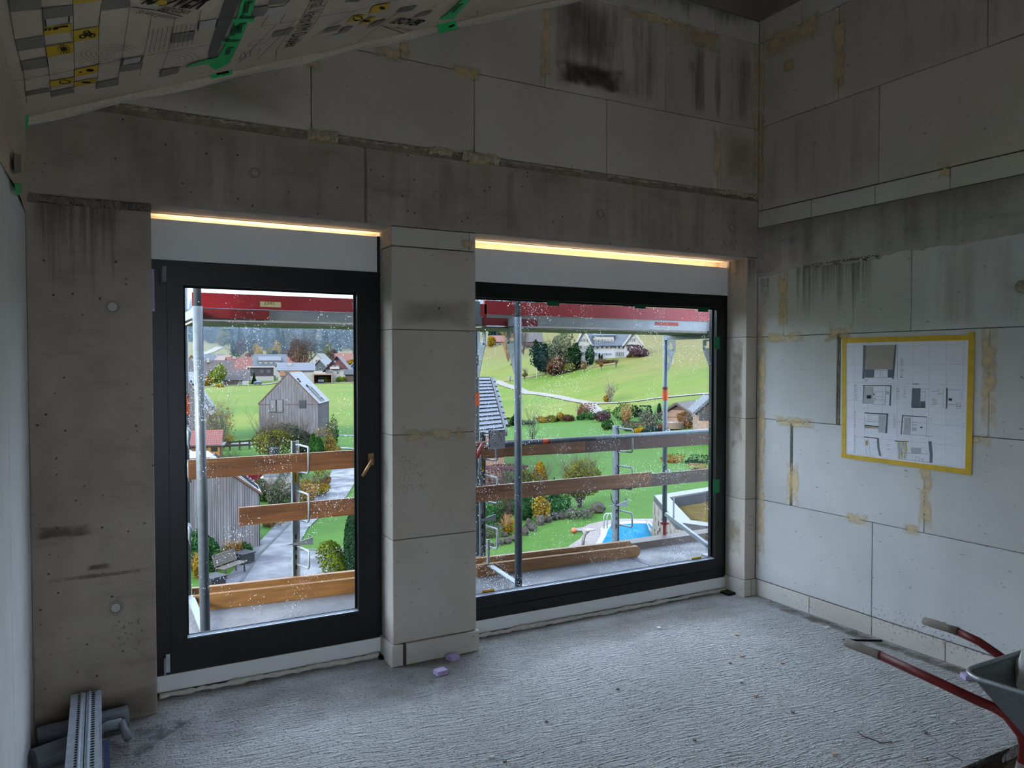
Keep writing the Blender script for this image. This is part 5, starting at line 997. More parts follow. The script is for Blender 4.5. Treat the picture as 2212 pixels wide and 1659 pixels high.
def track(px_pts, w, lift, name, mat, par=None, **tg):
    P = [ground(u, v)[0] for u, v in px_pts]; Q = []
    for i in range(len(P)-1):
        for k in range(8): Q.append(P[i]+(P[i+1]-P[i])*k/8)
    Q.append(P[-1]); m = M()
    for i, p in enumerate(Q):
        d = Q[min(i+1, len(Q)-1)]-Q[max(i-1, 0)]; d = np.array([d[1], -d[0]])/max(1e-6, math.hypot(d[0], d[1]))*w/2
        for s in (-1, 1): x, y = p[0]+s*d[0], p[1]+s*d[1]; m.v.append((x, y, hgt(x, y)+lift))
    m.f += [(2*i, 2*i+1, 2*i+3, 2*i+2) for i in range(len(Q)-1)]
    return m.obj(name, mat, par, **tg)
# paved yard with laid pavers
N = NT('wet_pavers'); v = N.obj((1, 1, 1), (0, 0, 0.6)); br = N.n('TexBrick', {'Vector': v, 'Color1': lin('#8e929d'), 'Color2': lin('#9da1ab'), 'Mortar': lin('#6d7078'), 'Scale': 1.0, 'Mortar Size': 0.012, 'Brick Width': 0.4, 'Row Height': 0.2}).outputs[0]
c = N.mix(N.rng(N.noise(N.obj(), 0.5, 5), 0.4, 0.65, 0, 0.6), br, lin('#6a6c76')); PAVE = N.out(N.bsdf(c, N.rng(N.noise(N.obj(), 0.7, 4), 0.4, 0.6, 0.5, 0.8), 0, None, 0.12))
TRK = plain('pale_gravel', '#b3aaa0', 0.9, var=0.08, scale=1.0)
yard = thing('yard', None, None, (8, 28, G0), kind='structure')
M().poly([oZ(u, v, G0+0.05) for u, v in ((428, 1320), (470, 1265), (520, 1215), (562, 1168), (600, 1128), (655, 1090), (700, 1060), (718, 1012), (768, 1008), (768, 1040), (748, 1072), (700, 1108), (665, 1140), (640, 1186), (700, 1190), (775, 1182), (800, 1300))]).obj('paved_yard', PAVE, yard)
track([(655, 1090), (628, 1130), (600, 1160), (560, 1200), (520, 1260)], 0.12, 0.07, 'drain_line', plain('drain_line', '#55565c', 0.8), yard)
track([(640, 1190), (700, 1190), (790, 1180)], 0.15, 0.08, 'kerb', plain('kerb_stone', '#7b7c80', 0.8), yard)
paths = thing('field_paths', None, None, (0, 90, G0), kind='structure')
track([(470, 962), (560, 957), (640, 950)], 1.2, 0.06, 'path', PAVE, paths); track([(690, 941), (740, 941), (800, 942)], 1.0, 0.06, 'path', PAVE, paths); track([(690, 962), (730, 968), (800, 972)], 1.0, 0.06, 'path', PAVE, paths)
track([(430, 836), (500, 833), (560, 832), (605, 826), (640, 824)], 3.0, 0.15, 'path', TRK, paths); track([(680, 829), (730, 827), (790, 826)], 3.5, 0.15, 'path', TRK, paths); track([(425, 770), (455, 760), (475, 750)], 4.0, 0.3, 'path', TRK, paths)
track([(1070, 824), (1090, 832), (1120, 841), (1180, 854), (1240, 866), (1290, 874)], 1.7, 0.12, 'path', TRK, paths); track([(1272, 871), (1300, 872), (1360, 869), (1420, 861), (1480, 855), (1560, 850)], 1.3, 0.12, 'path', TRK, paths); track([(1272, 872), (1280, 882), (1292, 895)], 2.0, 0.12, 'path', TRK, paths)
track([(1040, 832), (1110, 820), (1180, 808), (1250, 797), (1330, 786)], 1.6, 0.08, 'path', plain('brown_trodden_path', '#9c8148', 0.95), paths)

# ------------------------------------------------------------------ plants
def pts_in(g, n, shape):
    d = g.normal(size=(n, 3)); d /= np.linalg.norm(d, axis=1, keepdims=True)
    if shape == 'dome': r = 0.55+0.5*g.random(n)**0.6; P = d*r[:, None]; P[:, 2] = P[:, 2]*0.5+0.5
    elif shape == 'cone': z = 1-np.sqrt(g.random(n)); r = (1-z)*(0.65+0.4*g.random(n)); a = g.random(n)*6.283; P = np.c_[np.cos(a)*r, np.sin(a)*r, z]; d = np.c_[np.cos(a), np.sin(a), 0.45*np.ones(n)]
    elif shape == 'flame': z = g.random(n); r = np.sin(np.clip(z*0.88+0.10, 0, 1)*math.pi)**0.65*(0.85+0.2*g.random(n)); a = g.random(n)*6.283; P = np.c_[np.cos(a)*r, np.sin(a)*r, z]; d = np.c_[np.cos(a), np.sin(a), 0.2*np.ones(n)]
    else:
        P = d*(0.7+0.35*g.random(n))[:, None]; P[:, 2] = P[:, 2]*0.5+0.5
    return P, d
def lumpy(P, g, k, amp):
    for _ in range(k):
        c = g.normal(size=3); c /= np.linalg.norm(c); P = P*(1+amp*np.clip(((P-[0, 0, 0.5]) @ c)*2-0.3, -0.5, 0.6))[:, None]
    return P
def leaf_crown(name, par, w, h, z0, n, leaf, mat, shape, seed, lump=0.25):
    g = np.random.default_rng(seed); P, d = pts_in(g, n, shape); P[:, 2] -= 0
    if shape in ('round', 'dome') and lump: zc = P.copy(); zc = lumpy(zc, g, 6, lump); P = np.c_[zc[:, :2], np.clip(zc[:, 2], 0.0, 1.15)]
    P = P*np.array([w/2, w/2, h])+np.array([0, 0, z0]); d = d+g.normal(size=d.shape)*0.55; d /= np.linalg.norm(d, axis=1, keepdims=True)
    return link(name, cloud_mesh(name, P, d, leaf, mat, seed), par, 'stuff')
def twig_crown(name, par, w, h, z0, n, r, mat, seed, up=0.6, levels=2, fan=1.0):
    rnd = R_(seed); m = M()
    def br(p, d, L, rad, lv):
        q = p+d*L*0.5+Vector((rnd.gauss(0, .06), rnd.gauss(0, .06), rnd.gauss(0, .04)))*L; e = q+(d+Vector((rnd.gauss(0, .15), rnd.gauss(0, .15), 0.12)))*L*0.5
        m.tube([p, q, e], [rad, rad*0.75, rad*0.35], 3, False)
        if lv:
            for k in range(4):
                t = rnd.uniform(0.3, 0.95); s = p.lerp(q, t*2) if t < 0.5 else q.lerp(e, t*2-1); dd = (d+Vector((rnd.gauss(0, .6), rnd.gauss(0, .6), rnd.uniform(-0.1, 0.5)))).normalized(); br(s, dd, L*rnd.uniform(0.35, 0.55), rad*0.5, lv-1)
    for i in range(n):
        a = rnd.uniform(0, 6.283); tl = rnd.uniform(0.05, 1.0)*fan; d = Vector((math.cos(a)*tl*w/2, math.sin(a)*tl*w/2, h*(1-0.35*tl*up))).normalized()
        br(Vector((math.cos(a)*0.06*w, math.sin(a)*0.06*w, z0)), d, h*rnd.uniform(0.62, 0.95), r, levels)
    return m.obj(name, mat, par, local=True, recalc=False, kind='stuff')
BARK = plain('bark', '#4d4238', 0.95, var=0.25, scale=6); TWIG = plain('brown_twigs', '#6d5f55', 0.95, var=0.25, scale=2); TWIG_P = plain('purple_twigs', '#7c6a6c', 0.95, var=0.2, scale=2); TWIG_D = plain('dark_twigs', '#43382f', 0.95, var=0.25, scale=2)
F = dict(green=('#31502a', '#4f7a39', '#6f9a4c'), dark=('#1f3826', '#2f5132', '#47683d'), laurel=('#2f5c35', '#4f8a4d', '#7fb070'), yellow=('#a8862c', '#d6b145', '#e3cb6e'), gold=('#b98c1e', '#e0b233', '#f0cf5a'), orange=('#a3652a', '#cf8f3f', '#e3b36b'), grey=('#5c6a55', '#7e8a70', '#a0a887'), olive=('#6c7434', '#98993f', '#b9b65e'),
         brown=('#5f4634', '#83604a', '#a5815f'), rust=('#7c4530', '#a5654a', '#c08a63'), purple=('#5e4450', '#7d5d66', '#98787a'), lime=('#7f9b30', '#a9bf45', '#c9d672'), blue=('#2c4a4a', '#3f605b', '#57786a'), pampas=('#c08d4a', '#dcb072', '#ecd3a2'), thuja=('#2d5a2a', '#47793a', '#67984c'), thujad=('#2a4a33', '#3c6243', '#587c58'))
FM = {k: foliage_mat('foliage_'+k, *c) for k, c in F.items()}
def plant(name, label, u, vb, wpx, hpx, fol, cat='shrub', shape='dome', n=900, leaf=None, twigs=0, tmat=None, trunk=0.0, depth=None, seed=None, lump=0.25, group=None, zoff=0.0, tr=0.0, levels=2, lean=0):
    if depth: p = oD(u, vb, depth); p[2] = hgt(p[0], p[1]); d = depth
    else: p, d = ground(u, vb)
    w, h = wpx*px(d), hpx*px(d); seed = seed or int(u*7+vb*13) % 9973
    t = thing(name, label, cat, (p[0], p[1], p[2]-0.03+zoff), group)
    if twigs: twig_crown('twigs', t, w*1.0, h*0.98, trunk*h*0.5, twigs, max(0.014, 0.6*px(d)), tmat or TWIG, seed, levels=levels)
    if fol: leaf_crown('foliage', t, w, h*(1-trunk), h*trunk, n, leaf or max(0.05, 1.5*px(d)), FM[fol], shape, seed, lump)
    if trunk: M().tube([(0, 0, 0), (0.02*h, 0, h*trunk*0.6), (0, 0.01*h, h*min(0.8, trunk+0.4))], [tr or 0.022*h, (tr or 0.022*h)*0.8, (tr or 0.022*h)*0.3], 7).obj('trunk', BARK, t, local=True)
    return t
# ------------------------------------------------------------------ buildings of the valley
def az(p): return math.atan2(p[0]-CAM[0], p[1]-CAM[1])
WN = plain('dark_window_glass', '#2d343b', 0.15, var=0.1, spec=0.6); WF = plain('white_window_frame', '#d7d6d0', 0.6, var=0.03); SHUT = plain('green_shutter', '#4d6a5f', 0.7, var=0.08)
PLW = plain('white_render', '#dcd9d2', 0.9, var=0.05, scale=1); WCLAD = plain('brown_timber', '#5f4535', 0.8, var=0.2, scale=2)
def rmat(k, c): return plain('roof_'+k, c, 0.75, var=0.18, scale=1.5, bump=0.3, bscale=5)
RBROWN, RRED, RGREY, RDARK, RBLUE = rmat('brown', '#5d4d49'), rmat('red', '#a25c4c'), rmat('grey', '#7d8290'), rmat('dark', '#454a55'), rmat('bluegrey', '#66707f')
def house(name, label, u0, u1, vb, ve, vr, roofm, wallm, ridge='x', l=9.0, rot=0.0, depth=None, wins=(), ov=0.5, chim=None, group=None, base=None, basem=None, shut=False, flat=False, gablem=None, rt=0.22):
    uc = (u0+u1)/2
    if depth: p = oD(uc, vb, depth); d = depth; z0 = p[2]
    else: p, d = ground(uc, vb); z0 = p[2]
    k = px(d); w = (u1-u0)*k/max(0.3, math.cos(rot)); he = (vb-ve)*k; hr = (vb-vr)*k
    t = thing(name, label, 'house', (p[0], p[1], z0), group, rotz=-az(p)+rot)
    m = M(); zb = -1.5 if depth else -0.6
    if flat: m.box(-w/2, w/2, 0, l, zb, he)
    elif ridge == 'y': m.prism([(-w/2, 0, zb), (w/2, 0, zb), (w/2, 0, he), (0, 0, hr), (-w/2, 0, he)], (0, l, 0))
    else: m.prism([(-w/2, 0, zb), (-w/2, l, zb), (-w/2, l, he), (-w/2, l/2, hr), (-w/2, 0, he)], (w, 0, 0))
    wl_ = m.obj('wall', wallm, t, local=True)
    if flat: M().box(-w/2-ov, w/2+ov, -ov, l+ov, he, hr).obj('roof', roofm, t, local=True)
    else:
        for s in (-1, 1):
            m = M()
            if ridge == 'y':
                n = Vector((s*(hr-he), 0, w/2)).normalized()*rt; e = Vector((s*w/2, 0, he-hr)).normalized()*ov*1.2; a, b = Vector((0, -ov, hr)), Vector((s*w/2, -ov, he))+e; m.prism([a, b, b+n, a+n+Vector((-s*0, 0, 0.05))], (0, l+2*ov, 0))
            else:
                y1 = 0 if s < 0 else l; n = Vector((0, s*(hr-he), l/2)).normalized()*rt; e = Vector((0, s*l/2, he-hr)).normalized()*ov*1.2; a, b = Vector((-w/2-ov, l/2, hr)), Vector((-w/2-ov, y1, he))+e; m.prism([a, b, b+n, a+n+Vector((0, 0, 0.05))], (w+2*ov, 0, 0))
            m.obj('roof', roofm, t, local=True)
    if base: M().box(-w/2-0.04, w/2+0.04, -0.05, l+0.04, zb, (vb-base)*k).obj('plinth_storey', basem, t, local=True)
    if gablem: M().prism([(-w/2, -0.06, he), (w/2, -0.06, he), (0, -0.06, hr)], (0, 0.05, 0)).obj('gable_cladding', gablem, t, local=True)
    for u, v, ww, hh in wins:
        x, z = (u-uc)*k/max(0.3, math.cos(rot)), (vb-v)*k; a, b = ww*k/2, hh*k/2
        f_ = ring(M(), (x-a-0.08, x+a+0.08, z-b-0.08, z+b+0.08), (x-a, x+a, z-b, z+b), -0.12, 0.02).obj('window', WF, t, local=True); M().box(x-a, x+a, -0.07, 0.0, z-b, z+b).obj('pane', WN, f_, local=True)
        if shut:
            for s in (-1, 1): M().box(x+s*(a+0.1)-0.0, x+s*(a+0.1+a*0.75), -0.14, -0.09, z-b, z+b).obj('shutter', SHUT, f_, local=True)
    for c_ in ([chim] if chim else []):
        u, vt, vb_ = c_; x = (u-uc)*k; M().box(x-0.35, x+0.35, l*0.35, l*0.35+0.7, (vb-vb_)*k, (vb-vt)*k).obj('chimney', wallm if wallm is PLW else WCLAD, t, local=True)
    return t, k, uc
def lx(k, uc, vb, u, v, rot=0.0): return ((u-uc)*k/math.cos(rot), (vb-v)*k)
VG = 'village houses behind the meadow'
# --- village, left to right, far rows first
house('house', 'white house with blue-grey roof at the far left of the village', 436, 480, 786, 779, 766, RBLUE, PLW, depth=330, wins=((446, 782, 4, 3), (462, 782, 4, 3)), group=VG)
house('house', 'low house with rust-red gable roof at the extreme left edge of the village', 400, 428, 800, 788, 768, RRED, PLW, 'y', depth=300, group=VG)
house('house', 'beige house with pinkish gable roof left of the red-roofed house', 484, 516, 792, 786, 769, rmat('pink', '#a58a80'), PLW, 'y', 10, 0.5, depth=310, group=VG)
house('house', 'long red-roofed house behind the bluish forest edge, far right', 726, 760, 786, 779, 764, RRED, PLW, depth=340, wins=((740, 782, 4, 3),), group=VG)
house('house', 'white gabled house beside the tall bare tree, far row', 668, 700, 790, 780, 764, rmat('palegrey', '#a39c96'), PLW, 'y', 10, -0.3, depth=320, wins=((684, 780, 4, 5),), group=VG)
house('house', 'red-roofed house half hidden behind the tall bare tree', 616, 662, 792, 786, 770, RRED, PLW, depth=325, group=VG)
t, k, uc = house('house', 'large house with slate roof and long dormer in the middle of the village', 552, 616, 812, 789, 766, RBLUE, PLW, depth=275, l=13, group=VG)
x0, z0 = lx(k, uc, 812, 561, 788); x1, z1 = lx(k, uc, 812, 605, 772)
M().box(x0, x1, 0.6, 5.5, z0-0.2, z0+1.4).obj('dormer', PLW, t, local=True); M().prism([(x0-0.3, 0.2, z0+1.35), (x0-0.3, 5.8, z1+0.4), (x0-0.3, 5.8, z1+0.65), (x0-0.3, 0.2, z0+1.6)], (x1-x0+0.6, 0, 0)).obj('dormer_roof', RGREY, t, local=True)
for i in range(4): xx = x0+(x1-x0)*(0.12+0.25*i); f_ = M().box(xx-0.05, xx+0.95, 0.52, 0.62, z0+0.2, z0+1.1).obj('window', WF, t, local=True); M().box(xx+0.05, xx+0.85, 0.48, 0.55, z0+0.28, z0+1.02).obj('pane', WN, f_, local=True)
house('house', 'house with salmon-red roof behind the dark garage block', 500, 547, 806, 797, 772, RRED, PLW, 'x', 10, 0.25, depth=285, wins=((512, 801, 4, 4), (530, 801, 4, 4)), chim=(512, 769, 776), group=VG)
t, k, uc = house('house', 'large house with brown tiled roof at the left of the village', 404, 500, 822, 812, 779, RBROWN, PLW, depth=245, l=14, wins=((470, 817, 8, 5), (484, 817, 5, 5)), chim=(450, 773, 783), group=VG)
house('garage', 'garage with brown roof and brown door below the large brown house', 484, 536, 834, 820, 799, RBROWN, PLW, depth=236, l=9, group=VG); g_ = bpy.data.objects['garage']
k = px(236); x0 = (487-510)*k; x1 = (514-510)*k; M().box(x0, x1, -0.08, 0, 0, 10*k).obj('garage_door', plain('brown_garage_door', '#7d5a4a', 0.7, var=0.1), g_, local=True); M().box((523-510)*k, (536-510)*k, -1.2, -0.2, 0, 12*k).obj('white_tank', WF, g_, local=True)
t, k, uc = house('house', 'dark flat-roofed block with broad white roof edge', 537, 590, 824, 794, 791, PLW, plain('dark_cladding', '#43393f', 0.8, var=0.1), flat=True, depth=255, l=9, base=813, basem=PLW, group=VG)
for u in (546, 566, 580): a, b = lx(k, uc, 824, u, 803); f_ = M().box(a-0.6, a+0.6, -0.12, -0.02, b-0.5, b+0.6).obj('window', plain('grey_frame', '#6d6a70', 0.7), t, local=True); M().box(a-0.5, a+0.5, -0.15, -0.1, b-0.4, b+0.5).obj('pane', WN, f_, local=True)
t, k, uc = house('house', 'modern house with pale grey roof, orange timber upper floor and white base', 603, 677, 827, 800, 785, RGREY, PLW, depth=240, l=11, wins=((612, 818, 6, 5), (660, 815, 4, 5)), group=VG)
a0, b0 = lx(k, uc, 827, 606, 812); a1, b1 = lx(k, uc, 827, 650, 801); M().box(a0, a1, -0.6, 0.0, b0, b1).obj('timber_bay', plain('orange_timber', '#c48c5f', 0.7, var=0.12, scale=2), t, local=True)
a0, b0 = lx(k, uc, 827, 616, 803); M().box(a0, a0+1.6, -0.66, -0.6, b0-0.4, b0+0.1).obj('pane', WN, t, local=True)
a0, b0 = lx(k, uc, 827, 622, 787); M().box(a0, a0+1.2, 3.2, 4.2, b0-0.4, b0+0.4).obj('roof_vent', WF, t, local=True)
cp = thing('carport', 'open timber carport with dark interior beside the modern house', 'carport', tuple(oD(688, 827, 238)), VG, rotz=-az(oD(688, 827, 238))); k = px(238)
M().box(-12*k, 29*k, 0, 6, 17*k, 19.5*k).obj('roof', plain('carport_timber', '#b98d6c', 0.7, var=0.1), cp, local=True); M().box(-11*k, 29*k, 5.6, 6, -0.5, 17*k).obj('back_wall', WCLAD, cp, local=True)
for x in (-11*k, 27*k): M().box(x, x+2*k, 0, 6, -0.5, 17*k).obj('side_wall', plain('carport_timber', '#b98d6c'), cp, local=True)
def car(name, label, p, rz, L, H, body, W=1.75):
    t = thing(name, label, 'car', tuple(p), rotz=rz); h = H
    M().prism([(-L/2, -W/2, 0.25), (L/2, -W/2, 0.25), (L/2, -W/2, h*0.55), (L*0.36, -W/2, h*0.58), (-L*0.48, -W/2, h*0.62)], (0, W, 0)).obj('body', body, t, local=True)
    M().prism([(-L*0.47, -W/2+0.1, h*0.6), (L*0.34, -W/2+0.1, h*0.57), (L*0.16, -W/2+0.2, h), (-L*0.40, -W/2+0.2, h)], (0, W-0.3, 0)).obj('cabin_glass', WN, t, local=True); M().box(-L*0.41, L*0.17, -W/2+0.18, W/2-0.18, h, h+0.06).obj('roof', body, t, local=True)
    for x in (-L*0.3, L*0.3):
        for s in (-1, 1): M().tube([(x, s*(W/2-0.1), 0.3), (x, s*(W/2+0.03), 0.3)], 0.32, 10).obj('wheel', RUBBER, t, local=True)
    return t
p = oD(695, 826, 242); car('car', 'dark car parked inside the timber carport', (p[0], p[1], p[2]), 1.2, 4.2, 1.5, plain('grey_car', '#7d8288', 0.3, 0.3))
t, k, uc = house('house', 'dark blue-grey gabled house with pale roof left of the red house', 676, 706, 808, 794, 777, rmat('pale', '#aab0b8'), plain('slate_cladding', '#4c5666', 0.8, var=0.1), 'y', 10, -0.35, depth=278, wins=((682, 796, 3, 5), (692, 797, 4, 6)), base=801, basem=PLW, group=VG)
t, k, uc = house('house', 'dark red timber gable house with white balcony and white base', 704, 752, 815, 798, 770, rmat('plum', '#5b4650'), plain('red_timber', '#7b3a40', 0.8, var=0.1), 'y', 11, -0.12, depth=252, wins=((720, 792, 4, 5), (729, 792, 4, 5), (724, 781, 4, 4), (716, 804, 4, 5), (730, 804, 5, 7)), base=798, basem=PLW, ov=1.0, group=VG)
a0, b0 = lx(k, uc, 815, 714, 797); a1, _ = lx(k, uc, 815, 734, 797); M().box(a0, a1, -1.2, -0.05, b0, b0+0.75).obj('balcony', WF, t, local=True)
house('house', 'bright blue house with white roof at the right edge of the patio door view', 752, 800, 806, 797, 774, rmat('white', '#c9ccd2'), plain('blue_cladding', '#2f74b5', 0.8, var=0.08), 'y', 10, -0.3, depth=292, base=797, basem=PLW, group=VG)
house('shed', 'small brown timber shed right of the red house', 746, 764, 818, 808, 800, RDARK, WCLAD, 'x', 4, depth=246, group=VG)
p, d = ground(586, 822); k = px(d); t = thing('green_container', 'pale green container on the grass below the dark block', 'container', tuple(p), rotz=-az(p)); M().box(-9*k, 9*k, 0, 2.4, 0, 11*k).obj('body', plain('container_green', '#8fae9f', 0.6, var=0.06), t, local=True)
for x in (-9*k, 0, 8.4*k): M().box(x, x+0.6*k, -0.06, 0, 0, 11*k).obj('rib', plain('container_rib', '#74948a', 0.6), t, local=True)
p, d = ground(557, 832); k = px(d); t = thing('trailer', 'loaded trailer under a blue tarp by the field path', 'trailer', tuple(p), rotz=-az(p)); M().box(-9*k, 9*k, 0, 2, 3*k, 6*k).obj('bed', RDARK, t, local=True); M().ball((0, 1, 6*k), 9*k, 1.2, 2.6*k, 10, 6).obj('tarp', plain('blue_tarp', '#3f6fae', 0.6), t, local=True)
for x in (-5*k, 5*k): M().tube([(x, -0.1, 2*k), (x, 2.1, 2*k)], 2*k, 10).obj('wheel', RUBBER, t, local=True)
# --- timber chalets
CLAD = NT('weathered_larch'); v = CLAD.obj((3.5, 3.5, 0.25)); n1 = CLAD.noise(v, 2.0, 4); n2 = CLAD.noise(CLAD.obj((0.5, 0.5, 0.6)), 1.0, 4)
c = CLAD.mix(CLAD.rng(n1, 0.35, 0.65), lin('#85838a'), lin('#aaa8b0')); c = CLAD.mix(CLAD.rng(n2, 0.45, 0.7, 0, 0.5), c, lin('#94806f')); CLAD = CLAD.out(CLAD.bsdf(c, 0.85, 0, None, 0.2))
SLATE = NT('sheet_roof'); v = SLATE.obj(); br = SLATE.n('TexBrick', {'Vector': SLATE.n('TexCoord').outputs['UV'], 'Color1': lin('#8d95a1'), 'Color2': lin('#9ca3af'), 'Mortar': lin('#5a606b'), 'Scale': 1.0, 'Mortar Size': 0.03, 'Brick Width': 1.6, 'Row Height': 0.42}).outputs[0]; SLATE = SLATE.out(SLATE.bsdf(br, 0.6, 0.0, None, 0.2))
TRIM = plain('rust_brown_trim', '#7d5138', 0.8)
def chalet(name, label, uc, vb, wpx, hepx, hrpx, l, rot, depth, wins, solar=True):
    p = oD(uc, vb, depth); p[2] = hgt(p[0], p[1]); k = px(depth); w = wpx*k/math.cos(rot); t = thing(name, label, 'house', tuple(p), 'weathered timber chalets', rotz=-az(p)+rot); he, hr = hepx*k, hrpx*k
    M().prism([(-w/2, 0, -0.5), (w/2, 0, -0.5), (w/2, 0, he), (0, 0, hr), (-w/2, 0, he)], (0, l, 0)).obj('wall', CLAD, t, local=True)
    m = M(); x = -w/2; i = 0; rnd = R_(5)
    while x < w/2-0.05:
        wd = rnd.uniform(0.12, 0.2); x1 = min(x+wd, w/2); zt = lambda q: he+(hr-he)*(1-abs(q)/(w/2)); dd = 0.05 if i % 2 else 0.025
        m.prism([(x, 0, 0), (x1-0.01, 0, 0), (x1-0.01, 0, zt(x1-0.01)), (x, 0, zt(x))], (0, -dd, 0)); x = x1; i += 1
    y = 0.0; i = 0
    while y < l-0.05: y1 = min(y+rnd.uniform(0.12, 0.2), l); m.box(w/2, w/2+(0.05 if i % 2 else 0.025), y, y1-0.01, 0, he-0.02); y = y1; i += 1
    m.obj('cladding_boards', CLAD, t, local=True, kind='stuff')
    M().box(-w/2-0.01, w/2+0.01, -0.07, -0.04, he*0.98, he*0.98+0.06).obj('floor_seam', TRIM, t, local=True)
    for s in (-1, 1):
        m = M(); n = Vector((s*(hr-he), 0, w/2)).normalized()*0.10; e = Vector((s*w/2, 0, he-hr)).normalized()*0.12; a, b = Vector((0, -0.08, hr+0.02)), Vector((s*w/2, -0.08, he+0.02))+e; m.prism([a, b, b+n, a+n], (0, l+0.16, 0)); m.obj('roof', TRIM, t, local=True)
        m = M(); a2, b2 = a+n*1.1, b+n*1.1; L = (b2-a2).length; P = [a2+Vector((0, 0.03, 0)), b2+Vector((0, 0.03, 0)), b2+Vector((0, l+0.1, 0)), a2+Vector((0, l+0.1, 0))]; m.add(P, [(0, 1, 2, 3)]); m.uv = [(0, L), (0, 0), (l, 0), (l, L)] if s > 0 else [(0, L), (0, 0), (l, 0), (l, L)]; m.obj('roof_sheets', SLATE, t, local=True, recalc=False)
        if s > 0 and solar:
            e = (b2-a2).normalized(); nn = n.normalized()
            for (t0, y0, L_, W_, mm) in ((0.20, 1.0, 0.25, 0.25, RUBBER), (0.27, 0.8, 0.25, 0.2, RUBBER), (0.42, 2.2, 0.3, 0.25, RUBBER), (0.48, 2.6, 0.3, 0.7, RUBBER), (0.50, 2.2, 2.2, 0.12, WF), (0.50, 3.6, 2.2, 0.12, WF), (0.80, 2.6, 0.3, 1.3, RUBBER)): o_ = a2+e*(t0*L)+Vector((0, y0, 0)); M().obox(o_+e*L_/2+nn*0.08+Vector((0, W_/2, 0)), e*L_, Vector((0, W_, 0)), nn*0.14).obj('roof_hatch' if mm is RUBBER else 'snow_bar', mm, t, local=True)
    for x, z, ww, hh, dark in wins:
        f_ = M().box(x-ww/2-0.05, x+ww/2+0.05, -0.11, -0.05, z-hh/2-0.05, z+hh/2+0.05).obj('window', RDARK, t, local=True); M().box(x-ww/2, x+ww/2, -0.125, -0.105, z-hh/2, z+hh/2).obj('pane', WN if dark else plain('curtained_pane', '#9a989c', 0.3), f_, local=True)
    return t, k
chalet('chalet', 'weathered timber chalet with its whole gable and grey roof standing in the meadow', 624, 945, 122, 72, 138, 7.0, -0.22, 86, ((-1.7, 3.55, 0.55, 1.3, False), (-0.95, 3.55, 0.6, 1.35, False), (1.55, 3.75, 0.65, 0.8, True)))
chalet('chalet', 'weathered timber chalet mostly cut off by the left edge of the patio door', 395, 938, 106, 58, 150, 7.0, -0.15, 80, ((1.8, 0.9, 0.3, 0.9, True), ))
# --- grey timber shed near the yard
p1 = oZ(561, 1182, G0); k = 1/F_PX*float(np.dot(oZ(561, 1182, G0)-CAM, FW)); ps = oZ(470, 1190, G0)
d = p1-ps; d[2] = 0; d = d/np.linalg.norm(d); ang = math.atan2(d[1], d[0]); W_ = 4.6; t = thing('timber_shed', 'near grey timber shed with vertical boards and sloping roof below the balcony', 'shed', tuple(p1), rotz=ang)
H0, H1 = 2.42, 4.05; zr = lambda x: H0+(H1-H0)*min(1.0, -x/2.1) if x > -2.1 else H1+0.0*(x+2.1)
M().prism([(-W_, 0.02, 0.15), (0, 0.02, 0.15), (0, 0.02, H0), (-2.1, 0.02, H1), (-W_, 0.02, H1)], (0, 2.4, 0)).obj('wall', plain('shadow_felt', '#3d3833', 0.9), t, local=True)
x = -W_; rnd = R_(7); i = 0
while x < -0.02:
    x1 = min(x+rnd.choice((0.075, 0.10, 0.13)), 0.0); z_ = zr((x+x1)/2) if x1 < -0.01 else H0
    M().prism([(x, 0.0, rnd.uniform(-0.02, 0.06)), (x1-0.012, 0.0, rnd.uniform(-0.02, 0.06)), (x1-0.012, 0.0, zr(x1-0.012)), (x, 0.0, zr(x))], (0, -rnd.uniform(0.02, 0.035), 0)).obj('board', CLAD, t, local=True); x = x1
m = M()
for i in range(16): m.box(0.0, 0.028, 0.05+i*0.14, 0.05+i*0.14+0.125, 0, H0)
m.obj('side_boards', CLAD, t, local=True, kind='stuff')
M().prism([(0.12, -0.12, H0-0.05), (-2.1, -0.12, H1+0.06), (-W_-0.1, -0.12, H1+0.06), (-W_-0.1, -0.12, H1+0.14), (-2.1, -0.12, H1+0.14), (0.12, -0.12, H0+0.03)], (0, 2.7, 0)).obj('roof', plain('roof_sheet_pale', '#9aa0a6', 0.5, var=0.1), t, local=True)
M().prism([(0.14, -0.14, H0-0.07), (-2.1, -0.14, H1+0.04), (-2.1, -0.14, H1+0.15), (0.14, -0.14, H0+0.04)], (0, 0.03, 0)).obj('verge', TRIM, t, local=True)
sl = Vector((2.1, 0, H0-H1)).normalized(); nn = Vector((H1-H0, 0, 2.1)).normalized()
for j in range(2): M().bar(Vector((-1.95, 0.55+j*0.55, H1))+nn*0.2, Vector((-0.1, 0.55+j*0.55, H0))+nn*0.2, 0.04, 0.06).obj('ladder_rail', RDARK, t, local=True)
for i in range(14): M().box(-1.9+i*0.13, -1.84+i*0.13, 0.50, 1.15, H1-(0.2+i*0.13)*(H1-H0)/2.1+0.29, H1-(0.2+i*0.13)*(H1-H0)/2.1+0.33).obj('ladder_rung', RDARK, t, local=True)
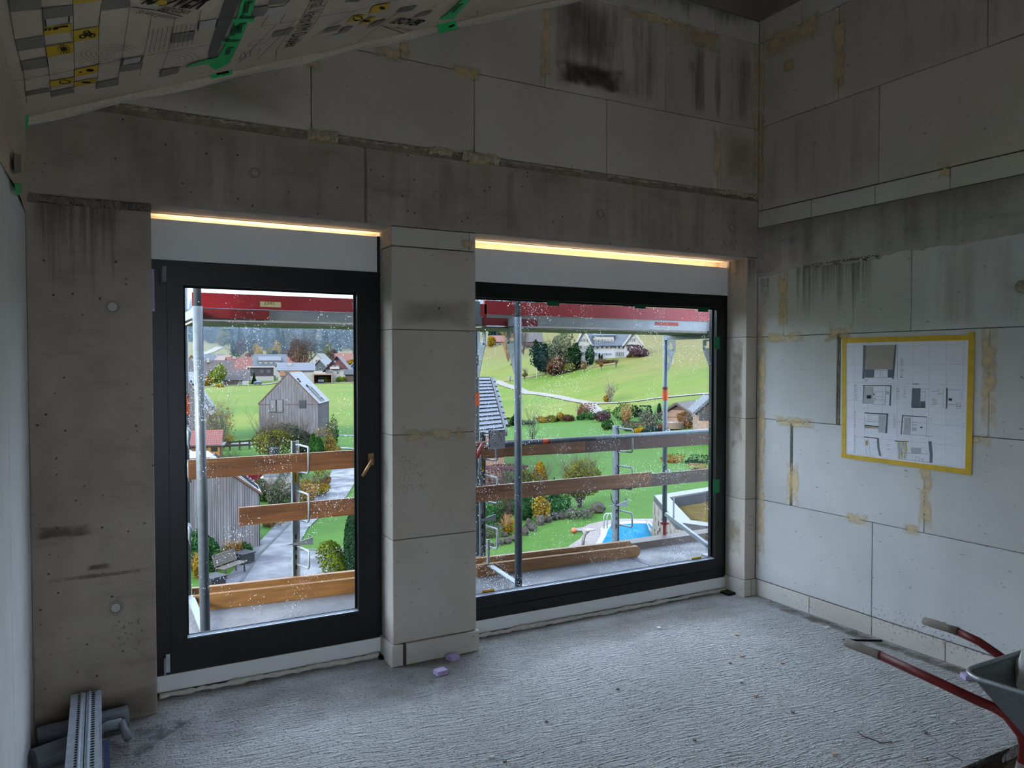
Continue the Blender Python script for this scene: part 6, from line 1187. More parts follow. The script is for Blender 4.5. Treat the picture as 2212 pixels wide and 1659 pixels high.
# --- garden hut with tiled roof and yellow door
p, d = ground(448, 985); p = oD(442, 984, 66); p[2] = G0; k = px(66); t = thing('garden_hut', 'small garden hut with red tiled roof and yellow door', 'shed', tuple(p), rotz=-az(p)-0.1)
M().box(-34*k, 32*k, 0, 2.4, 0, 32*k).obj('wall', plain('hut_timber', '#a2683a', 0.8, var=0.15, scale=3), t, local=True)
dr = M().box(6*k, 31*k, -0.05, 0, 0.05, 29*k).obj('door', plain('yellow_door', '#c98a2c', 0.7, var=0.1), t, local=True); M().box(13*k, 26*k, -0.08, -0.05, 17*k, 26*k).obj('door_window', WN, dr, local=True)
TILE = plain('red_tile', '#b56156', 0.7, var=0.12, scale=3, objrand=0.15)
for r in range(7):
    for c_ in range(16): x = -38*k+c_*4.6*k; y = -0.3+r*0.24; z = 31*k+r*0.165; M().prism([(x, y, z), (x+2.3*k, y, z+0.05), (x+4.6*k, y, z), (x+4.6*k, y+0.26, z+0.18), (x+2.3*k, y+0.26, z+0.23), (x, y+0.26, z+0.18)], (0, 0, 0.03)).obj('tile', TILE, t, local=True)
M().box(-38*k, 40*k, -0.3, 2.6, 29.5*k, 30.6*k).obj('eave_board', plain('eave', '#777b80', 0.7), t, local=True)
p = oD(418, 990, 55); t = thing('white_tent', 'white canopy roof just left of the front scaffold tube', 'canopy', (p[0], p[1], G0), rotz=-az(p)); zc = p[2]-G0
M().prism([(-2.0, 0, zc-0.1), (0.45, 0, zc-0.1), (-0.6, 0, zc+0.75)], (0, 1.8, 0)).obj('canopy', WF, t, local=True)
for x in (-1.9, 0.35): M().tube([(x, 0.1, 0), (x, 0.1, zc)], 0.03, 6).obj('pole', RDARK, t, local=True)
# --- fence with two dark rails
fp = [ground(u, v)[0] for u, v in ((475, 975), (540, 972), (600, 967))]; t = thing('rail_fence', 'dark timber two-rail fence beyond the upper guard board', 'fence', tuple(fp[0]))
for i in range(7):
    s = i/6; p = fp[0]+(fp[2]-fp[0])*s; M().box(p[0]-0.07, p[0]+0.07, p[1]-0.07, p[1]+0.07, G0, G0+0.95).obj('post', WCLAD, t)
for z in (0.45, 0.82): M().bar((fp[0][0], fp[0][1]-0.1, G0+z), (fp[2][0], fp[2][1]-0.1, G0+z), 0.05, 0.16).obj('rail', TWIG_D, t)
p = oD(592, 972, 66); t = thing('compost_bin', 'dark blue-black bin beside the two-rail fence', 'bin', (p[0], p[1], G0)); M().lathe((0, 0, 0), [(0.35, 0), (0.42, 0.9), (0.44, 0.92)], 12).obj('body', plain('bin_blue', '#2c3442', 0.5), t, local=True); M().lathe((0, 0, 0.93), [(0.46, 0), (0.3, 0.14), (0.05, 0.18)], 12).obj('lid', plain('bin_lid', '#20262f', 0.5), t, local=True)
# --- vehicles behind the hedge
p = oZ(606, 1062, G0); car('van', 'white van half hidden by the yard shrubs', (p[0], p[1], G0), 1.25, 4.6, 2.0, plain('white_car', '#e3e5e6', 0.3), 1.9); p = oZ(560, 1052, G0); car('car', 'red car behind the grey timber shed', (p[0], p[1]+1.0, G0), 0.2, 4.0, 1.45, plain('red_car', '#b01e38', 0.3))
# --- bench, planters
p = oZ(500, 1244, G0); t = thing('bench', 'brown slatted garden bench turned to the paved yard', 'bench', tuple(p), rotz=0.75); WB = plain('bench_wood', '#84756b', 0.8, var=0.15)
for i in range(4): M().box(-0.65, 0.65, -0.22+i*0.11, -0.13+i*0.11, 0.42, 0.45).obj('seat_slat', WB, t, local=True)
for i in range(5): M().obox((0, 0.27+i*0.022, 0.52+i*0.09), (1.3, 0, 0), (0, 0.025, 0), (0, 0.02, 0.075)).obj('back_slat', WB, t, local=True)
for x in (-0.55, 0.55): M().bar((x, -0.2, 0), (x, -0.15, 0.42), 0.05, 0.05, (0, 1, 0)).obj('leg', RUBBER, t, local=True); M().bar((x, 0.2, 0), (x, 0.38, 0.95), 0.05, 0.05, (0, 1, 0)).obj('leg', RUBBER, t, local=True)
for u, v, lb in ((527, 1218, 'dark square planter under the low green shrub by the shed'), (462, 1272, 'dark square planter at the lower left of the paved yard')):
    p = oZ(u, v, G0); t = thing('planter', lb, 'planter', tuple(p), rotz=0.5); M().prism([(-0.3, -0.3, 0), (0.3, -0.3, 0), (0.3, 0.3, 0), (-0.3, 0.3, 0)], (0, 0, 0.45)).obj('pot', plain('planter_black', '#2e3037', 0.5), t, local=True); M().box(-0.34, 0.34, -0.34, 0.34, 0.45, 0.50).obj('rim', plain('planter_rim', '#3b3e46', 0.5), t, local=True)
# ------------------------------------------------------------------ right-hand view
# --- near slate-roofed building at the left edge of the wide window
d0 = 62; A0, B0 = oD(1000, 815, d0), oD(1058, 815, d0); D0 = oD(1089, 933, 50.0); C0 = oD(985, 945, 50.0); t = thing('slate_roof_house', 'house with blue-grey slate roof and stepped verge at the left edge of the wide window', 'house', (A0[0], A0[1], G0))
SLT = plain('blue_slate', '#4b5874', 0.6, var=0.12, scale=2, objrand=0.1)
A0, B0, C0, D0 = (Vector(q) for q in (A0, B0, C0, D0)); nrm = (B0-A0).cross(D0-B0).normalized(); nrm = nrm if nrm.z > 0 else -nrm
for i in range(15):
    s0, s1 = i/15, (i+1.12)/15; a, b, c_, d_ = A0.lerp(C0, s0), B0.lerp(D0, s0), B0.lerp(D0, min(s1, 1.0)), A0.lerp(C0, min(s1, 1.0)); M().prism([a-nrm*0.05, b-nrm*0.05, c_+nrm*0.05, d_+nrm*0.05], nrm*0.04).obj('slate_course', SLT, t)
M().prism([B0+nrm*0.1+Vector((0.05, 0, 0)), D0+nrm*0.1+Vector((0.05, 0, 0)), D0-nrm*0.3+Vector((0.05, 0, 0)), B0-nrm*0.3+Vector((0.05, 0, 0))], (B0-A0).normalized()*0.16).obj('verge', RDARK, t)
back = Vector((B0.x*1.0+ (B0.x-D0.x), B0.y+(B0.y-D0.y), D0.z)); M().prism([tuple(B0-nrm*0.15), tuple(D0-nrm*0.15), (D0.x, D0.y, G0), (back.x, back.y, G0), tuple(back)], (A0-B0)).obj('wall', plain('warm_timber_wall', '#a5826a', 0.8, var=0.1), t)
u_, v_ = B0-A0, (back-B0); M().prism([A0, B0, back, back-(B0-A0)], nrm*0.05).obj('slate_course', SLT, t)
for i in range(9):
    s0 = 0.05+i*0.1; b = B0.lerp(D0, s0); e = (D0-B0).normalized(); M().obox(b+(B0-A0).normalized()*0.30+nrm*(-0.05), e*0.9, (B0-A0).normalized()*0.22, nrm*0.10).obj('verge_step', SLT, t)
# --- pool
pl = thing('pool', 'outdoor swimming pool with bright blue water and white rounded rim', 'pool', tuple(oZ(1360, 1150, G0)))
wpts = [(1296, 1182), (1301, 1172), (1309, 1158), (1313, 1146), (1318, 1138), (1330, 1134), (1365, 1131), (1402, 1131), (1408, 1137), (1440, 1182)]
def grow(pts, k, c=None): c = c or np.mean(pts, 0); return [(c[0]+(u-c[0])*k, c[1]+(v-c[1])*k) for u, v in pts]
N = NT('pool_water'); WATER = N.out(N.bsdf(N.mix(N.rng(N.noise(N.obj(), 1.2, 3), 0.3, 0.7), lin('#3aa9df'), lin('#5cbfec')), 0.6, 0, N.bump(N.noise(N.obj(), 6, 3), 0.03, 0.3), 0.0))
def zpoly(pts, z): return [oZ(u, v, z) for u, v in pts]
yard2 = thing('pool_terrace', None, None, tuple(oZ(1290, 1165, G0)), kind='structure'); PST = NT('pink_paving'); v = PST.obj((1, 1, 1), (0, 0, 0.4)); vo = PST.n('TexVoronoi', {'Vector': v, 'Scale': 2.2}, feature='DISTANCE_TO_EDGE').outputs[0]; c = PST.mix(PST.rng(vo, 0.02, 0.05), lin('#8f827c'), lin('#b8a59e')); PST = PST.out(PST.bsdf(c, 0.7, 0, None, 0.3))
M().prism(zpoly([(1225, 1185), (1236, 1176), (1252, 1166), (1261, 1154), (1257, 1148), (1240, 1148), (1245, 1142), (1262, 1140), (1270, 1134), (1300, 1127), (1340, 1122), (1420, 1122), (1450, 1190)], G0+0.02), (0, 0, 0.04)).obj('terrace_paving', PST, yard2)
M().prism(zpoly([(1279, 1185), (1290, 1172), (1297, 1158), (1297, 1143), (1312, 1136), (1330, 1130), (1365, 1127.5), (1402, 1128), (1412, 1137), (1452, 1185)], G0+0.07), (0, 0, 0.05)).obj('rim', WF, pl); M().prism(zpoly(wpts, G0+0.125), (0, 0, 0.01)).obj('water', WATER, pl)
for du in (-3.5, 3.5): b = oZ(1308+du, 1146, G0); M().tube([(b[0], b[1], G0), (b[0], b[1], G0+0.72), (b[0]+0.08, b[1]-0.05, G0+0.85), (b[0]+0.25, b[1]-0.16, G0+0.86), (b[0]+0.32, b[1]-0.2, G0+0.75), (b[0]+0.32, b[1]-0.2, G0+0.1)], 0.03, 8).obj('ladder_rail', GALVL, pl, smooth=True)
b = oZ(1240, 1152, G0); tag(M().ball((b[0], b[1], G0+0.15), 0.16, 0.16, 0.13, 14, 9).obj('orange_ball', plain('orange_ball', '#e8824a', 0.5, var=0.05), smooth=True), 'orange ball lying on the lawn beside the pool terrace', 'ball')
b = oZ(1259, 1184, G0); t = thing('garden_lamp', 'curved grey garden lamp with flat white head by the pool', 'lamp', tuple(b)); M().tube([(0, 0, 0), (0.02, 0, 0.35), (0.10, 0, 0.62), (0.30, 0.0, 0.75)], 0.07, 8).obj('stem', plain('lamp_grey', '#8d8f86', 0.6), t, local=True, smooth=True); M().obox((0.38, 0.05, 0.78), (0.42, 0.05, 0), (-0.04, 0.34, 0), (0, 0, 0.05)).obj('head', WF, t, local=True)
# --- low annex with planted roof, metal parapet and stone-clad flank
ZA = -3.0; an = thing('annex', 'low annex with planted roof, metal parapet and pale stone-clad wall beside the pool', 'building', tuple(oZ(1480, 1110, ZA)))
O = [Vector(oZ(u, v, ZA)) for u, v in ((1414, 1073), (1462, 1131), (1600, 1150), (1600, 1045), (1535, 1054))]; I = [Vector(oZ(u, v, ZA-0.02)) for u, v in ((1446, 1077), (1492, 1127), (1600, 1142), (1600, 1056), (1535, 1062))]
PAR = plain('parapet_metal', '#9ba1ab', 0.6, 0.0, var=0.1, scale=1.2)
for i, j in ((0, 1), (1, 2), (4, 0)): M().prism([O[i], O[j], I[j], I[i]], (0, 0, 0.05)).obj('parapet', PAR, an)
for i, j in ((0, 1), (1, 2), (4, 0), (2, 3), (3, 4)): M().prism([I[i], I[j], I[j]-Vector((0, 0, 0.45)), I[i]-Vector((0, 0, 0.45))], (I[i]-O[i]).normalized()*0.03).obj('parapet_lining', RDARK, an)
for i, j in ((0, 1), (1, 2)): M().prism([O[i]+Vector((0, 0, 0.05)), O[j]+Vector((0, 0, 0.05)), O[j]-Vector((0, 0, 0.16)), O[i]-Vector((0, 0, 0.16))], (I[i]-O[i]).normalized()*-0.03).obj('parapet_fascia', RDARK, an)
M().prism([p-Vector((0, 0, 0.40)) for p in I], (0, 0, 0.05)).obj('planted_roof', foliage_mat('dry_sedum', '#7c6a45', '#a18b55', '#b7a866', scale=3.0), an)
g = np.random.default_rng(3); q = g.random((5000, 2)); P0 = np.array([np.array(I[0])+(np.array(I[4])-np.array(I[0]))*a*1.6+(np.array(I[1])-np.array(I[0]))*b for a, b in q])-np.array([0, 0, 0.34]); ok = P0[:, 0] < O[2].x; P0 = P0[ok]-np.array(ORG[an.name]); link('sedum', cloud_mesh('sedum', P0, np.tile([0.1, -0.5, 0.85], (len(P0), 1))+g.normal(size=(len(P0), 3))*0.3, 0.07, foliage_mat('dry_sedum'), 2), an, 'stuff')
M().prism([p-Vector((0, 0, 0.42)) for p in I], (0, 0, G0-ZA+0.35)).obj('wall_core', PLW, an)
STONE = plain('pale_split_stone', '#c4bfba', 0.9, var=0.15, scale=6, objrand=0.15, bump=0.5, bscale=20)
foot = [Vector(oZ(1396, 1120, G0)), Vector(oZ(1430, 1185, G0)), Vector(oZ(1640, 1260, G0))]; rnd = R_(17); ns = 0
def flank(T0, T1, B0_, B1_, rows, cols, nm, single):
    out = (T1-T0).cross(Vector((0, 0, 1))).normalized(); out = out if out.dot(Vector(CAM)-T0) > 0 else -out; mm = M()
    def P(s, r): t = r/rows; w = t**2.2; top = T0.lerp(T1, s)-Vector((0, 0, 0.16)); bt = B0_.lerp(B1_, s); return Vector((top.x+(bt.x-top.x)*w, top.y+(bt.y-top.y)*w, top.z+(bt.z-top.z)*t))
    for r in range(rows):
        s = 0.0
        while s < 0.999:
            s1 = min(1.0, s+rnd.uniform(0.6, 1.5)/cols); e = rnd.uniform(0.02, 0.07); g_ = 0.0012; m = M() if single else mm
            m.prism([P(s+g_, r+0.05), P(s1-g_, r+0.05), P(s1-g_, r+0.97), P(s+g_, r+0.97)], out*e); s = s1
            if single: m.obj('stone', STONE, an)
    if not single: mm.obj('stones', STONE, an, kind='stuff')
flank(O[0], O[1], foot[0], foot[1], 15, 14, 'flank', True); flank(O[1], O[2], foot[1], foot[2], 15, 30, 'flank', False)
# --- dry stone edge of the shrub bed
SG = plain('garden_rock', '#5d574a', 0.95, var=0.45, scale=5, objrand=0.25, bump=0.8, bscale=12); rk = thing('rock_edging', 'row of grey garden rocks edging the shrub bed beside the lawn', 'rock wall', tuple(oZ(1180, 1125, G0)))
rnd = R_(23)
for u, v, w, h in ((1040, 1187, 20, 12), (1058, 1182, 22, 13), (1078, 1178, 18, 16), (1096, 1174, 20, 14), (1115, 1168, 22, 14), (1134, 1156, 18, 20), (1150, 1146, 20, 16), (1166, 1134, 20, 22), (1182, 1128, 18, 18), (1198, 1123, 20, 16), (1214, 1121, 18, 14), (1232, 1118, 22, 22), (1250, 1116, 18, 13), (1266, 1112, 20, 12), (1280, 1108, 16, 12), (1142, 1138, 16, 18), (1172, 1118, 16, 12), (1205, 1110, 18, 10), (1090, 1160, 14, 12), (1120, 1152, 14, 12)):
    p = oZ(u, v, G0); k = px(float(np.dot(p-CAM, FW))); M().ball((p[0], p[1], G0+h*k*0.4), w*k*0.55, w*k*0.5, h*k*0.62, 7, 4, 0.24, rnd).obj('rock', SG, rk)
p = oZ(1292, 1108, G0); k = px(float(np.dot(p-CAM, FW))); tag(M().ball((p[0], p[1], G0+11*k), 17*k, 13*k, 13*k, 10, 6, 0.14, rnd).obj('boulder', SG), 'large rounded boulder at the lawn end of the rock edging', 'rock')
# --- white country house on the hill
wh = thing('white_house', 'large white house with two gables, green shutters and slate roof on the hill', 'house', tuple(oD(1318, 772, 172)), rotz=-az(oD(1318, 772, 172))); k = px(172)
def W3(u, v): return ((u-1318)*k, (773-v)*k)
def gab(ul, ur, ve, ua, va, y0, l, nm):
    a, b = W3(ul, ve), W3(ur, ve); c_ = W3(ua, va); M().prism([(a[0], y0, -1.5), (b[0], y0, -1.5), (b[0], y0, b[1]), (c_[0], y0, c_[1]), (a[0], y0, a[1])], (0, l, 0)).obj('gable_wall', PLW, wh, local=True)
    for (e, s) in ((a, -1), (b, 1)):
        d_ = Vector((e[0]-c_[0], 0, e[1]-c_[1])).normalized(); n = Vector((-d_.z*s, 0, d_.x*s)).normalized()*0.25; n = n if n.z > 0 else -n; A_, B_ = Vector((c_[0], y0-0.5, c_[1]+0.02)), Vector((e[0], y0-0.5, e[1]))+d_*0.6; M().prism([A_, B_, B_+n, A_+n], (0, l+1.0, 0)).obj('roof', RDARK if s > 0 else RBLUE, wh, local=True)
        M().prism([A_-n*0.3, B_-n*0.3, B_+n, A_+n], (0, -0.12, 0)).obj('barge_board', WF, wh, local=True)
gab(1247, 1275, 741, 1261, 715, -1.5, 10, 'l'); gab(1348, 1386, 745, 1367, 719, -1.0, 11, 'r')
x0, x1 = W3(1262, 0)[0], W3(1366, 0)[0]; ze, zr_ = W3(0, 744)[1], W3(0, 716)[1]
M().prism([(x0, 0, -1.5), (x0, 10, -1.5), (x0, 10, ze), (x0, 5, zr_), (x0, 0, ze)], (x1-x0, 0, 0)).obj('wall', PLW, wh, local=True)
for s in (-1, 1): a, b = Vector((x0, 5, zr_)), Vector((x0, 5+s*5.7, ze-0.6)); n = Vector((0, s*(zr_-ze), 5)).normalized()*0.25; M().prism([a, b, b+n, a+n], (x1-x0, 0, 0)).obj('roof', RBLUE if s < 0 else RDARK, wh, local=True)
xa, za = W3(1283, 739); xb, zb = W3(1326, 723); M().box(xa, xb, 0.8, 5, za-0.3, za+1.5).obj('dormer', PLW, wh, local=True); M().prism([(xa-0.4, 0.4, za+1.3), (xa-0.4, 5, zb), (xa-0.4, 5, zb+0.25), (xa-0.4, 0.4, za+1.55)], (xb-xa+0.8, 0, 0)).obj('dormer_roof', rmat('blue2', '#4f6a84'), wh, local=True)
M().box(W3(1252, 0)[0], W3(1256, 0)[0], 4, 5, zr_-1, W3(0, 711)[1]).obj('chimney', PLW, wh, local=True)
M().box(W3(1282, 0)[0], x1, -1.3, -0.02, -0.6, W3(0, 758)[1]).obj('ground_storey', plain('bluish_render', '#cfd6e2', 0.9, var=0.04), wh, local=True); M().box(W3(1282, 0)[0], x1, -1.35, 0.0, W3(0, 758)[1], W3(0, 757)[1]).obj('cornice', WF, wh, local=True)
def whw(u, v, w, h, y, sh=True):
    x, z = W3(u, v); a, b = w*k/2, h*k/2; f_ = ring(M(), (x-a-0.07, x+a+0.07, z-b-0.07, z+b+0.07), (x-a, x+a, z-b, z+b), y-0.10, y).obj('window', WF, wh, local=True); M().box(x-a, x+a, y-0.06, y-0.01, z-b, z+b).obj('pane', WN, f_, local=True)
    if sh:
        for s in (-1, 1): c_ = x+s*(a+0.07+a*0.45); M().box(c_-a*0.42, c_+a*0.42, y-0.12, y-0.06, z-b, z+b).obj('shutter', SHUT, f_, local=True)
for u, v in ((1258.5, 736), (1267, 736), (1254, 751), (1266.5, 751)): whw(u, v, 3, 6, -1.5)
for u, v in ((1255, 765), (1260, 765)): whw(u, v, 3, 6, -1.5)
for u, v in ((1366, 736), (1357, 750), (1374, 750), (1357, 764)): whw(u, v, 4, 6, -1.0)
for i in range(5): whw(1289+i*8, 736.5, 4, 5, 0.8, i < 3)
for u in (1286, 1296, 1306, 1316, 1333, 1342): whw(u, 751, 4, 6, 0.0)
for u, w, h in ((1286, 4, 6), (1306, 5, 3), (1315, 5, 3), (1334, 4, 9), (1342, 4, 9)): whw(u, 766, w, h, -1.3)
# --- farmhouses and huts
house('house', 'small farmhouse with brick-red roof beside a yellow tree, far left of the hill', 1064, 1092, 750, 738, 725, RRED, PLW, 'x', 9, 0.2, depth=320, wins=((1070, 744, 3, 4), (1080, 744, 3, 4)), group='farmhouses on the hill')
t, k, uc = house('house', 'broad farmhouse with brown roof and timber balcony left of the dark trees', 1124, 1172, 755, 738, 718, RBROWN, PLW, 'x', 12, 0.1, depth=285, wins=((1135, 750, 4, 4), (1147, 750, 3, 5), (1158, 750, 5, 4), (1138, 741, 4, 3), (1155, 741, 4, 3)), group='farmhouses on the hill')
a0, b0 = lx(k, uc, 755, 1130, 744); a1, _ = lx(k, uc, 755, 1166, 744); M().box(a0, a1, -1.3, -0.1, b0-0.6, b0+0.5).obj('balcony', WCLAD, t, local=True)
house('house', 'grey shed-like house left of the yellow tree on the hill', 1036, 1060, 752, 745, 736, RGREY, PLW, 'x', 8, depth=330, group='farmhouses on the hill')
LOG = plain('pink_log', '#cba892', 0.8, var=0.12, scale=3)
t, k, uc = house('garden_house', 'log garden house with open gable and brown roof left of a conifer', 1436, 1491, 903, 893, 874, rmat('cedar', '#5b423b'), LOG, 'y', 6, -0.35, depth=84, ov=0.5, gablem=WCLAD)
for i in range(7): M().tube([(-1.2, -0.08, 0.15+i*0.11), (1.35, -0.08, 0.15+i*0.11)], 0.06, 6).obj('log', LOG, t, local=True)
a0, b0 = lx(k, uc, 903, 1491, 868); M().box(a0+0.05, a0+0.32, 4, 4.3, 0.8, (903-857)*k).obj('flue', GALVL, t, local=True)
t, k, uc = house('garden_house', 'second log garden house cut by the right edge of the window', 1508, 1566, 908, 888, 862, RBLUE, LOG, 'y', 6, 0.1, depth=74, ov=0.4, gablem=WCLAD); M().box(-1.2, -0.2, -0.1, 0, 0, 1.0).obj('open_door', RUBBER, t, local=True)
p, d = ground(1455, 925); k = px(d); t = thing('hot_tub', 'round steaming hot tub with pale water in front of the log garden house', 'hot tub', tuple(p)); M().lathe((0, 0, 0), [(26*k*0.9, 0), (26*k, 12*k), (26*k, 14*k), (24*k, 14*k)], 24).obj('tub', plain('tub_mosaic', '#b29c86', 0.8, var=0.3, scale=20), t, local=True); M().lathe((0, 0, 14*k), [(23.5*k, 0.0), (23.4*k, 0.02)], 24).obj('water', plain('tub_water', '#cfd8e2', 0.1), t, local=True)
p0, p1 = ground(1352, 918)[0], ground(1560, 932)[0]; t = thing('terracotta_edge', 'low terracotta wall behind the garden bed at the right', 'wall', tuple(p0)); M().bar((p0[0], p0[1], p0[2]+0.12), (p1[0], p1[1], p1[2]+0.12), 0.3, 0.35).obj('coping', plain('terracotta', '#a5644a', 0.9, var=0.15), t)
for i in range(12): a = p0+(p1-p0)*(i+0.05)/12; b = p0+(p1-p0)*(i+0.95)/12; M().bar((a[0], a[1]-0.2, a[2]+0.15), (b[0], b[1]-0.2, b[2]+0.15), 0.06, 0.3).obj('facing_slab', plain('terracotta2', '#b8775a', 0.9, var=0.15), t)
# --- poles and posts on the hill
for u, v0, v1, lb in ((1159, 794, 818, 'pale post in the meadow right of the scaffold tube'), (1070, 750, 770, 'thin post on the brown slope under the red farmhouse'), (1454, 758, 787, 'thin pale pole on the green slope inside the scaffold end frame')): p, d = ground(u, v1); t = thing('pole', lb, 'pole', tuple(p)); h = (v1-v0)*px(d); M().tube([(0, 0, 0), (0, 0, h)], 0.09, 8).obj('shaft', WF, t, local=True); M().tube([(0, 0, h), (0, 0, h+0.1)], 0.12, 8).obj('cap', RDARK, t, local=True)
p, d = ground(1102, 827); t = thing('trail_sign', 'small trail sign beside the pale gravel track', 'sign', tuple(p)); M().tube([(0, 0, 0), (0, 0, 1.4)], 0.08, 6).obj('post', WCLAD, t, local=True); M().box(-0.3, 0.3, -0.06, 0.06, 1.0, 1.5).obj('board', WF, t, local=True)
# ------------------------------------------------------------------ trees and shrubs
# left view
plant('shrub', 'large bare twiggy shrub with last yellow leaves beside the cut-off chalet', 470, 925, 74, 100, 'yellow', shape='round', n=500, leaf=0.10, twigs=26, tmat=plain('grey_green_twigs', '#7f8070', 0.9), depth=73, lump=0.1)
plant('tree', 'small bare tree with thin straight trunk on the meadow', 483, 930, 34, 72, None, 'tree', twigs=16, depth=75, trunk=0.35, tmat=plain('grey_green_twigs', '#7f8070'))
plant('shrub', 'low yellow-brown shrub below the small bare tree', 485, 948, 38, 24, 'yellow', n=900, twigs=10, depth=78)
plant('shrub', 'big twiggy autumn shrub before the left half of the chalet', 589, 965, 98, 92, 'olive', shape='round', n=3200, leaf=0.085, twigs=46, depth=68, lump=0.2)
plant('shrub', 'grey-green loose shrub before the middle of the chalet', 652, 958, 72, 76, 'grey', shape='round', n=3200, leaf=0.09, twigs=24, depth=70)
plant('shrub', 'green feathery shrub at the right corner of the chalet', 718, 940, 32, 62, 'green', shape='round', n=1200, twigs=12, depth=76)
plant('shrub', 'yellow-leaved shrub right of the two small thujas', 706, 945, 46, 46, 'yellow', n=1000, twigs=18, depth=72)
plant('shrub', 'low golden shrub beside the lawn path', 724, 946, 34, 22, 'yellow', n=700, twigs=8, depth=71)
plant('thuja', 'left of two slim green thujas above the upper guard board', 676, 966, 17, 62, 'thuja', shape='flame', n=1500, leaf=0.10, depth=64); plant('thuja', 'right of two slim green thujas above the upper guard board', 688, 972, 24, 62, 'thuja', shape='flame', n=1900, leaf=0.10, depth=62)
plant('shrub', 'pale silvery ground shrub left of the railing post top', 628, 985, 48, 34, 'grey', n=1200, depth=60)
plant('shrub', 'thin bare sapling in front of the rail fence', 508, 986, 40, 52, None, twigs=9, tmat=TWIG_D, depth=58); plant('hedge', 'low yellow-green hedge showing just over the upper guard board', 520, 1000, 190, 18, 'lime', n=2600, leaf=0.06, depth=54, lump=0.1)
plant('shrub', 'bushy green-and-grey shrub below the upper guard board beside the van', 600, 1092, 78, 66, 'grey', n=2600, leaf=0.06, twigs=26, depth=45)
plant('shrub', 'green willow-like shrub at the end of the grey shed', 573, 1085, 52, 52, 'green', n=1600, leaf=0.06, twigs=20, depth=46)
plant('shrub', 'bright yellow shrub right of the railing post sticker', 680, 1062, 66, 44, 'gold', n=2600, leaf=0.055, twigs=22, depth=48); plant('ornamental_grass', 'tan ornamental grass below the bright yellow shrub', 665, 1080, 52, 36, 'pampas', 'grass', n=1500, leaf=0.05, twigs=20, tmat=plain('straw', '#c59a5c', 0.9), depth=46); plant('shrub', 'brown fading shrub at the top of the paved bend', 700, 1040, 36, 30, 'orange', n=900, twigs=12, depth=52)
plant('shrub', 'dark green low shrubs under the upper guard board beside the van', 638, 1030, 40, 22, 'dark', n=900, depth=56)
plant('shrub', 'tan dry shrub at the foot of the grey shed end', 585, 1134, 60, 26, 'pampas', n=700, twigs=16, depth=39)
plant('rhododendron', 'big glossy green rhododendron at the lower left of the patio door view', 440, 1245, 88, 108, 'laurel', n=3600, leaf=0.065, depth=31, lump=0.3); plant('shrub', 'low green shrub in the dark planter by the shed', 525, 1212, 42, 36, 'laurel', n=1500, leaf=0.05, depth=32.5); plant('ornamental_grass', 'orange ornamental grass behind the bench', 502, 1216, 40, 44, 'orange', 'grass', n=900, leaf=0.045, twigs=26, tmat=plain('straw', '#c59a5c'), depth=32); plant('shrub', 'small box shrub beside the garden bench', 458, 1256, 30, 42, 'laurel', n=1100, leaf=0.045, depth=30.5); plant('ornamental_grass', 'yellow grass tuft at the far lower left of the patio door view', 428, 1272, 22, 50, 'gold', 'grass', n=500, leaf=0.05, twigs=18, tmat=plain('straw', '#c59a5c'), depth=29.5); plant('shrub', 'thin autumn shrub between bench and rhododendron', 478, 1238, 34, 40, 'olive', n=700, leaf=0.045, twigs=14, depth=31)
plant('thuja', 'tall clipped thuja column at the lower right of the patio door view', 766, 1262, 44, 155, 'thujad', shape='flame', n=5200, leaf=0.06, depth=29.5, lump=0); plant('shrub', 'light green juniper beside the clipped thuja column', 734, 1262, 56, 72, 'lime', n=3600, leaf=0.05, depth=29.8)
# village trees
plant('tree', 'tall bare round-crowned tree standing among the village houses', 648, 790, 56, 80, 'brown', 'tree', 'round', n=1700, leaf=0.28, twigs=30, depth=296, trunk=0.14, lump=0.12, tmat=TWIG)
plant('tree', 'bright yellow-green tree in front of the large brown house', 468, 828, 36, 46, 'lime', 'tree', 'round', n=1500, leaf=0.3, depth=232, trunk=0.12)
for u, vb, w, h, f_, dd, lb in ((600, 771, 18, 36, 'gold', 400, 'pale yellow birch before the forest, above the dormer house'), (560, 773, 18, 34, 'gold', 395, 'slanting yellow tree before the forest left of the birch'), (591, 772, 14, 22, 'dark', 390, 'small dark spruce under the yellow birch'), (583, 770, 16, 24, 'olive', 410, 'pale olive tree left of the yellow birch'), (503, 770, 24, 50, 'blue', 400, 'blue-green round tree at the left forest edge'), (520, 768, 24, 42, 'purple', 410, 'purple-brown bare tree at the forest edge'), (545, 766, 20, 36, 'blue', 415, 'dark blue-green tree at the forest edge middle'),
                                (707, 772, 16, 34, 'olive', 380, 'pale yellow tree right of the tall bare tree'), (722, 776, 18, 28, 'brown', 375, 'light brown tree behind the red house'), (716, 790, 22, 26, 'brown', 280, 'brown bushy tree left of the red gable'), (534, 772, 12, 14, 'rust', 380, 'reddish round tree above the salmon roof'), (512, 776, 16, 16, 'green', 370, 'round green tree above the pinkish roof'), (754, 780, 16, 10, 'gold', 330, 'golden shrub behind the blue house'), (735, 818, 18, 14, 'lime', 245, 'yellow-green garden shrub before the red house'), (702, 812, 18, 12, 'olive', 242, 'pale shrub between the blue-grey and the red house'), (536, 792, 14, 14, 'dark', 275, 'dark shrub before the dark flat-roofed block'), (624, 766, 24, 20, 'purple', 400, 'purplish tree group left of the tall bare tree'), (690, 766, 22, 26, 'blue', 420, 'blue-green trees right of the tall bare tree')):
    plant('tree', lb, u, vb, w, h, f_, 'tree', 'round', n=700, leaf=0.42, depth=dd, trunk=0.06)
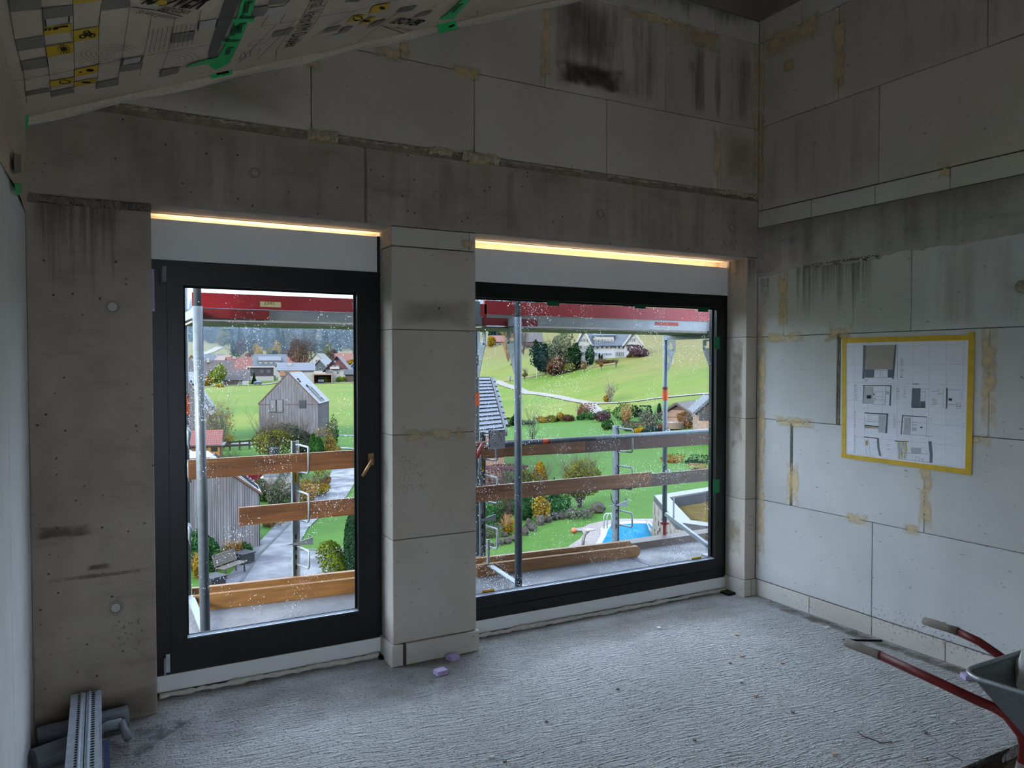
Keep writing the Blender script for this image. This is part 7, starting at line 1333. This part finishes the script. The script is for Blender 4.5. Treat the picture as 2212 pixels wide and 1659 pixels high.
plant('spruce', 'small dark spruce in front of the dark flat-roofed block', 549, 828, 10, 26, 'dark', 'tree', 'cone', n=600, leaf=0.35, depth=240); plant('spruce', 'dark spruce between the bare tree and the red house', 701, 782, 9, 22, 'dark', 'tree', 'cone', n=500, leaf=0.4, depth=300); plant('spruce', 'slender dark conifer left of the long blue roof', 475, 782, 7, 16, 'dark', 'tree', 'cone', n=400, leaf=0.4, depth=320)
plant('shrub', 'yellow shrub cluster left of the garage', 445, 832, 30, 18, 'gold', n=700, leaf=0.3, depth=225); plant('shrub', 'orange-yellow garden bushes at the field edge by the garage', 474, 838, 18, 8, 'gold', n=500, leaf=0.25, depth=218)
# right view
plant('shrub', 'wide purple-brown twiggy shrub behind the inspection tag', 1082, 1050, 76, 80, 'purple', n=3600, leaf=0.065, twigs=70, tmat=TWIG_P, depth=44, levels=2); plant('shrub', 'grey-brown twiggy shrub right of the scaffold tube', 1140, 1062, 70, 78, 'olive', n=3600, leaf=0.065, twigs=56, tmat=TWIG, depth=44); plant('shrub', 'glossy light green laurel low at the left of the wide window', 1098, 1098, 66, 66, 'laurel', n=2600, leaf=0.06, depth=42); plant('shrub', 'upright yellow-leaved shrub right of the scaffold tube', 1166, 1062, 34, 86, 'gold', shape='flame', n=1700, leaf=0.065, twigs=18, depth=46)
plant('shrub', 'round twiggy shrub on a dark trunk before the lawn', 1252, 1090, 100, 104, 'olive', 'shrub', 'round', n=3000, leaf=0.06, twigs=44, depth=44, trunk=0.22, tr=0.14, tmat=TWIG)
plant('shrub', 'dark green laurel beside the rock edging', 1206, 1110, 58, 46, 'laurel', n=2200, leaf=0.06, depth=42); plant('shrub', 'dark conifer shrub behind the yellow upright shrub', 1197, 1046, 28, 54, 'dark', shape='cone', n=1200, leaf=0.07, depth=46); plant('shrub', 'orange-yellow leaved shrub above the rocks', 1170, 1122, 36, 50, 'gold', n=1100, leaf=0.06, twigs=12, depth=40); plant('shrub', 'rust-brown shrub above the left rocks', 1090, 1142, 34, 66, 'rust', n=900, leaf=0.06, twigs=16, depth=38.5); plant('shrub', 'dark green shrub low behind the railing post', 1064, 1158, 44, 76, 'laurel', n=1800, leaf=0.06, depth=38); plant('shrub', 'green leafy shrub over the middle rocks', 1138, 1130, 40, 56, 'laurel', n=1500, leaf=0.055, depth=40.5); plant('ornamental_grass', 'golden ornamental grass tuft behind the rocks', 1096, 1162, 30, 38, 'gold', 'grass', n=700, leaf=0.045, twigs=36, tmat=plain('straw', '#c59a5c'), depth=37)
plant('shrub', 'low creeping green cover on the rocks', 1240, 1112, 80, 16, 'grey', n=1800, leaf=0.05, depth=41.5); plant('shrub', 'low grey-green cover at the left end of the rocks', 1050, 1176, 44, 22, 'grey', n=1000, leaf=0.05, depth=36.5)
plant('tree', 'thin bare sapling behind the upper guard board in the lawn', 1150, 955, 26, 92, None, 'tree', twigs=8, tmat=plain('grey_green_twigs', '#7f8070'), depth=70, trunk=0.25); plant('shrub', 'bare fan-shaped shrub on the lawn behind the guard board', 1175, 950, 38, 36, None, twigs=20, tmat=TWIG_D, depth=70, levels=1); plant('shrub', 'small mixed bed shrubs left of the bare sapling', 1118, 955, 50, 24, 'olive', n=900, leaf=0.07, depth=70); plant('shrub', 'small dark upright conifer in the garden bed left', 1144, 950, 10, 24, 'dark', shape='cone', n=500, leaf=0.07, depth=70)
for u, vb, w, h, f_, sh_, tw, lb in ((1097, 922, 16, 16, 'green', 'round', 0, 'round green bush beside the slate roof verge'), (1108, 919, 16, 22, 'dark', 'dome', 0, 'dark green bush left of the scaffold tube'), (1086, 921, 14, 18, 'brown', 'dome', 6, 'brown bush touching the slate roof verge'), (1140, 916, 44, 10, 'grey', 'dome', 0, 'low grey-green hedge right of the scaffold tube'), (1172, 913, 24, 16, 'gold', 'dome', 4, 'yellow bush in the lawn-edge hedge'), (1192, 912, 22, 12, 'olive', 'dome', 0, 'olive bush in the lawn-edge hedge'), (1204, 910, 8, 18, 'dark', 'cone', 0, 'small dark conifer in the lawn-edge hedge'), (1213, 909, 16, 18, 'gold', 'dome', 4, 'golden bush beside the small dark conifer'), (1230, 909, 30, 12, 'brown', 'dome', 8, 'brown low hedge before the gravel track'),
                                     (1254, 907, 20, 14, 'laurel', 'dome', 0, 'small dark green bush left of the red bush'), (1260, 903, 36, 28, 'rust', 'dome', 16, 'red-brown twiggy bush at the gravel track fork'), (1280, 906, 26, 14, 'laurel', 'dome', 0, 'low green bush right of the red-brown twiggy bush'), (1300, 904, 36, 24, 'laurel', 'dome', 0, 'green hedge bush at the middle of the lawn edge'), (1301, 910, 36, 24, 'purple', 'dome', 14, 'purple-red bush behind the clipped ball'), (1345, 907, 50, 34, 'green', 'round', 0, 'big rounded green hedge behind the pampas grass'), (1376, 900, 26, 24, 'dark', 'round', 0, 'dark end of the rounded hedge'), (1398, 912, 26, 32, 'dark', 'round', 0, 'dark clipped round bush left of the end frame'),
                                     (1405, 926, 50, 40, 'grey', 'dome', 22, 'grey-green airy shrub left of the orange collar'), (1424, 906, 9, 34, 'dark', 'flame', 0, 'slim dark thuja beside the end frame'), (1450, 912, 30, 24, 'dark', 'dome', 0, 'dark green bush in front of the log garden house'), (1500, 907, 36, 40, 'green', 'cone', 0, 'green conifer between the two log garden houses'), (1486, 924, 34, 30, 'orange', 'dome', 18, 'orange ornamental grass beside the hot tub'), (1506, 926, 24, 16, 'lime', 'dome', 0, 'small lime-green bush by the terrace'), (1360, 930, 36, 16, 'grey', 'dome', 0, 'grey-blue cushion plants over the guard board'), (1376, 934, 26, 12, 'gold', 'dome', 0, 'golden cushion plants over the guard board'), (1400, 934, 40, 14, 'blue', 'dome', 0, 'blue-green cushion plants over the guard board'), (1428, 930, 34, 14, 'rust', 'dome', 0, 'rust cushion plants before the hot tub')):
    plant('shrub', lb, u, vb, w, h, f_, 'shrub', sh_, n=900, leaf=0.10, twigs=tw, tmat=TWIG_P if f_ in ('purple', 'rust') else TWIG, lump=0.2)
plant('clipped_ball', 'clipped round green ball bush on the lawn', 1312, 928, 26, 22, 'thuja', 'shrub', 'ball', n=1600, leaf=0.07, lump=0)
plant('pampas_grass', 'tall straw-coloured pampas grass before the rounded hedge', 1353, 914, 26, 34, 'pampas', 'grass', 'dome', n=700, leaf=0.09, twigs=36, tmat=plain('straw', '#c59a5c'), levels=1)
plant('shrub', 'orange dry grass strip under the dark reddish guard board', 1450, 968, 50, 14, 'orange', n=900, leaf=0.07, depth=64); plant('shrub', 'dark green ground cover under the dark reddish guard board', 1500, 969, 60, 14, 'dark', n=1200, leaf=0.07, depth=63); plant('shrub', 'tan heather mound at the right of the lawn', 1520, 993, 36, 16, 'pampas', n=900, leaf=0.06, depth=58); plant('shrub', 'grey heather mound left of the tan one on the lawn', 1500, 994, 20, 12, 'brown', n=500, leaf=0.06, depth=58); plant('shrub', 'blue-green spreading juniper on the lawn at the right', 1522, 1004, 40, 12, 'blue', n=1000, leaf=0.06, depth=56.5)
plant('tree', 'bare pale tree with yellow bush at its foot beside the field path', 1318, 868, 30, 36, None, 'tree', twigs=22, tmat=plain('pale_twigs', '#a79a80', 0.9), trunk=0.1); plant('shrub', 'yellow bush at the foot of the bare pale tree', 1310, 868, 14, 20, 'gold', n=500, leaf=0.12)
# trees around the white house
for u, vb, w, h, f_, dd, tw, lb in ((1178, 776, 50, 72, 'blue', 168, 0, 'tall dark tree with dense crown left of the white house'), (1212, 782, 56, 74, 'grey', 166, 20, 'grey-green loose tree in the middle of the clump by the white house'), (1240, 776, 30, 66, 'dark', 163, 0, 'dark conifer-like tree touching the white house gable'), (1196, 786, 44, 38, 'brown', 164, 16, 'brown undergrowth at the foot of the tree clump'), (1228, 784, 40, 34, 'olive', 163, 10, 'olive-yellow undergrowth before the white house'), (1166, 772, 22, 62, 'dark', 172, 0, 'dark narrow tree at the left edge of the clump'), (1252, 782, 24, 16, 'grey', 165, 6, 'grey bush at the left corner of the white house')):
    plant('tree', lb, u, vb, w, h, f_, 'tree', 'round', n=2200, leaf=0.26, depth=dd, trunk=0.08, twigs=tw, tmat=TWIG_D)
plant('shrub', 'dark egg-shaped evergreen in front of the white house', 1274, 778, 19, 40, 'thujad', 'shrub', 'flame', n=1800, leaf=0.22, depth=166, lump=0); plant('shrub', 'slim cypress before the white house wall', 1295, 772, 3.5, 16, 'dark', 'shrub', 'flame', n=300, leaf=0.18, depth=168); plant('shrub', 'second slim cypress before the white house wall', 1300, 772, 3, 12, 'dark', 'shrub', 'flame', n=250, leaf=0.18, depth=168)
plant('shrub', 'purplish hedge on the slope right of the white house', 1388, 768, 40, 22, 'purple', n=1500, leaf=0.22, twigs=14, depth=165, tmat=TWIG_P); plant('shrub', 'brown bush before the right gable of the white house', 1358, 772, 14, 10, 'brown', n=400, leaf=0.2, depth=168); plant('shrub', 'olive bush under the right gable of the white house', 1368, 772, 12, 8, 'olive', n=400, leaf=0.2, depth=167); plant('shrub', 'low brown hedge along the white house foot', 1310, 775, 60, 5, 'brown', n=900, leaf=0.2, depth=165)
plant('tree', 'bright yellow round tree beside the small red-roofed farmhouse', 1060, 752, 18, 24, 'gold', 'tree', 'round', n=900, leaf=0.4, depth=315, trunk=0.1); plant('tree', 'bare pale orange tree on the brown slope', 1098, 778, 36, 56, None, 'tree', twigs=26, tmat=plain('pale_orange_twigs', '#b59268', 0.9), depth=240, trunk=0.12); plant('tree', 'bare tree in front of the broad farmhouse', 1130, 768, 24, 48, None, 'tree', twigs=18, tmat=TWIG, depth=262, trunk=0.12)
for u, v, w, h, f_, lb in ((1262, 805, 10, 22, 'orange', 'small staked tree with orange leaves on the slope below the white house'), (1299, 800, 9, 20, 'orange', 'small staked tree right of its orange-leaved neighbour'), (1133, 824, 14, 22, 'olive', 'pale sapling on the slope beside the scaffold tube'), (1330, 795, 8, 16, None, 'thin bare sapling under the right gable of the white house')): plant('sapling', lb, u, v, w, h, f_, 'tree', 'round', n=220, leaf=0.14, twigs=8, trunk=0.45, tr=0.06)
plant('shrub', 'dark bush on the slope below the tree clump', 1250, 794, 16, 12, 'brown', n=500, leaf=0.2); plant('shrub', 'orange-brown shrub beside the dark bush on the slope', 1263, 796, 14, 9, 'orange', n=400, leaf=0.18)
for u, vb, w, h, k_ in ((1108, 788, 12, 4, 0), (1195, 788, 7, 4, 1), (1217, 790, 5, 3, 2)): p, d = ground(u, vb); kk = px(d); tag(M().ball((p[0], p[1], p[2]+h*kk*0.3), w*kk/2, w*kk/2, h*kk, 8, 5, 0.15, rnd).obj('field_stone', SG), ('dark brush heap on the slope beside the scaffold tube', 'grey field stone below the tree clump', 'small field stone right of the tree clump')[k_], 'rock')
# ------------------------------------------------------------------ forest on the hills: 3 spruces, 3 broadleaf crowns, copied
def conifer_proto(i, fol, w, h):
    t = thing('spruce', ('slim blue-green spruce in the wooded hills across the valley', 'broad dull-green spruce in the wooded hills across the valley', 'tall narrow dark spruce in the wooded hills across the valley')[i], 'tree', (0, 0, 0), 'far spruces %d' % (i+1)); g = np.random.default_rng(100+i); n = 520
    z = 1-np.sqrt(g.random(n)); tier = np.floor(z*11)/11; r = (1-z)*(0.75+0.3*g.random(n))*(1.0-0.35*(z-tier)*11*0.6); a = g.random(n)*6.283
    P = np.c_[np.cos(a)*r*w/2, np.sin(a)*r*w/2, z*h+0.5]; d = np.c_[np.cos(a)*0.7, np.sin(a)*0.7, 0.7*np.ones(n)]+g.normal(size=(n, 3))*0.25; d /= np.linalg.norm(d, axis=1, keepdims=True)
    link('foliage', cloud_mesh('spruce_foliage', P, d, 0.95, FM[fol], 50+i, aspect=0.55), t, 'stuff'); M().tube([(0, 0, -1), (0, 0, h*0.85)], [0.35, 0.05], 5).obj('trunk', BARK, t, local=True); return t
def broad_proto(i, fol, w, h):
    t = thing('broadleaf_tree', ('brown autumn tree in the wooded hills across the valley', 'greyish bare-looking tree in the wooded hills across the valley', 'orange autumn tree in the wooded hills across the valley', 'olive-yellow tree in the wooded hills across the valley')[i], 'tree', (0, 0, 0), 'far autumn trees %d' % (i+1)); leaf_crown('foliage', t, w, h*0.92, h*0.08, 620, 0.75, FM[fol], 'round', 300+i, 0.25); M().tube([(0, 0, -1), (0, 0, h*0.7)], [0.4, 0.1], 5).obj('trunk', BARK, t, local=True); return t
foliage_mat('foliage_spruce1', '#1d3838', '#2b4c4a', '#3c5f58'); FM['s1'] = MATS['foliage_spruce1']; foliage_mat('foliage_spruce2', '#263f33', '#385645', '#4c6a54'); FM['s2'] = MATS['foliage_spruce2']; foliage_mat('foliage_bluebrown', '#4c5660', '#6a6f76', '#857f80'); FM['bb'] = MATS['foliage_bluebrown']
CONI = [conifer_proto(0, 's1', 7, 22), conifer_proto(1, 's2', 8, 19), conifer_proto(2, 's1', 6, 25)]
BRO = [broad_proto(0, 'brown', 11, 14), broad_proto(1, 'bb', 12, 15), broad_proto(2, 'orange', 9, 12), broad_proto(3, 'olive', 10, 13)]
rnd = R_(77); used = set(); spots = []
for i in range(330):       # hill behind the village
    u = rnd.uniform(405, 800); f_ = rnd.random(); d = 420+480*f_
    if u < 476 and d < 470: continue
    spots.append((u, d))
for i in range(18): spots.append((rnd.uniform(800, 1030), rnd.uniform(420, 800)))
for i in range(40): spots.append((rnd.uniform(1030, 1150), rnd.uniform(350, 620)))
for i in range(60): spots.append((rnd.uniform(1150, 1560), rnd.uniform(385, 470)))
keep = []
for u, d in spots:
    q = oD(u, 785, d)
    if all((q[0]-k_[2])**2+(q[1]-k_[3])**2 > 13.0**2 for k_ in keep): keep.append((u, d, q[0], q[1]))
spots = [k_[:2] for k_ in keep]; spots.sort(key=lambda s: -s[1])
cnt = {}
for u, d in spots:
    q = oD(u, 785, d); z = hgt(q[0], q[1]); hillr = u > 1150
    pr = rnd.random(); far = d > 600
    if (pr < (0.30 if not hillr else 0.62)) and not (far and pr > 0.12): P_, s = rnd.choice(BRO if not hillr else BRO[:3]), rnd.uniform(0.9, 1.4)
    else: P_, s = rnd.choice(CONI), rnd.uniform(0.95, 1.5)
    if hillr: s *= 0.55
    elif 785-(z+28*s-1.8)/d*F_PX < 655: s *= 0.6
    if id(P_) not in used: used.add(id(P_)); o = P_; o.location = (q[0], q[1], z); o.scale = (s, s, s); o.rotation_euler = (0, 0, rnd.uniform(0, 6))
    else: o = dup(P_, (q[0], q[1], z), rnd.uniform(0, 6), (s*rnd.uniform(0.9, 1.15), s, s))
for P_ in CONI+BRO:
    if id(P_) not in used: P_.location = tuple(oD(500, 760, 520))
# the rest of the wooded slope beyond the countable trees
g = np.random.default_rng(9); V = []; D = []
for i in range(3500):
    u, d = (g.uniform(250, 1000), g.uniform(470, 1150)) if i < 2100 else (g.uniform(-900, 250), g.uniform(430, 1000)) if i < 3000 else (g.uniform(1000, 1700), g.uniform(470, 900)); q = oD(u, 785, d); z = hgt(q[0], q[1]); h = g.uniform(13, 22); r = h*0.17
    vt = 785-(z+h-1.8)/d*F_PX
    if u < 1020 and vt < 668: continue
    k_ = 14; zz = 1-np.sqrt(g.random(k_)); a = g.random(k_)*6.283; V.append(np.c_[q[0]+np.cos(a)*(1-zz)*r, q[1]+np.sin(a)*(1-zz)*r, z+zz*h]); D.append(np.c_[np.cos(a)*.7, np.sin(a)*.7, .7*np.ones(k_)])
V = np.concatenate(V); D = np.concatenate(D); o = link('wooded_slope', cloud_mesh('wooded_slope', V, D/np.linalg.norm(D, axis=1, keepdims=True), 2.1, foliage_mat('far_forest', '#243f3d', '#35524c', '#5b5a50', scale=0.03), 8, aspect=0.8), go, 'stuff')
# ------------------------------------------------------------------ valley haze
N = NT('valley_haze'); vs = N.n('VolumeScatter', {'Color': (0.62, 0.78, 1.0, 1), 'Density': HAZE, 'Anisotropy': 0.2}).outputs[0]; N.n('OutputMaterial', {'Volume': vs})
hz = M().box(-880, 1480, 345, 1690, -40, 230).obj('valley_haze', N.m, go, kind='stuff')
